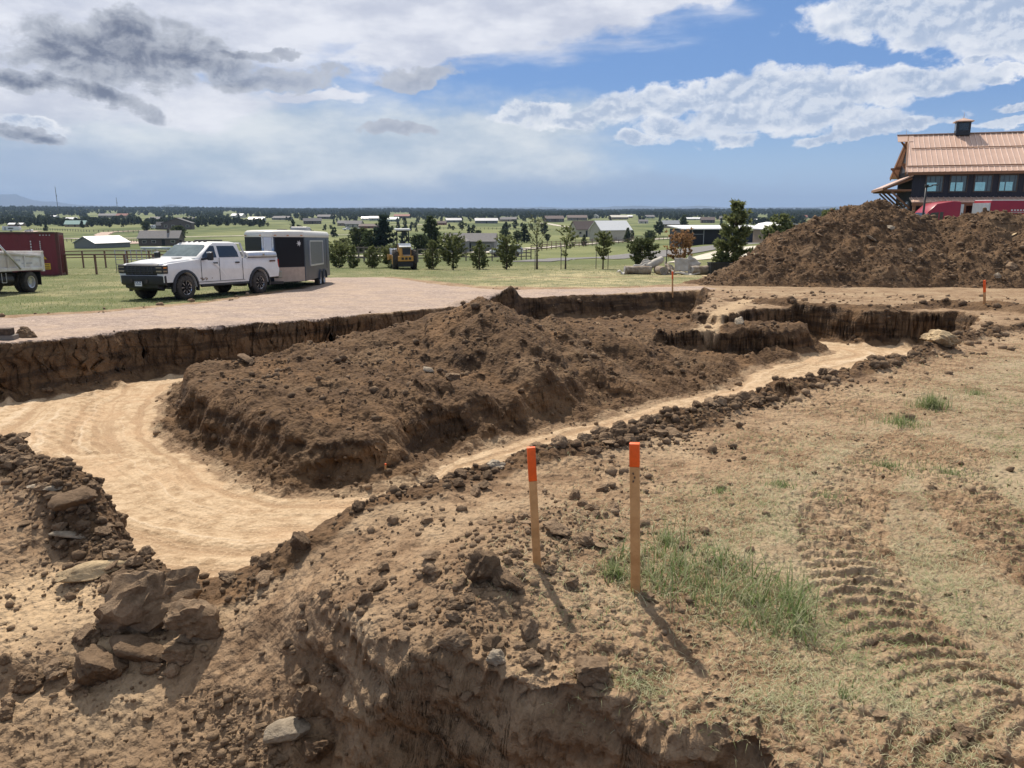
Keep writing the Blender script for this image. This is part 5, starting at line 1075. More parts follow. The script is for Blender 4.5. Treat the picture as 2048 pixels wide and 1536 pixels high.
def sheet(x, y, z, w, d, rot, label, fold=.12, mat='sheet', t=.05, name='liner_sheet'):
    n = 14; root = empty(name, (x, y, bz(x, y) + z), 0, label, 'sheet', 'rolls and sheets in the liner heap'); root.rotation_euler = rot
    g = [[(w * (i / n - .5), d * (j / n - .5), fold * math.sin(i * .7 + j * .35 + x) * math.sin(j * .5 + 1) + fold * .5 * ((i / n - .5) * 2) ** 2) for j in range(n + 1)] for i in range(n + 1)]
    vs = [p for r_ in g for p in r_]; vs2 = [(a, b, c - t) for a, b, c in vs]; N = n + 1; fs = []
    for i in range(n):
        for j in range(n): fs += [(i * N + j, (i + 1) * N + j, (i + 1) * N + j + 1, i * N + j + 1), (N * N + i * N + j, N * N + i * N + j + 1, N * N + (i + 1) * N + j + 1, N * N + (i + 1) * N + j)]
    for i in range(n):
        for a_, b_ in (((i * N), ((i + 1) * N)), ((i * N + n), ((i + 1) * N + n)), (i, i + 1), (n * N + i, n * N + i + 1)): fs.append((a_, b_, N * N + b_, N * N + a_))
    m = MB(); m.add(vs + vs2, fs, True); m.build("folded_sheet", M[mat], root); return root
Yr = 47.5; rx = lambda px: (px - 1024) / 1536 / .9995 * Yr
roll(rx(1273), Yr, 1.6, .27, .05, 'long weathered roll lying flat at the left front of the liner heap'); roll(rx(1318), Yr - .2, 1.1, .27, 1.75, 'weathered roll end on to the camera between the left roll and the folded sheets'); roll(rx(1398), Yr + .1, 1.4, .29, .42, 'weathered roll by itself left of the black bin')
roll(rx(1311), Yr + .7, 1.3, .24, .55, 'grey roll lying slanted on top of the left rolls', z=.45, tilt=-.35, mat='sheet'); roll(rx(1345), Yr + .9, .9, .22, 1.2, 'half hidden grey roll leaning behind the folded sheets', z=.1, tilt=.3, mat='sheet')
sheet(rx(1361), Yr + .2, .62, .85, .85, (1.15, .05, .1), 'pale grey square of liner standing propped in the middle of the heap', .05); sheet(rx(1383), Yr + .5, .66, .8, .9, (.9, -.75, .5), 'grey liner sheet propped at a slant right of the pale square', .06)
sheet(rx(1285), Yr + .5, .62, 1.1, .5, (.3, -.45, .35), 'folded liner sheet on top of the left long roll', .09); sheet(rx(1334), Yr - .1, .45, .55, .9, (.5, .5, .3), 'dark striped liner sheet sliding down beside the end on roll', .08, 'roll'); sheet(rx(1244), Yr, .12, .65, .4, (.1, .1, .2), 'torn white end of liner at the far left of the heap', .10, 'foam'); sheet(rx(1360), Yr - .1, .10, 2.1, .7, (.02, .03, 0), 'crumpled liner spread flat under the front of the heap', .07, 'sheet')
def bin_():
    x, y = (1436 - 1024) / 1536 * 47.5, 47.5; root = empty('steel_bin', (x, y, bz(x, y)), .05, 'black open steel bin at the foot of the large pine', 'bin')
    m = MB(); w, d, h = 1.3, .8, .66
    m.box((0, -d / 2, h / 2 + .05), (w, .03, h)); m.box((0, d / 2, h / 2 + .05), (w, .03, h)); m.box((-w / 2, 0, h / 2 + .05), (.03, d - .035, h)); m.box((w / 2, 0, h / 2 + .05), (.03, d - .035, h)); m.box((0, 0, .07), (w, d, .04)); m.build('tub', M['bin'], root)
    m = MB()
    for s in (-1, 1): m.bar((-w / 2 - .03, s * (d / 2 + .02), h + .06), (w / 2 + .03, s * (d / 2 + .02), h + .06), .05, .05); m.bar((s * (w / 2 + .02), -d / 2, h + .06), (s * (w / 2 + .02), d / 2, h + .06), .05, .05)
    for q in (-.4, 0, .4): m.box((q, -d / 2 - .025, h / 2), (.05, .03, h - .05))
    m.build('rim', M['bin'], root)
bin_()
def semi():
    # red tractor and trailer between the big pile and the barn, pointing left
    x, y = 33.2, 62.0; g = -1.55; root = empty('semi_truck', (x, y, g), math.radians(180 - 4), 'red semi truck with sloped bonnet half hidden behind the big spoil pile', 'semi truck'); root.scale = (.72, .95, 1)
    # x forward; y=-1.25 is nearest the camera after the turn
    W_ = 1.2; prof = [(3.2, .9), (3.35, 1.5), (3.1, 2.0), (1.9, 2.35), (1.25, 3.15), (.4, 3.75), (-1.3, 3.95), (-2.1, 3.9), (-2.1, .9)]
    m = MB(); m.prism(prof, -W_, W_); m.build('cab', M['semired'], root, bevel=.12)
    for s in (-1, 1):
        m = MB(); m.add([(1.25, s * 1.206, 2.45), (.15, s * 1.206, 2.45), (.15, s * 1.206, 3.1), (.95, s * 1.206, 3.05)], [(0, 1, 2, 3)]); m.add([(.02, s * 1.206, 2.45), (-.35, s * 1.206, 2.45), (-.35, s * 1.206, 3.1), (.02, s * 1.206, 3.1)], [(0, 1, 2, 3)]); m.build('side_window', M['glass'], root)
        MB().box((1.35, s * 1.42, 2.7), (.12, .2, .6), bev=.04).build('mirror', M['black'], root)
        for ax_ in (2.3, -2.9, -4.1): wheel(root, ax_, s * 1.0, .5, .3, .3, s, 'rubber', 'rim', 'disc')
        MB().box((3.15, s * .95, 1.55), (.3, .3, .22), bev=.05).build('headlight', M['lamp'], root)
    MB().quad((1.91, -1.0, 2.40), (1.91, 1.0, 2.40), (1.27, .9, 3.12), (1.27, -.9, 3.12)).build('windscreen', M['glass'], root)
    m = MB(); m.box((-2.5, 0, .95), (5.2, .9, .25)); m.build('chassis', M['black'], root)
    m = MB(); m.box((-2.35, 0, 2.6), (.3, 2.0, 2.2)); m.build('sleeper_fairing', M['steel'], root)
    x2, y2 = 44.2, y - .6
    tr = empty('semi_trailer', (x2, y2, g), math.radians(180 - 4), 'long red box trailer with silver nose and white roof line behind the right spoil peak', 'semi trailer')
    m = MB(); m.box((0, 0, 2.58), (14.6, 2.55, 2.78)); m.build('box', M['semired'], tr, bevel=.03)
    MB().box((7.36, 0, 2.5), (.12, 2.45, 2.6)).build('front_wall', M['steel'], tr)
    MB().box((0, 0, 4.0), (14.5, 2.5, .06)).build('roof', M['roofwhite'], tr)
    m = MB()
    for s in (-1, 1):
        for i in range(6): m.box((5.7 - i * .22, s * 1.285, 3.25), (.13, .01, .11))
        m.box((5.1, s * 1.285, 3.1), (1.4, .01, .03))
    m.build('side_lettering', M['text'], tr)
    m = MB(); m.box((4.6, 1.30, 2.6), (.35, .02, 2.6)); m.box((4.6, -1.30, 2.6), (.35, .02, 2.6)); m.build('side_door_post', M['barkg'], tr)
    for s in (-1, 1):
        for ax_ in (-4.8, -6.0): wheel(tr, ax_, s * 1.05, .5, .3, .3, s, 'rubber', 'rim', 'disc')
        MB().bar((4.6, s * .9, 0.05), (4.6, s * .9, 1.2), .1, .1).build('landing_leg', M['black'], tr)
    MB().box((-5.4, 0, 1.05), (2.4, 2.0, .25)).build('axle_frame', M['black'], tr)
semi()
def simplecar(px, py, L, body, label, kind='suv', rz=0.0, glass='glass', y=None, cat='car', name='parked_car'):
    x, yy, z = hb(px, py)
    root = empty(name, (x, yy, z), rz, label, cat, tilt=slope(x, yy, 6)); k = L / 4.6
    prof = {'suv': [(-2.2, .35), (2.2, .35), (2.28, .85), (1.35, 1.02), (.75, 1.55), (-1.9, 1.6), (-2.3, 1.0)], 'pickup': [(-2.7, .45), (2.6, .45), (2.7, 1.0), (1.5, 1.15), (.95, 1.72), (-.55, 1.75), (-.8, 1.2), (-2.75, 1.2)], 'van': [(-2.5, .35), (2.4, .35), (2.5, 1.1), (1.9, 1.3), (1.4, 2.0), (-2.5, 2.1)]}[kind]
    m = MB(); m.prism([(a * k, b * k) for a, b in prof], -.9 * k, .9 * k); m.build('body', body, root, bevel=.08 * k)
    wn_ = {'suv': [(1.15, 1.04), (.68, 1.48), (-1.75, 1.50), (-2.0, 1.04)], 'pickup': [(1.3, 1.2), (.9, 1.64), (-.5, 1.66), (-.62, 1.2)], 'van': [(1.8, 1.35), (1.35, 1.85), (.4, 1.85), (.4, 1.35)]}[kind]
    m = MB()
    for s in (-1, 1): m.add([(a * k, s * .905 * k, b * k) for a, b in wn_], [(0, 1, 2, 3)])
    m.build('side_window', M[glass], root)
    fx_ = {'suv': ((1.37, 1.04), (.80, 1.50)), 'pickup': ((1.52, 1.17), (1.0, 1.66)), 'van': ((1.92, 1.32), (1.44, 1.95))}[kind]
    MB().quad(((fx_[0][0] + .02) * k, -.75 * k, fx_[0][1] * k), ((fx_[0][0] + .02) * k, .75 * k, fx_[0][1] * k), ((fx_[1][0] + .02) * k, .7 * k, fx_[1][1] * k), ((fx_[1][0] + .02) * k, -.7 * k, fx_[1][1] * k)).build('windscreen', M[glass], root)
    for s in (-1, 1):
        for ax_ in (1.4, -1.4): 
            m = MB(); m.tube((ax_ * k, s * .72 * k, .36 * k), (ax_ * k, s * .94 * k, .36 * k), .36 * k, n=14); m.build('wheel', M['rubber'], root)
    return root
# ------------------------------------------------------------------ big spoil pile
def pile(name, peaks, label, x0, x1, y0, y1, seed, res=.055):
    xs = np.arange(x0, x1, res); ys = np.arange(y0, y1, res); X, Y = np.meshgrid(xs, ys)
    Z = np.full(X.shape, -9.0); wx = .35 * fbm(X * .5, Y * .5, 3, seed); wy = .35 * fbm(X * .5 + 9, Y * .5, 3, seed + 1)
    for pts, sl_, rd in peaks:
        d, v, _, _ = pline(pts, X + wx, Y + wy); Z = smax(Z, v - sl_ * (np.sqrt(d * d + rd * rd) - rd), .22)
    B = base(X, Y); h = Z - B; k = ss(-.3, .4, h)
    Z = Z + k * (.16 * fbm(X * 1.0, Y * 1.0, 4, seed + 2) + .07 * fbm(X * 4, Y * 2.5, 3, seed + 3) + (lumps(X * 1.7, Y * 1.7, seed + 4, .2) * .08 + lumps(X * 4.2, Y * 4.2, seed + 5, .45) * .08 + lumps(X * 9, Y * 9, seed + 6, .7) * .07))
    nr, nc = X.shape; i = np.arange(nr - 1)[:, None] * nc + np.arange(nc - 1)[None, :]
    quads = np.stack([i, i + 1, i + nc + 1, i + nc], -1).reshape(-1, 4); hv = (Z - B).ravel(); quads = quads[(hv[quads] > -.12).any(1)]
    used, inv = np.unique(quads.ravel(), return_inverse=True); co = np.stack([X.ravel(), Y.ravel(), Z.ravel()], 1)[used]
    one = np.ones(len(used)); o = numesh(name, co, inv.reshape(-1, 4), M_EARTH, None, attrs=dict(fl=one * 0, dk=one * .92, gv=one * 0, gs=one * 0, gn=one * 0, pf=one * 0, bn=one * 0, sk=one * 0))
    o.data.polygons.foreach_set('use_smooth', [True] * len(o.data.polygons)); tag(o, label, 'dirt pile')
    return lambda x, y: float(Z[min(nr - 1, max(0, int(round((y - y0) / res)))), min(nc - 1, max(0, int(round((x - x0) / res))))])
def pk(px, py, Y):
    d = pixdir(px, py); t = Y / d.y; return d.x * t, Y, EYE + d.z * t
pz = pile('spoil_pile', [([pk(1757, 408, 39.5), pk(1700, 415, 39)], .72, .35), ([pk(1700, 415, 39), pk(1600, 456, 38)], .72, .5), ([pk(1757, 408, 39.5), pk(1850, 436, 40)], .7, .4), ([pk(1580, 478, 37.5), pk(1500, 520, 37)], .6, .5), ([pk(1500, 520, 37), pk(1440, 556, 36.2)], .5, .4)],
          'tall brown spoil pile with a pointed top, the left one of the two merged heaps', 7.5, 29, 31, 47, 601)
pz2 = pile('spoil_pile', [([pk(1900, 440, 40), pk(1985, 424, 38.5)], .68, .5), ([pk(1985, 424, 38.5), pk(2040, 430, 38), pk(2200, 425, 38), pk(2500, 440, 38)], .7, .5), ([pk(1985, 424, 38.5), pk(1960, 500, 36.2)], .62, .3)],
           'brown spoil pile at the right edge, the right one of the two merged heaps', 17.5, 44, 30.5, 46.5, 631)
for i, (px, py, r, mt, fl_) in enumerate([(1785, 455, .22, 'gclod', 1), (1745, 478, .3, 'gclod', 1), (1710, 472, .24, 'clod', 1), (1690, 580, .26, 'clod', 0), (2025, 470, .2, 'tclod', 1), (2022, 532, .3, 'clod', 0), (1995, 552, .18, 'gclod', 0), (1640, 470, .2, 'clod', 1), (1820, 500, .14, 'gclod', 0), (1560, 520, .2, 'clod', 1)]):
    d = pixdir(px, py); t = 30.0
    while t < 46:
        x, y = d.x * t, d.y * t; z = EYE + d.z * t
        if 8 < x < 28.5 and 31.2 < y < 46.5 and z < pz(x, y): break
        if 18 < x < 43 and 31 < y < 46 and z < pz2(x, y): break
        t += .05
    lab = ['pale slab high on the front of the pointed spoil pile', 'wide pale slab below the top of the pointed spoil pile', 'brown slab left of the wide pale slab on the spoil pile', 'rounded boulder at the foot of the spoil piles near the dirt track', 'tan slab near the top of the right hand spoil pile', 'round brown clod on the lower face of the right hand spoil pile',
           'grey stone low on the right hand spoil pile', 'flat brown clod on the left shoulder of the spoil pile', 'grey stone in the gully between the two spoil piles', 'flat brown clod low on the left flank of the spoil pile'][i]
    me = (SLK if fl_ else RK)[mt][i % 4]; o = bpy.data.objects.new('stone' if mt in ('gclod', 'tclod') else 'dirt_clod', me); COL.objects.link(o); o.scale = (r * 1.2, r, r * .9); o.location = (x, y, z); o.rotation_euler = (.5, .2, i); tag(o, lab, 'stone' if mt in ('gclod', 'tclod') else 'clod')
def pilecrumbs():
    n = 17000; g = np.random.default_rng(77); V = []; F = []; me = rockmesh(450, 1); v0 = np.array([v.co[:] for v in me.vertices]); f0 = np.array([p.vertices[:] for p in me.polygons]); off = 0
    xs = g.uniform(8, 43, n * 3); ys = g.uniform(31.3, 42, n * 3); c = 0
    for x, y in zip(xs, ys):
        z = -9
        if 8 < x < 28.5: z = pz(x, y)
        if 18 < x < 43: z = max(z, pz2(x, y))
        b_ = -.055 * (y - 3)
        if z < b_ - .1 or c > n: continue
        c += 1; s = .024 * (1 + g.pareto(2.6)); s = min(s, .17); a = g.uniform(0, 6.28); R_ = np.array([[math.cos(a), -math.sin(a), 0], [math.sin(a), math.cos(a), 0], [0, 0, 1]])
        V.append((v0 * s * g.uniform(.7, 1.2, 3)) @ R_.T + (x, y, z + s * .3)); F.append(f0 + off); off += len(v0)
    numesh('spoil_crumbs', np.concatenate(V), np.concatenate(F), M['dclod'], 'stuff')
pilecrumbs()
# ------------------------------------------------------------------ trees
def tufts(P, D, size, n, g, wide=.30):
    """clusters of n thin needle triangles at points P leaning along D; returns V, F"""
    k = len(P); Pn = np.repeat(P, n, 0); Dn = np.repeat(D, n, 0) + g.normal(0, .75, (k * n, 3)); Dn /= np.linalg.norm(Dn, axis=1)[:, None] + 1e-9
    S_ = (size if np.ndim(size) else np.full(k, size)); S_ = np.repeat(S_, n) * g.uniform(.6, 1.25, k * n)
    side = np.cross(Dn, g.normal(0, 1, (k * n, 3))); side /= np.linalg.norm(side, axis=1)[:, None] + 1e-9
    a = Pn - side * S_[:, None] * wide; b = Pn + side * S_[:, None] * wide; c = Pn + Dn * S_[:, None]
    V = np.stack([a, b, c], 1).reshape(-1, 3); return V, np.arange(len(V)).reshape(-1, 3)
def conifer_mesh(seed, H, rad, whorls, per, tuft, nt, start=.12, kind='cone', sparse=1.0, tilt=.35, wide=.30):
    g = np.random.default_rng(seed); P = []; D = []; br = MB(); trunk = MB(); n = 7
    lean = g.normal(0, .02, 2); r0 = H * .020 + .012
    zs = np.linspace(0, H * .97, 8); pts = [(lean[0] * z * (z / H), lean[1] * z, z) for z in zs]
    for i in range(7): trunk.tube(pts[i], pts[i + 1], r0 * (1 - i / 7.5), r0 * (1 - (i + 1) / 7.5), 6, False)
    for w in range(whorls):
        t = start + (1 - start) * (w + g.uniform(-.3, .3)) / whorls; t = min(max(t, start * .8), .99); z = t * H
        env = {'cone': (1 - t) ** .8 * (1.0 if t > start + .12 else .75), 'oval': math.sin(math.pi * min(1, (t - start * .5) / (1.02 - start * .5))) ** .7, 'top': max(0, math.sin(math.pi * (t - start) / (1 - start))) ** .6, 'dense': (1 - t) ** .62}[kind]
        m_ = max(2, int(per * (.6 + .7 * g.random())))
        for b in range(m_):
            if g.random() > sparse: continue
            a = g.uniform(0, 6.28); L = rad * env * g.uniform(.55, 1.18) + .04 * H * .3; up = tilt * g.uniform(.3, 1.4)
            c, s = math.cos(a), math.sin(a); bx, by = lean[0] * z * (z / H), lean[1] * z
            br.tube((bx, by, z), (bx + c * L * .9, by + s * L * .9, z + L * up * .85), r0 * .25 * (1.2 - t), .004, 4, False, False)
            q = max(2, int(L / (tuft * .62)));
            for j in range(q):
                f = (j + 1) / q; f = .25 + .75 * f; P.append((bx + c * L * f + g.normal(0, .05 * rad), by + s * L * f + g.normal(0, .05 * rad), z + L * up * f ** 1.3 + g.normal(0, .03 * rad))); D.append((c * .6, s * .6, .55))
    P.append((lean[0] * H, lean[1] * H, H * .95)); D.append((0, 0, 1)); P.append((lean[0] * H, lean[1] * H, H * .88)); D.append((0, 0, 1))
    V, F = tufts(np.array(P), np.array(D), tuft, nt, g, wide); return V, F, trunk, br
def tree(seed, x, y, H, rad, leaf, label, name='pine_tree', cat='tree', group=None, bark='bark', rz=0, **kw):
    V, F, tk, br = conifer_mesh(seed, H, rad, **kw); root = empty(name, (x, y, gz(x, y) - .04 if y < 60 else bz(x, y) - .1), rz, label, cat, group)
    t = tk.build('trunk', M[bark], root); br.build('branches', M[bark], t); numesh('crown', V, F, M[leaf], parent=root); return root
def at(px, py, Y=None):
    if Y is None: return hb(px, py)
    d = pixdir(px, py); t = Y / d.y; return d.x * t, Y, EYE + d.z * t
def hgt(px, ytop, x, y):
    """the height a thing needs to reach picture row ytop when it stands at x, y"""
    d = pixdir(px, ytop); return EYE + d.z / d.y * y - bz(x, y)
YOUNG = [(678, 490, 61, .9, 'bushy young pine nearest the trailer, leftmost of the row', 'oval', 14), (707, 488, 60, .45, 'slim hazy young pine, second in the row from the trailer', 'cone', 12), (745, 490, 61, .75, 'short cone shaped young pine left of the roller', 'cone', 14), (779, 494, 62, .65, 'low young pine touching the left side of the roller', 'oval', 12),
    (866, 478, 60, .75, 'young pine just right of the roller, first of the four close together', 'cone', 15), (906, 472, 59, .95, 'wide young pine, second right of the roller before the grey house', 'oval', 16), (959, 479, 60, .80, 'young pine with open lower boughs, third right of the roller', 'cone', 14), (1013, 473, 58.5, .78, 'tall oval young pine in front of the parked sport utility car', 'oval', 17)]
for i, (px, ty, Y, rd, lb, kd, wh) in enumerate(YOUNG):
    x, _, _ = at(px, 530, Y); tree(700 + i, x, Y, hgt(px, ty, x, Y), rd * 1.15, 'young', lb, 'young_pine', 'young pine', 'young pines in the row along the lawn', kind=kd, whorls=wh, per=7, tuft=.17, nt=7, start=.06, tilt=.7)
x, _, _ = at(1074, 530, 59); tree(720, x, 59, hgt(1074, 436, x, 59), .85, 'oak', 'tall thin nearly bare young tree tied to stakes', 'bare_tree', 'tree', kind='top', whorls=13, per=5, tuft=.14, nt=2, start=.30, tilt=1.1, sparse=.8)
x, _, _ = at(1131, 530, 58); tree(721, x, 58, hgt(1131, 452, x, 58), .75, 'young', 'spindly young pine with needles only in tufts near the top', 'young_pine', 'young pine', kind='top', whorls=9, per=4, tuft=.2, nt=6, start=.30, tilt=.6, sparse=.8)
x, _, _ = at(1206, 530, 57); tree(722, x, 57, hgt(1206, 464, x, 57), .68, 'young', 'round topped young pine with a clear trunk between two stakes', 'young_pine', 'young pine', kind='top', whorls=11, per=6, tuft=.2, nt=8, start=.30, tilt=.5)
for px, ty, lb in [(1070, 500, 'thin stake left of the nearly bare tree'), (1122, 488, 'thin stake left of the spindly young pine'), (1192, 500, 'thin stake left of the round topped young pine'), (1216, 500, 'thin stake right of the round topped young pine')]:
    Y = 57.5; x, _, _ = at(px, 530, Y); r_ = empty('tree_stake', (x, Y, bz(x, Y)), 0, lb, 'stake', 'stakes beside young trees'); h = hgt(px, ty, x, Y); m = MB(); m.tube((0, 0, -.2), (0, 0, h), .03, .028, 8); m.build('pole', M['barkg'], r_); m = MB(); m.bar((0, 0, h * .72), (.32 if px in (1070, 1122, 1192) else -.32, .05, h * .74), .015, .03); m.build('tie_strap', M['black'], r_)
x, _, _ = at(1284, 530, 53); tree(723, x, 53, hgt(1284, 478, x, 53), 1.05, 'bush', 'dark green bush behind the left of the liner heap', 'bush', 'bush', kind='oval', whorls=14, per=9, tuft=.17, nt=8, start=.02, tilt=.5)
x, _, _ = at(1361, 515, 54); tree(724, x, 54, hgt(1361, 467, x, 54), .95, 'dead', 'dead brown pine behind the liner heap', 'dead_pine', 'tree', kind='oval', whorls=12, per=6, tuft=.2, nt=6, start=.10, tilt=.9)
x, _, _ = at(1333, 520, 52); MBp = MB().tube((0, 0, -.1), (0, 0, 1.5), .035, .03, 8); rp = empty('fence_post', (x, 52, bz(x, 52)), 0, 'lone dark steel post between the liner heap and the dead pine', 'post'); MBp.build('post', M['black'], rp); MB().box((0, 0, 1.5), (.09, .09, .04)).build('post_cap', M['black'], rp)
x, _, _ = at(1466, 530, 48.5); tree(725, x, 48.5, hgt(1470, 402, x, 48.5), 1.35, 'young', 'tall full pine left of the big spoil pile, largest tree in the picture', 'pine_tree', 'tree', kind='dense', whorls=20, per=7, tuft=.28, nt=10, start=.12, tilt=.35)
for px, ty, Y, rd, lb in [(1553, 428, 75, 1.7, 'pine between the long black shed and the tan shed'), (1650, 419, 72, 1.6, 'bright green pine top showing over the left shoulder of the spoil pile'), (1535, 482, 62, .7, 'small pine at the driveway by the tan shed'), (1518, 500, 60, .45, 'tiny pine beside the driveway')]:
    x, _, _ = at(px, 500, Y); tree(726 + int(px), x, Y, hgt(px, ty, x, Y), rd, 'young', lb, 'pine_tree', 'tree', kind='dense', whorls=13, per=7, tuft=.30 if rd > 1 else .15, nt=8, start=.1, tilt=.4)
BIGT = [(770, 432, 508, 5.2, 'spruce', 'big blue grey spruce behind the roller', 'dense'), (722, 458, 506, 4.0, 'bush', 'broad dark tree left of the big blue spruce', 'oval'), (745, 462, 508, 3.6, 'pine', 'dark tree joining the broad tree and the blue spruce', 'oval'), (863, 436, 506, 4.2, 'pine', 'big dark conifer left of the grey ranch house', 'dense'), (840, 470, 508, 3.0, 'pine', 'low dark pine against the left end of the grey house', 'oval'),
    (957, 461, 478, 2.4, 'pine', 'low pine behind the grey house roof', 'oval'), (1010, 459, 480, 3.0, 'pine', 'rounded pine behind the right end of the grey house', 'oval'), (1035, 462, 484, 3.4, 'bush', 'broad green tree right of the grey house', 'oval'), (1300, 462, 486, 2.0, 'pine', 'small pine at the right end of the green metal barn', 'oval'), (1255, 457, 484, 1.6, 'pine', 'thin pine before the big metal barn', 'cone'), (1175, 458, 470, 1.8, 'pine', 'pine left of the beige house with brown roof', 'oval'),
    (1095, 468, 482, 2.4, 'bush', 'green tree between the grey house and the horse fence', 'oval'), (1168, 470, 492, 1.3, 'pine', 'small pine on the slope before the beige house', 'cone'), (1367, 432, 462, 3.6, 'pine', 'dark tall pine above the long black shed', 'dense'), (360, 453, 482, 4.4, 'bush', 'grey green tree behind the pickup beside the brown ranch house', 'oval'), (292, 444, 463, 3.6, 'pine', 'dark round tree beside the white van in the valley', 'oval'), (244, 476, 492, 1.8, 'oak', 'small grey tree on the pink driveway in the valley', 'oval'), (686, 478, 512, 2.6, 'oak', 'grey green tree just right of the enclosed trailer', 'oval')]
for i, (px, ty, by, rd, lf, lb, kd) in enumerate(BIGT):
    x, y, z = hb(px, by); k = y / 1536; H = (by - ty) * k * 1.02; rd = rd * 0 + {'dense': .34, 'oval': .48, 'cone': .3}[kd] * H
    tree(760 + i, x, y, H, rd, lf, lb, 'spruce_tree' if lf == 'spruce' else 'conifer' if lf == 'pine' else 'leafy_tree', 'tree', kind=kd, whorls=16, per=9, tuft=H * .075, nt=9, start=.05, tilt=.25)
# far pines: 260 single trees, the rest of the woods as one mass
def farmesh(seed, H, kd):
    V, F, tk, br = conifer_mesh(seed, H, H * .33, 9, 7, H * .15, 3, start=.12, kind=kd, tilt=.2, wide=.5); tv = np.array(tk.v); tf = []
    for f in tk.f: tf += [(f[0], f[1], f[2]), (f[0], f[2], f[3])]
    V2 = np.concatenate([V, tv]); F2 = np.concatenate([F, np.array(tf) + len(V)])
    me = bpy.data.meshes.new('far_pine'); me.from_pydata(V2.tolist(), [], F2.tolist()); me.materials.append(M['farpine']); return me, V2, F2
FARM = [farmesh(800 + i, 6.5, ('oval', 'dense', 'oval', 'cone')[i % 4]) for i in range(6)]
def forest():
    g = np.random.default_rng(99); n = 60000; r = np.exp(g.uniform(math.log(300), math.log(6500), n)); a = np.radians(g.uniform(-38, 38, n)); X = np.sin(a) * r; Y = np.cos(a) * r
    dens = pn(X / 260, Y / 200, 201) + .6 * pn(X / 90, Y / 70, 202); px = X / Y * 1536 + 1024; k_ = -(base(X, Y) - EYE) / Y; py = 768 - np.tan(np.arctan(-k_) + PITCH) * 1536
    p = .020 + .28 * ss(.15, .7, dens) * ss(350, 900, r) + .85 * ss(1300, 2600, r) * ss(-.5, .2, dens) + .16 * ss(900, 1500, r)
    band = np.exp(-((py - 447) / 6.5) ** 2) * (px < 560) * (.6 + .4 * ss(-.3, .3, dens)) + .8 * np.exp(-((py - 440) / 9) ** 2) * (px > 1450) + .35 * np.exp(-((py - 434) / 5) ** 2); p = np.maximum(p, band * .75)
    p *= np.where((py > 455) & (px < 560), .12, 1); p *= np.where((py > 466), .3, 1)
    for hx, hy, hw in HOUSEPX: p *= np.where((np.abs(px - hx) < hw * .62) & (py > hy - 1) & (py < hy + 12), 0, 1)
    keep = (g.random(n) < p * .55); X, Y, r = X[keep], Y[keep], r[keep]; Z = base(X, Y); o_ = np.argsort(r); X, Y, Z, r = X[o_], Y[o_], Z[o_], r[o_]; N = 255
    for i in range(min(N, len(X))):
        me = FARM[i % 6][0]; o = bpy.data.objects.new('far_pine', me); COL.objects.link(o); s = g.uniform(.45, 1.15); o.scale = (s, s, s * g.uniform(.85, 1.15)); o.location = (X[i], Y[i], Z[i] - .2); o.rotation_euler = (0, 0, g.uniform(0, 6.28))
        px_ = X[i] / Y[i] * 1536 + 1024; w_ = 'left' if px_ < 680 else 'middle' if px_ < 1300 else 'right'
        tag(o, 'small dark green pine dotted over the %s of the far valley' % w_, 'tree', 'pines dotted over the %s of the valley' % w_)
    Vs = []; Fs = []; off = 0; X, Y, Z, r = X[N:], Y[N:], Z[N:], r[N:]
    low = []
    for i in range(4):
        V, F, _, _ = conifer_mesh(900 + i, 7.5, 2.9, 5, 5, 2.0, 2, start=.1, kind='oval', tilt=.2, wide=.6); low.append((V, F))
    for i in range(len(X)):
        if r[i] < 1300: V, F = FARM[i % 6][1:]; 
        else: V, F = low[i % 4]
        s = g.uniform(.6, 1.2) * (1 if r[i] < 1300 else 1 + min(.9, (r[i] - 1300) / 4000)); a_ = g.uniform(0, 6.28); c, q = math.cos(a_) * s, math.sin(a_) * s
        Vs.append(np.stack([V[:, 0] * c - V[:, 1] * q + X[i], V[:, 0] * q + V[:, 1] * c + Y[i], V[:, 2] * s + Z[i] - .3], 1)); Fs.append(F + off); off += len(V)
    print('forest', len(X), off); numesh('distant_woodland', np.concatenate(Vs), np.concatenate(Fs), M['farpine'], 'stuff')
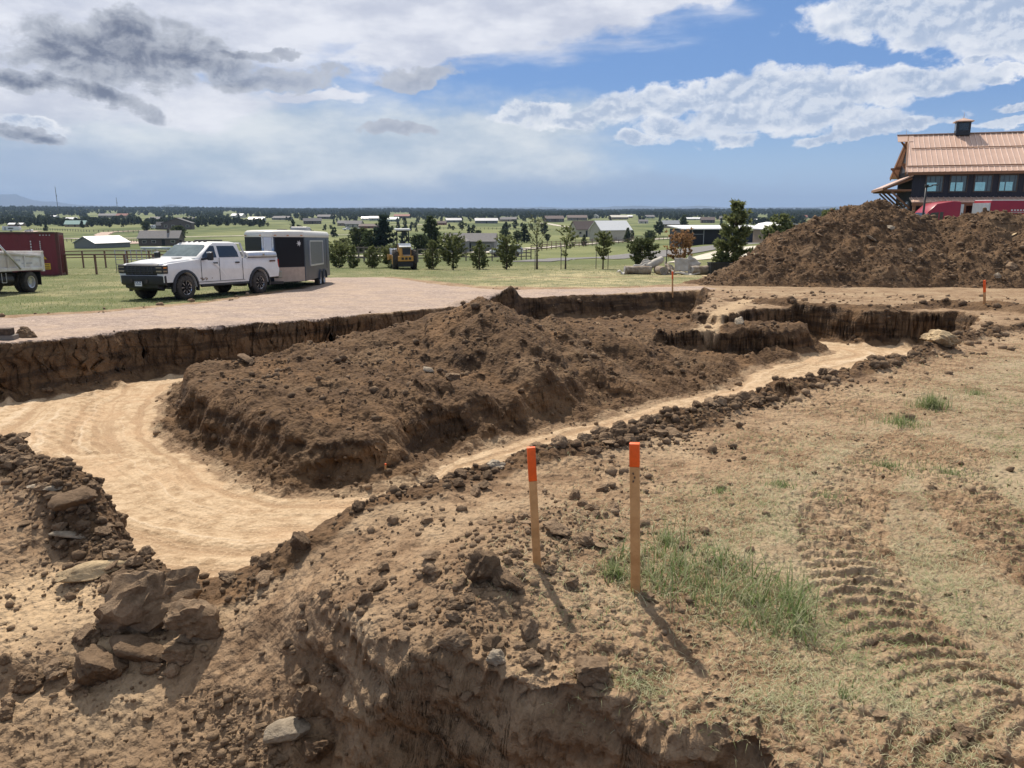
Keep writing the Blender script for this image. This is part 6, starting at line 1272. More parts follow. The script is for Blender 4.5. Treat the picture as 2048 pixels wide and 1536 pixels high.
# ------------------------------------------------------------------ far houses
def house(px, by, wpx, hpx, roof, wall, label, kind='side', depth=.6, rz=None, name='house', cat='house', roofh=.45, wins=4, door=True, Y=None, chim=False):
    """px centre, by base row, width and total height in the photograph; side = eaves to the camera, gable = gable end to the camera"""
    x, y, z = hb(px, by) if Y is None else (*at(px, by, Y)[:2], 0); z = bz(x, y); s = y / 1536; w = wpx * s; h = hpx * s; d = max(6, w * depth); rz = R(RND.uniform(-14, 14)) if rz is None else rz
    root = empty(name, (x, y, z), rz, label, cat); rh = h * roofh; wh = h - rh
    m = MB(); m.box((0, d / 2, wh / 2 - .6), (w, d, wh + 1.2))
    ov = min(.6, w * .03)
    if kind == 'side':
        m.prism([(0, wh), (d, wh), (d / 2, h - .1)], -w / 2, w / 2, 'x'); rf = MB()
        for y0, y1 in ((-ov, d / 2), (d + ov, d / 2)): rf.loft([[(xx, y0, wh - ov * rh / (d / 2)), (xx, y1, h + .02), (xx, y1, h + .27), (xx, y0, wh + .22 - ov * rh / (d / 2))] for xx in (-w / 2 - ov, w / 2 + ov)])
    else:
        m.prism([(-w / 2, wh), (w / 2, wh), (0, h - .1)], 0, d); rf = MB()
        for x0 in (-w / 2 - ov, w / 2 + ov): rf.loft([[(x0, yy, wh - ov * rh / (w / 2)), (0, yy, h + .02), (0, yy, h + .27), (x0, yy, wh + .22 - ov * rh / (w / 2))] for yy in (-ov, d + ov)])
    m.build('wall', M[wall], root); r_ = rf.build('roof', M[roof], root)
    if chim: MB().box((w * .2, d * .4, h + .2), (w * .05, .9, h * .35)).build('chimney', M['brownw'], r_)
    for i in range(wins):
        xx = -w / 2 + w * (i + .6) / (wins + .2)
        if door and i == wins // 2: MB().box((xx, -.02, wh * .42), (min(1.1, w * .1), .10, wh * .8)).build('door', M['shadowdoor'], root)
        else:
            f = MB().box((xx, -.015, wh * .55), (w / wins * .42, .09, wh * .36)).build('window', M['creamw'], root); MB().box((xx, -.03, wh * .55), (w / wins * .34, .10, wh * .28)).build('pane', M['glass'], f)
    return root, w, d, wh, h
H = house
r_, w, d, wh, h = H(150, 443 + 11, 40, 12, 'greenroof', 'tanw', 'long low shed with a pale green metal roof before the dark pines', depth=.3, rz=0, roofh=.5, wins=3, name='stable', cat='shed'); 
r_, w, d, wh, h = H(170, 497, 68, 22, 'greymetal', 'siding', 'grey barn with a lean-to roof right of the red container', 'gable', depth=1.1, rz=-.5, roofh=.55, wins=0, door=False, name='barn', cat='barn')
H(196, 496, 24, 11, 'greymetal', 'siding', 'lean-to stable joined to the grey barn', 'side', depth=.7, rz=-.4, roofh=.3, wins=2, name='lean_to', cat='shed')
H(318, 492, 76, 28, 'shingle', 'brownw', 'brown ranch house with grey roof and chimney behind the pickup bonnet', depth=.5, rz=.1, chim=True)
H(354, 459, 56, 22, 'shingled', 'brownw', 'large dark house with two gables on the rise behind the brown ranch house', 'gable', depth=.5, rz=.2); H(328, 459, 28, 14, 'shingled', 'brownw', 'dark garage wing left of the large dark house', 'side', rz=.2)
H(938, 503, 100, 33, 'shingle', 'siding', 'long grey ranch house behind the row of young pines', depth=.42, rz=R(-6), roofh=.40, wins=5); H(912, 504, 38, 30, 'shingle', 'siding', 'grey front gable of the long ranch house', 'gable', depth=.35, rz=R(-6), roofh=.35, wins=2, door=False, name='house_wing')
H(1173, 474, 44, 30, 'shingleb', 'beigew', 'beige house with a steep brown roof left of the big metal barn', 'side', depth=.7, rz=R(22), roofh=.5, wins=3)
bx, bw, bd, bwh, bh_ = H(1232, 482, 72, 38, 'roofwhite', 'beigew', 'big tan metal barn with a white roof', 'side', depth=.55, rz=R(28), roofh=.42, wins=0, door=False, name='metal_barn', cat='barn')
H(1343, 456, 34, 14, 'greymetal', 'tanw', 'tan house with a grey metal roof above the horse fence', depth=.5, wins=4); H(1416, 446, 26, 11, 'shingleb', 'brownw', 'brown house right of the dark tall pine', wins=2)
FAR = [(100, 426, 20, 5, 'roofwhite', 'creamw', 'white roofed shed far off above the green roofed stable'), (138, 432, 22, 8, 'roofwhite', 'creamw', 'cream building left of the towers above the pine belt'), (165, 433, 26, 5, 'roofwhite', 'creamw', 'long low white building in the pine belt'), (215, 430, 34, 9, 'shingle', 'tanw', 'tan house in the trees left of the second mast'), (242, 427, 22, 9, 'redw', 'tanw', 'red brown roofed house under the second mast'), (310, 432, 30, 9, 'shingle', 'siding', 'grey house half hidden in far pines'), (375, 431, 22, 8, 'shingle', 'brownw', 'brown house on the skyline left of the white house'),
    (472, 425, 24, 9, 'roofwhite', 'creamw', 'white two storey house on the left skyline'), (511, 435, 30, 9, 'roofwhite', 'creamw', 'bright white barn on the left skyline'), (560, 440, 34, 8, 'shingle', 'siding', 'grey house behind the trailer roof'), (625, 448, 34, 12, 'shingled', 'brownw', 'dark roofed house above the trailer'), (650, 438, 30, 9, 'shingle', 'brownw', 'brown house in the pines right of the trailer roof'), (690, 452, 30, 11, 'shingle', 'tanw', 'tan house with dark roof left of the broad tree'), (706, 455, 32, 14, 'shingle', 'beigew', 'beige house with white trailers parked before it'), (738, 457, 40, 9, 'shingleb', 'redw', 'red brown house right of the beige house'),
    (755, 441, 30, 9, 'greymetal', 'greenw', 'long house with a pale green roof left of the spruce top'), (783, 443, 26, 9, 'greenroof', 'greenw', 'pale green shed touching the spruce top'), (730, 440, 16, 7, 'roofwhite', 'creamw', 'small white shed left of the green roofed house'), (803, 428, 30, 8, 'redw', 'brownw', 'red brown mansion on the skyline above the roller'), (908, 445, 30, 9, 'greymetal', 'siding', 'grey green ranch house in the middle distance'), (883, 450, 18, 8, 'shingleb', 'redw', 'small red brown shed right of the big conifer'), (973, 447, 44, 11, 'greymetal', 'siding', 'long grey roofed house with a dark porch in the middle distance'), (1012, 443, 22, 8, 'shingle', 'tanw', 'tan garage next to the long grey house'), (1018, 436, 28, 9, 'shingle', 'brownw', 'brown house among far pines above the tan garage'),
    (1110, 444, 36, 13, 'shingleb', 'brownw', 'brown house with a steep gable above the bare tree'), (1155, 441, 38, 11, 'shingleb', 'tanw', 'wide tan house behind the beige house roof'), (1190, 437, 14, 9, 'roofwhite', 'creamw', 'small white gabled building above the metal barn'), (1251, 430, 26, 5, 'roofwhite', 'redw', 'red house with a white roof on the far skyline'), (1240, 439, 34, 9, 'creamw', 'tanw', 'tan house just above the metal barn roof'), (1287, 447, 18, 8, 'shingle', 'creamw', 'cream cottage right of the metal barn'), (1390, 440, 40, 5, 'roofwhite', 'creamw', 'long white shed far behind the tall pine'), (1300, 437, 20, 7, 'shingle', 'greenw', 'green house on the far right slope'), (1513, 431, 18, 4, 'roofwhite', 'creamw', 'white roof glinting in the far woods'), (1606, 438, 18, 8, 'redw', 'tanw', 'red brown house in the woods right of the tan shed'), (1450, 440, 20, 7, 'shingle', 'tanw', 'tan house in the woods left of the tall pine'), (30, 452, 26, 6, 'roofwhite', 'tanw', 'low white roofed shed at the left edge')]
HOUSEPX = [(f[0], f[1], f[2]) for f in FAR] + [(150, 454, 44), (170, 497, 70), (318, 492, 78), (350, 459, 60), (938, 503, 100), (1200, 480, 130), (1343, 456, 36), (1416, 446, 28)]
for f in FAR: H(f[0], f[1], f[2], f[3] * .9, f[4], f[5], f[6], 'gable' if f[3] / f[2] > .45 else 'side', wins=3 if f[2] > 24 else 2, Y=None if f[1] > 436 else {True: 1500, False: 1100}[f[1] < 431])
forest()
# ------------------------------------------------------------------ sheds on the right
def longshed():
    y = 95.0; xl = at(1365, 490, y)[0]; g = bz(xl + 4, y) - .1; root = empty('long_shed', (xl, y, g), R(7), 'long black open fronted shed with thin white eaves beside the driveway', 'shed')
    L = 10.4; h = EYE + pixdir(1400, 459).z / pixdir(1400, 459).y * y - g
    m = MB(); m.box((L * .30, .06, h * .5 - .2), (L * .60, .1, h + .3)); m.box((.06, 2.5, h * .5 - .2), (.1, 5, h + .3)); m.box((L / 2, 5, h * .45), (L, .1, h + .2)); m.box((L, 2.5, h * .42), (.1, 5, h * .9)); m.build('wall', M['darkw'], root)
    m = MB(); m.loft([[(-.3, -.5, h), (-.3, 5.3, h + .30), (-.3, 5.3, h + .42), (-.3, -.5, h + .12)], [(L + .3, -.5, h + .0), (L + .3, 5.3, h + .3), (L + .3, 5.3, h + .42), (L + .3, -.5, h + .12)]]); m.build('roof', M['roofwhite'], root)
    m = MB()
    for q in (1.15, 2.6, L * .6): m.box((q, -.01, h * .5), (.10, .14, h))
    m.box((1.85, -.03, h * .70), (1.6, .10, .06)); m.build('white_post', M['greymetal'], root)
    MB().box((L * .6 + 1.6, .05, h * .4), (3.0, .10, h * .72)).build('grey_panel', M['slate'], root)
    root2 = empty('open_shelter', (xl + L + .6, y + 1.5, g), R(7), 'low white roofed shelter joined to the right of the long black shed', 'shed')
    m = MB(); m.box((1.7, 1.5, h * .93), (4.2, 3.4, .12)); m.build('roof', M['roofwhite'], root2)
    m = MB()
    for a, b in ((0, 0), (3.5, 0), (0, 3), (3.5, 3)): m.box((a, b, h * .45), (.12, .12, h * .9))
    m.build('post', M['greymetal'], root2); MB().box((1.75, 3.05, h * .4), (3.4, .08, h * .8)).build('back_wall', M['creamw'], root2)
longshed()
def tanshed():
    y = 80.0; xl, _, _ = at(1545, 480, y); g = EYE + pixdir(1545, 481).z / pixdir(1545, 481).y * y; root = empty('garden_shed', (xl, y, g), R(12), 'tan shed with a white barn roof and small window left of the spoil pile', 'shed'); w = 3.3; h = 1.1
    m = MB(); m.prism([(0, -.6), (w, -.6), (w, h), (w * .78, h + .42), (w * .5, h + .55), (w * .22, h + .42), (0, h)], 0, 4); m.build('wall', M['beigew'] if False else M['tanw'], root)
    m = MB(); pr = [(-.12, h - .05), (w * .22, h + .45), (w * .5, h + .60), (w * .78, h + .45), (w + .12, h - .05)]
    for (a0, b0), (a1, b1) in zip(pr[:-1], pr[1:]): m.loft([[(a0, yy, b0), (a1, yy, b1), (a1, yy, b1 + .1), (a0, yy, b0 + .1)] for yy in (-.3, 4.3)])
    m.build('roof', M['roofwhite'], root)
    wd = MB().box((w * .52, -.02, h * .45), (.75, .08, .75)).build('window', M['glassl'], root); m = MB()
    for i in range(3): m.box((w * .52 - .22 + .22 * i, -.07, h * .62), (.14, .02, .16))
    m.build('window_lettering', M['shadowdoor'], wd)
    m = MB(); m.box((.04, -.02, h * .4), (.10, .06, h + .6)); m.box((w - .04, -.02, h * .4), (.10, .06, h + .6)); m.build('corner_trim', M['timber'], root)
tanshed()
# ------------------------------------------------------------------ the dark barn with the copper roof
def barn():
    cx, cy, g = 35.3, 70.0, -1.35; root = empty('copper_roofed_barn', (cx, cy, g), R(-20), 'dark barn style building with a copper coloured metal roof and cupola at the right', 'building')
    L, Wd, ev = 24.0, 11.0, 6.55; rdg = 9.75; yo = .75; ov = .7
    m = MB(); m.box((L / 2, Wd / 2, ev / 2 - .5), (L, Wd, ev + 1)); m.prism([(0, ev), (Wd, ev), (Wd / 2, rdg - .25)], 0, L, 'x'); m.build('wall', pm('dark_navy_siding', (.016, .020, .030), .5), root)
    m = MB()
    for i in range(60): m.box((.2 + i * .4, -.015, ev / 2), (.05, .03, ev - .02))
    for i in range(27): m.box((-.015, .2 + i * .4, ev / 2), (.03, .05, ev - .02))
    m.build('battens', pm('dark_navy_batten', (.022, .027, .038), .5), root)
    sl_ = (rdg - ev) / (Wd / 2)
    def rz_(y): return ev + sl_ * (y if y <= Wd / 2 else Wd - y) + .12
    def rp(x, y, up=0): return (x, y, rz_(y) + up)
    m = MB()
    for y0, y1, xl0, xl1 in ((-ov, Wd / 2, -.65, -.05), (Wd + ov, Wd / 2, -.65, -.05)):
        m.loft([[(xl0, y0, rz_(y0) - .16), (L + 1, y0, rz_(y0) - .16), (L + 1, y0, rz_(y0)), (xl0, y0, rz_(y0))], [(xl1, y1, rz_(y1) - .16), (L + 1, y1, rz_(y1) - .16), (L + 1, y1, rz_(y1)), (xl1, y1, rz_(y1))]])
    # peak hood reaching further out at the ridge
    m.loft([[(-1.05, Wd / 2 - 1.2, rz_(Wd / 2 - 1.2) + .01), (.3, Wd / 2 - 1.2, rz_(Wd / 2 - 1.2) + .01), (.3, Wd / 2 - 1.2, rz_(Wd / 2 - 1.2) + .05), (-1.05, Wd / 2 - 1.2, rz_(Wd / 2 - 1.2) + .05)], [(-1.05, Wd / 2, rz_(Wd / 2) + .01), (.3, Wd / 2, rz_(Wd / 2) + .01), (.3, Wd / 2, rz_(Wd / 2) + .05), (-1.05, Wd / 2, rz_(Wd / 2) + .05)]])
    rf = m.build('roof', M['copper'], root)
    m = MB()
    for i in range(62):
        x = -1.0 + i * .42; f = 0
        y1 = min(Wd / 2, -ov + (Wd / 2 + ov) * max(.02, (x + .65) / .6))
        m.bar(rp(x, -ov + .01, .03), rp(x, y1 - .02, .03), .045, .06) if x > -.6 else None
    m.build('standing_seams', pm('copper_seam', (.70, .53, .44), .35, .0), rf)
    m = MB(); m.bar(rp(.0, Wd / 2 - 2.5, .09), rp(L + 1, Wd / 2 - 2.5, .09), .07, .07); m.bar(rp(-.5, .1, .09), rp(L + 1, .1, .09), .07, .09); m.build('snow_rail', M['timber'], rf)
    m = MB(); m.box((L / 2 - .02, Wd / 2, rdg + .16), (L + 2.1, .35, .07)); m.build('ridge_cap', M['copper'], rf)
    m = MB()
    for y0, y1 in ((-ov, Wd / 2), (Wd + ov, Wd / 2)): m.bar((-.67, y0, rz_(y0) - .14), (-.10, y1, rz_(y1) - .14), .10, .34)
    m.bar((-.5, -ov - .02, rz_(-ov) - .10), (L + 1, -ov - .02, rz_(-ov) - .10), .06, .24)
    for q in (1.2, Wd / 2, Wd - 1.2):
        m.bar((0, q, rz_(q) - .35), (-.9, q, rz_(q) - .35), .16, .2); m.bar((-.02, q, rz_(q) - 1.4), (-.75, q, rz_(q) - .4), .14, .16)
    m.build('rake_timber', M['timber'], root)
    # clerestory windows
    for i in range(12):
        x = 1.75 + i * 1.86; f = MB()
        for (a, b, c, d_) in ((x, 5.98, 1.42, .09), (x, 4.60, 1.42, .09)): f.box((a, -.035, b), (c, .09, d_))
        for e in (-.665, .665): f.box((x + e, -.035, 5.29), (.09, .088, 1.27))
        fr = f.build('window', pm('bronze_frame', (.09, .07, .05), .5) if i == 0 else bpy.data.materials['bronze_frame'], root); MB().box((x, -.012, 5.29), (1.26, .03, 1.28)).build('pane', M['glassl'], fr)
        m = MB()
        for e, ww in ((-.42, .34), (.10, .5)) if i % 2 else ((-.2, .74),): m.box((x + e, -.03, 5.03), (ww, .012, .72))
        m.build('daylight_mirror', M['teal'], fr)  # teal mirror plates added to stand in for daylight seen through the room
    # left porch roof on brackets
    pzr = lambda t: 5.95 - 1.05 * t
    m = MB(); m.loft([[(0, -.4, pzr(0)), (-2.3, -.4, pzr(1)), (-2.3, -.4, pzr(1) + .12), (0, -.4, pzr(0) + .12)], [(0, Wd + .4, pzr(0)), (-2.3, Wd + .4, pzr(1)), (-2.3, Wd + .4, pzr(1) + .12), (0, Wd + .4, pzr(0) + .12)]]); pr_ = m.build('side_porch_roof', M['copper'], root)
    m = MB()
    for q in (-.2, 3.6, 7.4, Wd): m.bar((-.02, q, pzr(1) - .15), (-2.2, q, pzr(1) - .12), .14, .18); m.bar((-.02, q, pzr(1) - 1.7), (-1.6, q, pzr(1) - .25), .14, .16); m.bar((-.05, q, pzr(0) - .2), (-2.25, q, pzr(1) - .05), .12, .16)
    m.bar((-2.3, -.42, pzr(1) - .02), (-2.3, Wd + .42, pzr(1) - .02), .08, .22); m.build('porch_bracket', M['timber'], root)
    for i in range(3):
        f = MB().box((-.03, 1.6 + i * 2.6, 2.1), (.08, 1.5, 3.4)).build('glazed_door', M['greymetal'], root); MB().box((-.05, 1.6 + i * 2.6, 2.1), (.09, 1.3, 3.2)).build('pane', M['glassl'], f)
    # front porch roof
    m = MB(); m.loft([[(-.1, 0, 4.05), (L + 1, 0, 4.05), (L + 1, 0, 4.15), (-.1, 0, 4.15)], [(-.1, -2.3, 3.65), (L + 1, -2.3, 3.65), (L + 1, -2.3, 3.75), (-.1, -2.3, 3.75)]]); fp = m.build('front_porch_roof', M['copper'], root)
    m = MB()
    for i in range(58): m.bar((.05 + i * .42, -.02, 4.18), (.05 + i * .42, -2.3, 3.78), .04, .06)
    m.build('porch_seams', bpy.data.materials['copper_seam'], fp)
    m = MB(); m.bar((-.1, -2.3, 3.55), (L + 1, -2.3, 3.55), .14, .26); m.build('porch_beam', M['timber'], root)
    for i in range(7): MB().box((.1 + i * 3.8, -2.25, 1.6), (.22, .22, 3.7)).build('porch_post', M['timber'], root)
    for i in range(6):
        f = MB().box((2.1 + i * 3.7, -.05, 1.7), (1.7, .1, 2.4)).build('porch_window', M['timber'], root); MB().box((2.1 + i * 3.7, -.07, 1.7), (1.5, .1, 2.2)).build('pane', M['glass'], f)
    # cupola
    cxx = 4.3; m = MB(); m.box((cxx, Wd / 2, rdg + .55), (1.15, 1.15, 1.2), bev=.03); cp = m.build('cupola', M['darkw'], rf)
    m = MB()
    for e in (-1, 1): m.box((cxx, Wd / 2 + e * .58, rdg + .68), (.78, .03, .62)); m.box((cxx + e * .58, Wd / 2, rdg + .68), (.03, .78, .62))
    m.build('louvre_panel', M['glass'], cp)
    m = MB(); m.loft([[(cxx + a * k, Wd / 2 + b * k, z) for a, b in ((-1, -1), (1, -1), (1, 1), (-1, 1))] for k, z in ((.76, rdg + 1.12), (.76, rdg + 1.19), (.05, rdg + 1.48))]); m.tube((cxx, Wd / 2, rdg + 1.42), (cxx, Wd / 2, rdg + 2.0), .03, .008, 6); m.build('cupola_cap', M['copper'], cp)
    MB().tube((-.3, Wd / 2, rdg + .1), (-.3, Wd / 2, rdg + .9), .02, .006, 6).build('lightning_rod', M['steel'], rf)
barn()
def lamppost():
    y = 52.0; x, _, z = at(1853, 372, y); g = bz(x, y); h = z - g; root = empty('lamp_post', (x, y, g), 0, 'black lamp post with a short arm in front of the barn windows', 'lamp post')
    MB().tube((0, 0, -.2), (0, 0, h), .075, .065, 10).build('post', M['black'], root); m = MB(); m.tube((0, 0, h - .08), (.35, -.1, h + .02), .04, .035, 8); m.build('arm', M['black'], root)
    m = MB(); m.box((.48, -.14, h + .06), (.36, .20, .07), bev=.02); m.box((0, 0, h + .02), (.22, .2, .14), bev=.02); hd = m.build('lamp_head', M['black'], root); MB().box((.50, -.14, h + .10), (.22, .16, .02)).build('solar_panel', M['steel'], hd); MB().tube((.6, -.1, h + .1), (1.25, -.05, h + .3), .012, .008, 6).build('antenna', M['black'], root)
lamppost()
# ------------------------------------------------------------------ roads drawn over the land (each a thin sheet)
def ribbon(name, pts, w, mat, lift=.12, onb=True):
    P_ = [hb(px, py)[:2] for px, py in pts]; out = []
    for (a, b), (c, d_) in zip(P_[:-1], P_[1:]):
        n = max(2, int(math.hypot(c - a, d_ - b) / 3))
        for i in range(n): out.append((a + (c - a) * i / n, b + (d_ - b) * i / n))
    out.append(P_[-1]); m = MB(); vs = []
    for i, (x, y) in enumerate(out):
        j = min(i + 1, len(out) - 1); k = max(i - 1, 0); dx, dy = out[j][0] - out[k][0], out[j][1] - out[k][1]; L = math.hypot(dx, dy) or 1; nx, ny = -dy / L, dx / L; ww = w * (1 + .15 * math.sin(i * .7))
        for s in (-1, 0, 1): vs.append((x + nx * s * ww / 2, y + ny * s * ww / 2, bz(x + nx * s * ww / 2, y + ny * s * ww / 2) + lift))
    fs = []
    for i in range(len(out) - 1):
        for s in (0, 1): fs.append((3 * i + s, 3 * i + s + 1, 3 * i + s + 4, 3 * i + s + 3))
    m.add(vs, fs, True); o = m.build(name, M[mat]); o['kind'] = 'structure'
ribbon('driveway', [(1060, 524), (1125, 518), (1200, 515), (1280, 511), (1350, 506), (1410, 500), (1450, 494), (1500, 488), (1560, 484)], 4.5, 'asphalt', .06)
ribbon('path', [(1380, 516), (1440, 508), (1500, 503), (1560, 500), (1620, 500)], 5, 'pale', .05)
ribbon('road', [(690, 513), (760, 513), (840, 511), (920, 507), (1000, 503), (1060, 497), (1130, 491), (1200, 486), (1270, 481), (1355, 476)], 5, 'pale', .15)
ribbon('road', [(1080, 446), (1120, 452), (1160, 458), (1200, 464)], 7, 'pale', .25); ribbon('road', [(780, 450), (830, 450), (890, 449)], 9, 'pale', .3)
ribbon('road', [(122, 477), (200, 478), (300, 476), (420, 473), (480, 472), (700, 470)], 6, 'pale', .2)
ribbon('road', [(330, 461), (270, 462), (215, 465), (203, 470), (215, 477), (240, 483), (280, 488)], 8, 'pink', .25)
ribbon('road', [(0, 480), (30, 468), (70, 462)], 9, 'pink', .25)
# ------------------------------------------------------------------ fences
def fence(label, pts, n, ph, rails, mat, name='rail_fence', pw=.10, rw=.08, group=None, wire=False):
    """posts (n of them) along ground points, rails at the given heights"""
    P_ = [np.array(p[:2]) for p in pts]; seg = [0] + list(np.cumsum([np.hypot(*(b - a)) for a, b in zip(P_[:-1], P_[1:])]))
    def pt(t):
        q = t * seg[-1]
        for i in range(len(seg) - 1):
            if q <= seg[i + 1] + 1e-6: f = (q - seg[i]) / (seg[i + 1] - seg[i]); c = P_[i] + (P_[i + 1] - P_[i]) * f; return c[0], c[1], bz(*c)
    x0, y0, z0 = pt(0); root = empty(name, (x0, y0, z0), 0, label, 'fence', group); prev = None; rms = [MB() for _ in rails]
    for i in range(n):
        x, y, z = pt(i / (n - 1)); x -= x0; y -= y0; z -= z0
        MB().box((x, y, z + ph / 2 - .15), (pw, pw, ph + .3)).build('post', M[mat], root)
        if prev:
            for r_, rm in zip(rails, rms): rm.bar((prev[0], prev[1] - pw * .6, prev[2] + r_), (x, y - pw * .6, z + r_), .05, rw)
        prev = (x, y, z)
    for rm in rms: rm.build('rail', M[mat], root)
    return root
def gp(px, Y): return at(px, 500, Y)[:2]
fence('brown pipe fence running from the container to the pickup', [gp(128, 47.5), gp(420, 49)], 6, 1.25, (1.22,), 'railbrown', 'pipe_fence', .10, .08); 
fence('second brown pipe fence behind the first with two rails', [gp(118, 58), gp(470, 60)], 9, 1.3, (.8, 1.27), 'railbrown', 'pipe_fence', .09, .07)
for i, (px, Y) in enumerate([(229, 50.5), (250, 51), (272, 51.6)]):
    x, y = gp(px, Y); root = empty('corral_panel', (x, y, bz(x, y)), .2 + .2 * i, ['grey livestock panel on small wheels, leftmost behind the pipe fence', 'grey livestock panel in the middle behind the pipe fence', 'grey livestock panel nearest the pickup mirror'][i], 'gate'); m = MB()
    for z in (.25, .55, .85, 1.15, 1.45): m.tube((0, 0, z), (1.9, 0, z), .022, n=6)
    m.build('bars', M['greymetal'], root); m = MB()
    for xx in (0, .95, 1.9): m.tube((xx, 0, .05), (xx, 0, 1.5), .028, n=6)
    m.build('uprights', M['greymetal'], root); MB().tube((.3, -.05, .16), (.3, .05, .16), .15, n=12).build('wheel', M['rubber'], root)
fence('grey wood horse fence behind the young pines left of the roller', [gp(684, 74), gp(800, 78)], 12, 1.5, (.45, .95, 1.42), 'wood', 'horse_fence', .14, .13)
fence('grey wood horse fence behind the young pines right of the roller', [gp(835, 82), gp(1000, 92), gp(1062, 100)], 16, 1.4, (.45, .9, 1.35), 'wood', 'horse_fence', .14, .13)
fence('brown horse fence following the white road up to the metal barn', [hb(1062, 503)[:2], hb(1130, 496)[:2], hb(1200, 490)[:2], hb(1270, 484)[:2], hb(1360, 478)[:2]], 34, 1.6, (.5, 1.0, 1.5), 'railbrown', 'horse_fence', .2, .16)
fence('low brown rail fence in front of the lawn by the barn road', [hb(1085, 493)[:2], hb(1150, 487)[:2], hb(1290, 478)[:2]], 24, 1.6, (.6, 1.3), 'railbrown', 'horse_fence', .2, .14)
fence('thin fence across the left valley field', [hb(125, 484)[:2], hb(230, 484)[:2], hb(300, 486)[:2]], 26, 1.4, (.7, 1.3), 'wood', 'field_fence', .2, .08)
fence('wire field fence below the green roofed stable', [hb(60, 459)[:2], hb(180, 464)[:2], hb(330, 466)[:2]], 40, 1.5, (1.3,), 'wood', 'field_fence', .3, .08)
fence('field fence across the middle valley', [hb(830, 459)[:2], hb(1000, 459)[:2], hb(1100, 462)[:2]], 40, 1.5, (1.3,), 'wood', 'field_fence', .3, .08)
# ------------------------------------------------------------------ parked vehicles and oddments in the valley
simplecar(1012, 513, 5.4, M['white'], 'white and dark blue sport utility car half hidden by a tall oval young pine', 'suv', R(186)); 
simplecar(58, 464, 5.5, M['white'], 'white estate car parked on the left valley field', 'suv', R(180)); simplecar(305, 458, 7, M['white'], 'white van beside the dark round tree', 'van', R(250), name='parked_van', cat='van')
simplecar(695, 461, 6, M['white'], 'white pickup before the beige house', 'pickup', R(20), name='parked_pickup', cat='pickup truck'); simplecar(1230, 474, 4.6, M['redw'] if False else M['semired'], 'small dark red car seen past the fence by the barn', 'suv', R(10)) if False else None
def camper(px, by, wpx, hpx, label, stripe=None, rz=0.0):
    x, y, z = hb(px, by); s = y / 1536; w = wpx * s; h = hpx * s; root = empty('camper_trailer', (x, y, z), rz, label, 'camper trailer'); m = MB(); m.prism([(-w / 2, h * .18), (w / 2, h * .18), (w / 2 + .2, h * .6), (w / 2 - .2, h), (-w / 2 + .1, h)], 0, 2.4); m.build('body', M['white'], root, bevel=.12)
    MB().box((0, -.02, h * .62), (w * .3, .05, h * .22)).build('window', M['glass'], root); MB().box((-w * .32, -.02, h * .55), (w * .1, .05, h * .6)).build('door', M['greymetal'], root)
    m = MB(); m.tube((-.4, -.02, .4), (-.4, .25, .4), .4, n=12); m.tube((.5, -.02, .4), (.5, .25, .4), .4, n=12); m.build('wheel', M['rubber'], root)
    if stripe: MB().box((0, 1.2, h + .06), (w * .9, 2.2, .1)).build('roof', M[stripe], root)
camper(22, 463, 34, 10, 'white camper with a red roof at the left end of the pink road', 'semired'); camper(999, 494, 16, 15, 'white camper trailer right of the grey ranch house', None); camper(712, 461, 14, 5, 'small white camper before the red brown house', None)
def flatload():
    x, y, z = hb(282, 500); root = empty('white_pipe_stack', (x, y, z), .05, 'long low white pipe lying in front of the brown ranch house', 'pipe'); MB().tube((0, 0, .6), (9, 0, .6), .35, n=10).build('pipe', M['roofwhite'], root); m = MB()
    for q in (1, 4.5, 8): m.box((q, 0, .12), (.3, 1, .3))
    m.build('bearer', M['wood'], root)
flatload()
def mast(px, ty, by, Y, label, w=.9):
    x = at(px, by, Y)[0]; z0 = bz(x, Y); h = hgt(px, ty, x, Y); root = empty('radio_mast', (x, Y, z0), 0, label, 'radio mast'); m = MB(); n = 24
    for a in range(3):
        c, s = w / 2 * math.cos(a * 2.094), w / 2 * math.sin(a * 2.094); m.tube((c, s, 0), (c, s, h), .22, .16, 5)
    for i in range(n):
        for a in range(3):
            c, s = w / 2 * math.cos(a * 2.094), w / 2 * math.sin(a * 2.094); c2, s2 = w / 2 * math.cos((a + 1) * 2.094), w / 2 * math.sin((a + 1) * 2.094); m.bar((c, s, h * i / n), (c2, s2, h * (i + 1) / n), .12, .12)
    m.build('lattice', M['towers'], root); m = MB(); m.tube((0, 0, h), (0, 0, h * 1.06), .12, .05, 5); m.box((.6, 0, h * .72), (1.5, .6, 2.5)); m.build('antenna', M['towers'], root)
mast(116, 374, 420, 1500, 'taller lattice radio mast on the left skyline'); mast(235, 395, 420, 1700, 'shorter thin radio mast right of the taller one', .8)
x, y, z = hb(161, 440); rp = empty('power_pole', (x, y, bz(x, y)), 0, 'wooden power pole between the two radio masts', 'power pole'); hp = hgt(161, 413, x, y); MB().tube((0, 0, 0), (0, 0, hp), .30, .22, 8).build('pole', M['bark'], rp); MB().bar((-1.6, 0, hp - .6), (1.6, 0, hp - .6), .3, .3).build('crossarm', M['bark'], rp)
# dark timber scraps at the left edge of the gravel
x, y, z = hit(3, 680); rb = empty('timber_block', (x, y, gz(x, y)), .1, 'dark weathered timber blocks stacked at the left edge of the gravel', 'timber'); MB().box((0, 0, .16), (.42, .18, .12), bev=.01).build('upper_block', M['bark'], rb); MB().box((.03, .02, .05), (.46, .2, .09), bev=.01).build('lower_block', M['barkg'], rb)
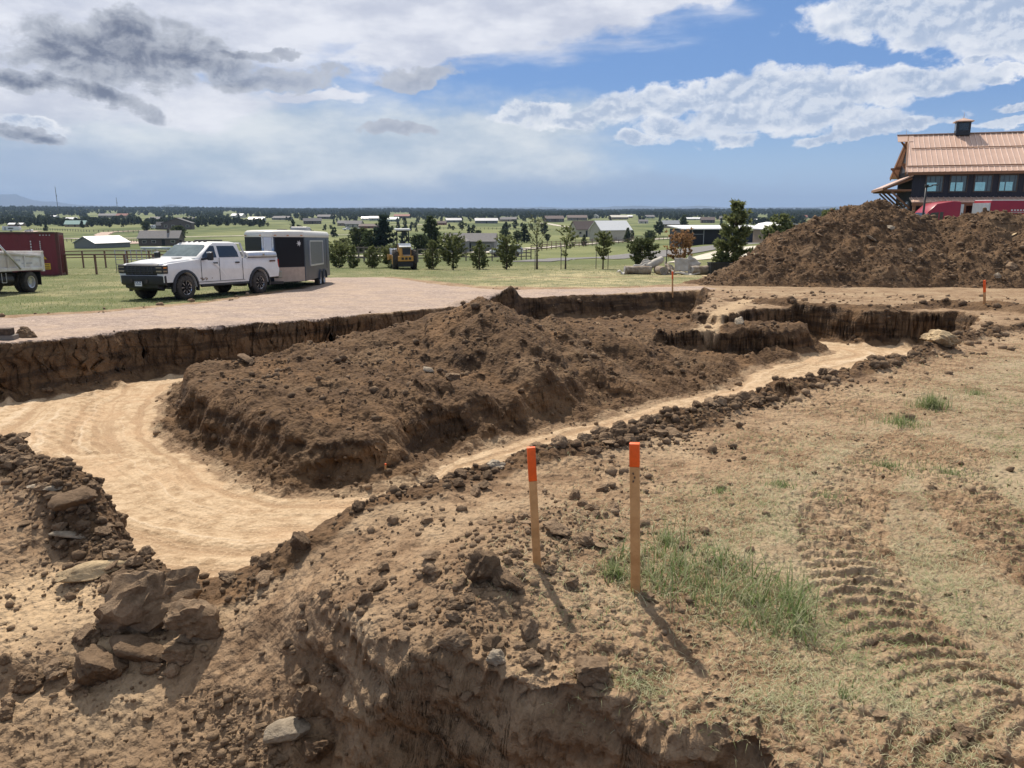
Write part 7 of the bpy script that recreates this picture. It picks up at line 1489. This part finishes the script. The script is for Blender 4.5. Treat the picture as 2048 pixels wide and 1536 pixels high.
# ------------------------------------------------------------------ mountains
def mountains():
    g = []
    prof = [(-1600, 405), (-700, 396), (-300, 402), (0, 391), (40, 393), (60, 397), (90, 403), (130, 404), (155, 409), (180, 410), (240, 412), (300, 414), (330, 413), (370, 409), (400, 414), (470, 413), (560, 416), (700, 415), (790, 412.5), (850, 416), (1000, 415.5), (1080, 414), (1140, 416), (1230, 413), (1260, 411), (1300, 412.5), (1330, 414), (1390, 411), (1440, 415), (1560, 414), (1600, 415), (1700, 411), (1760, 413), (1900, 415), (2200, 409), (3400, 414)]
    D0 = 15000
    X = np.linspace(-1600, 3400, 900); Hh = 9.77 * (418.3 - np.interp(X, [p[0] for p in prof], [p[1] for p in prof])) + 14; Hh = np.maximum(Hh + 5 * fbm(X / 60, X * 0, 4, 301) + 3 * fbm(X / 14, X * 0, 2, 302), 16)
    rows = []; R_ = np.linspace(-1, 1, 25)
    for j, t in enumerate(R_):
        Y = D0 + t * 2200; xw = (X - 1024) / 1536 * D0; fall = (1 - abs(t)) ** .8; rid = 1 + .35 * fbm(X / 45 + j * .4, X * 0 + t * 2, 3, 303) * (abs(t) > .05)
        rows.append(np.stack([xw, np.full_like(X, Y) , -12 + Hh * fall * rid - 30 * (abs(t) > .98)], 1))
    V = np.concatenate(rows); n = len(X); i = np.arange(24)[:, None] * n + np.arange(n - 1)[None]; F = np.stack([i, i + 1, i + n + 1, i + n], -1).reshape(-1, 4)
    o = numesh('mountains', V, F, pm('mountain_forest', (.035, .055, .075), .95, vs=.002, col2=(.05, .065, .075)), 'structure'); o.data.polygons.foreach_set('use_smooth', [True] * len(F))
mountains()
# ------------------------------------------------------------------ the air
def haze():
    m = bpy.data.materials.new('haze_air'); m.use_nodes = True; nt = m.node_tree; nt.nodes.clear(); v = nt.nodes.new('ShaderNodeVolumePrincipled'); o = nt.nodes.new('ShaderNodeOutputMaterial'); nt.links.new(v.outputs[0], o.inputs['Volume'])
    v.inputs['Color'].default_value = (.40, .56, .82, 1); v.inputs['Density'].default_value = .00007; v.inputs['Anisotropy'].default_value = .1
    b = MB(); b.box((0, 7800, 130), (44000, 20000, 330)); h = b.build('haze', m, kind='stuff')
haze()
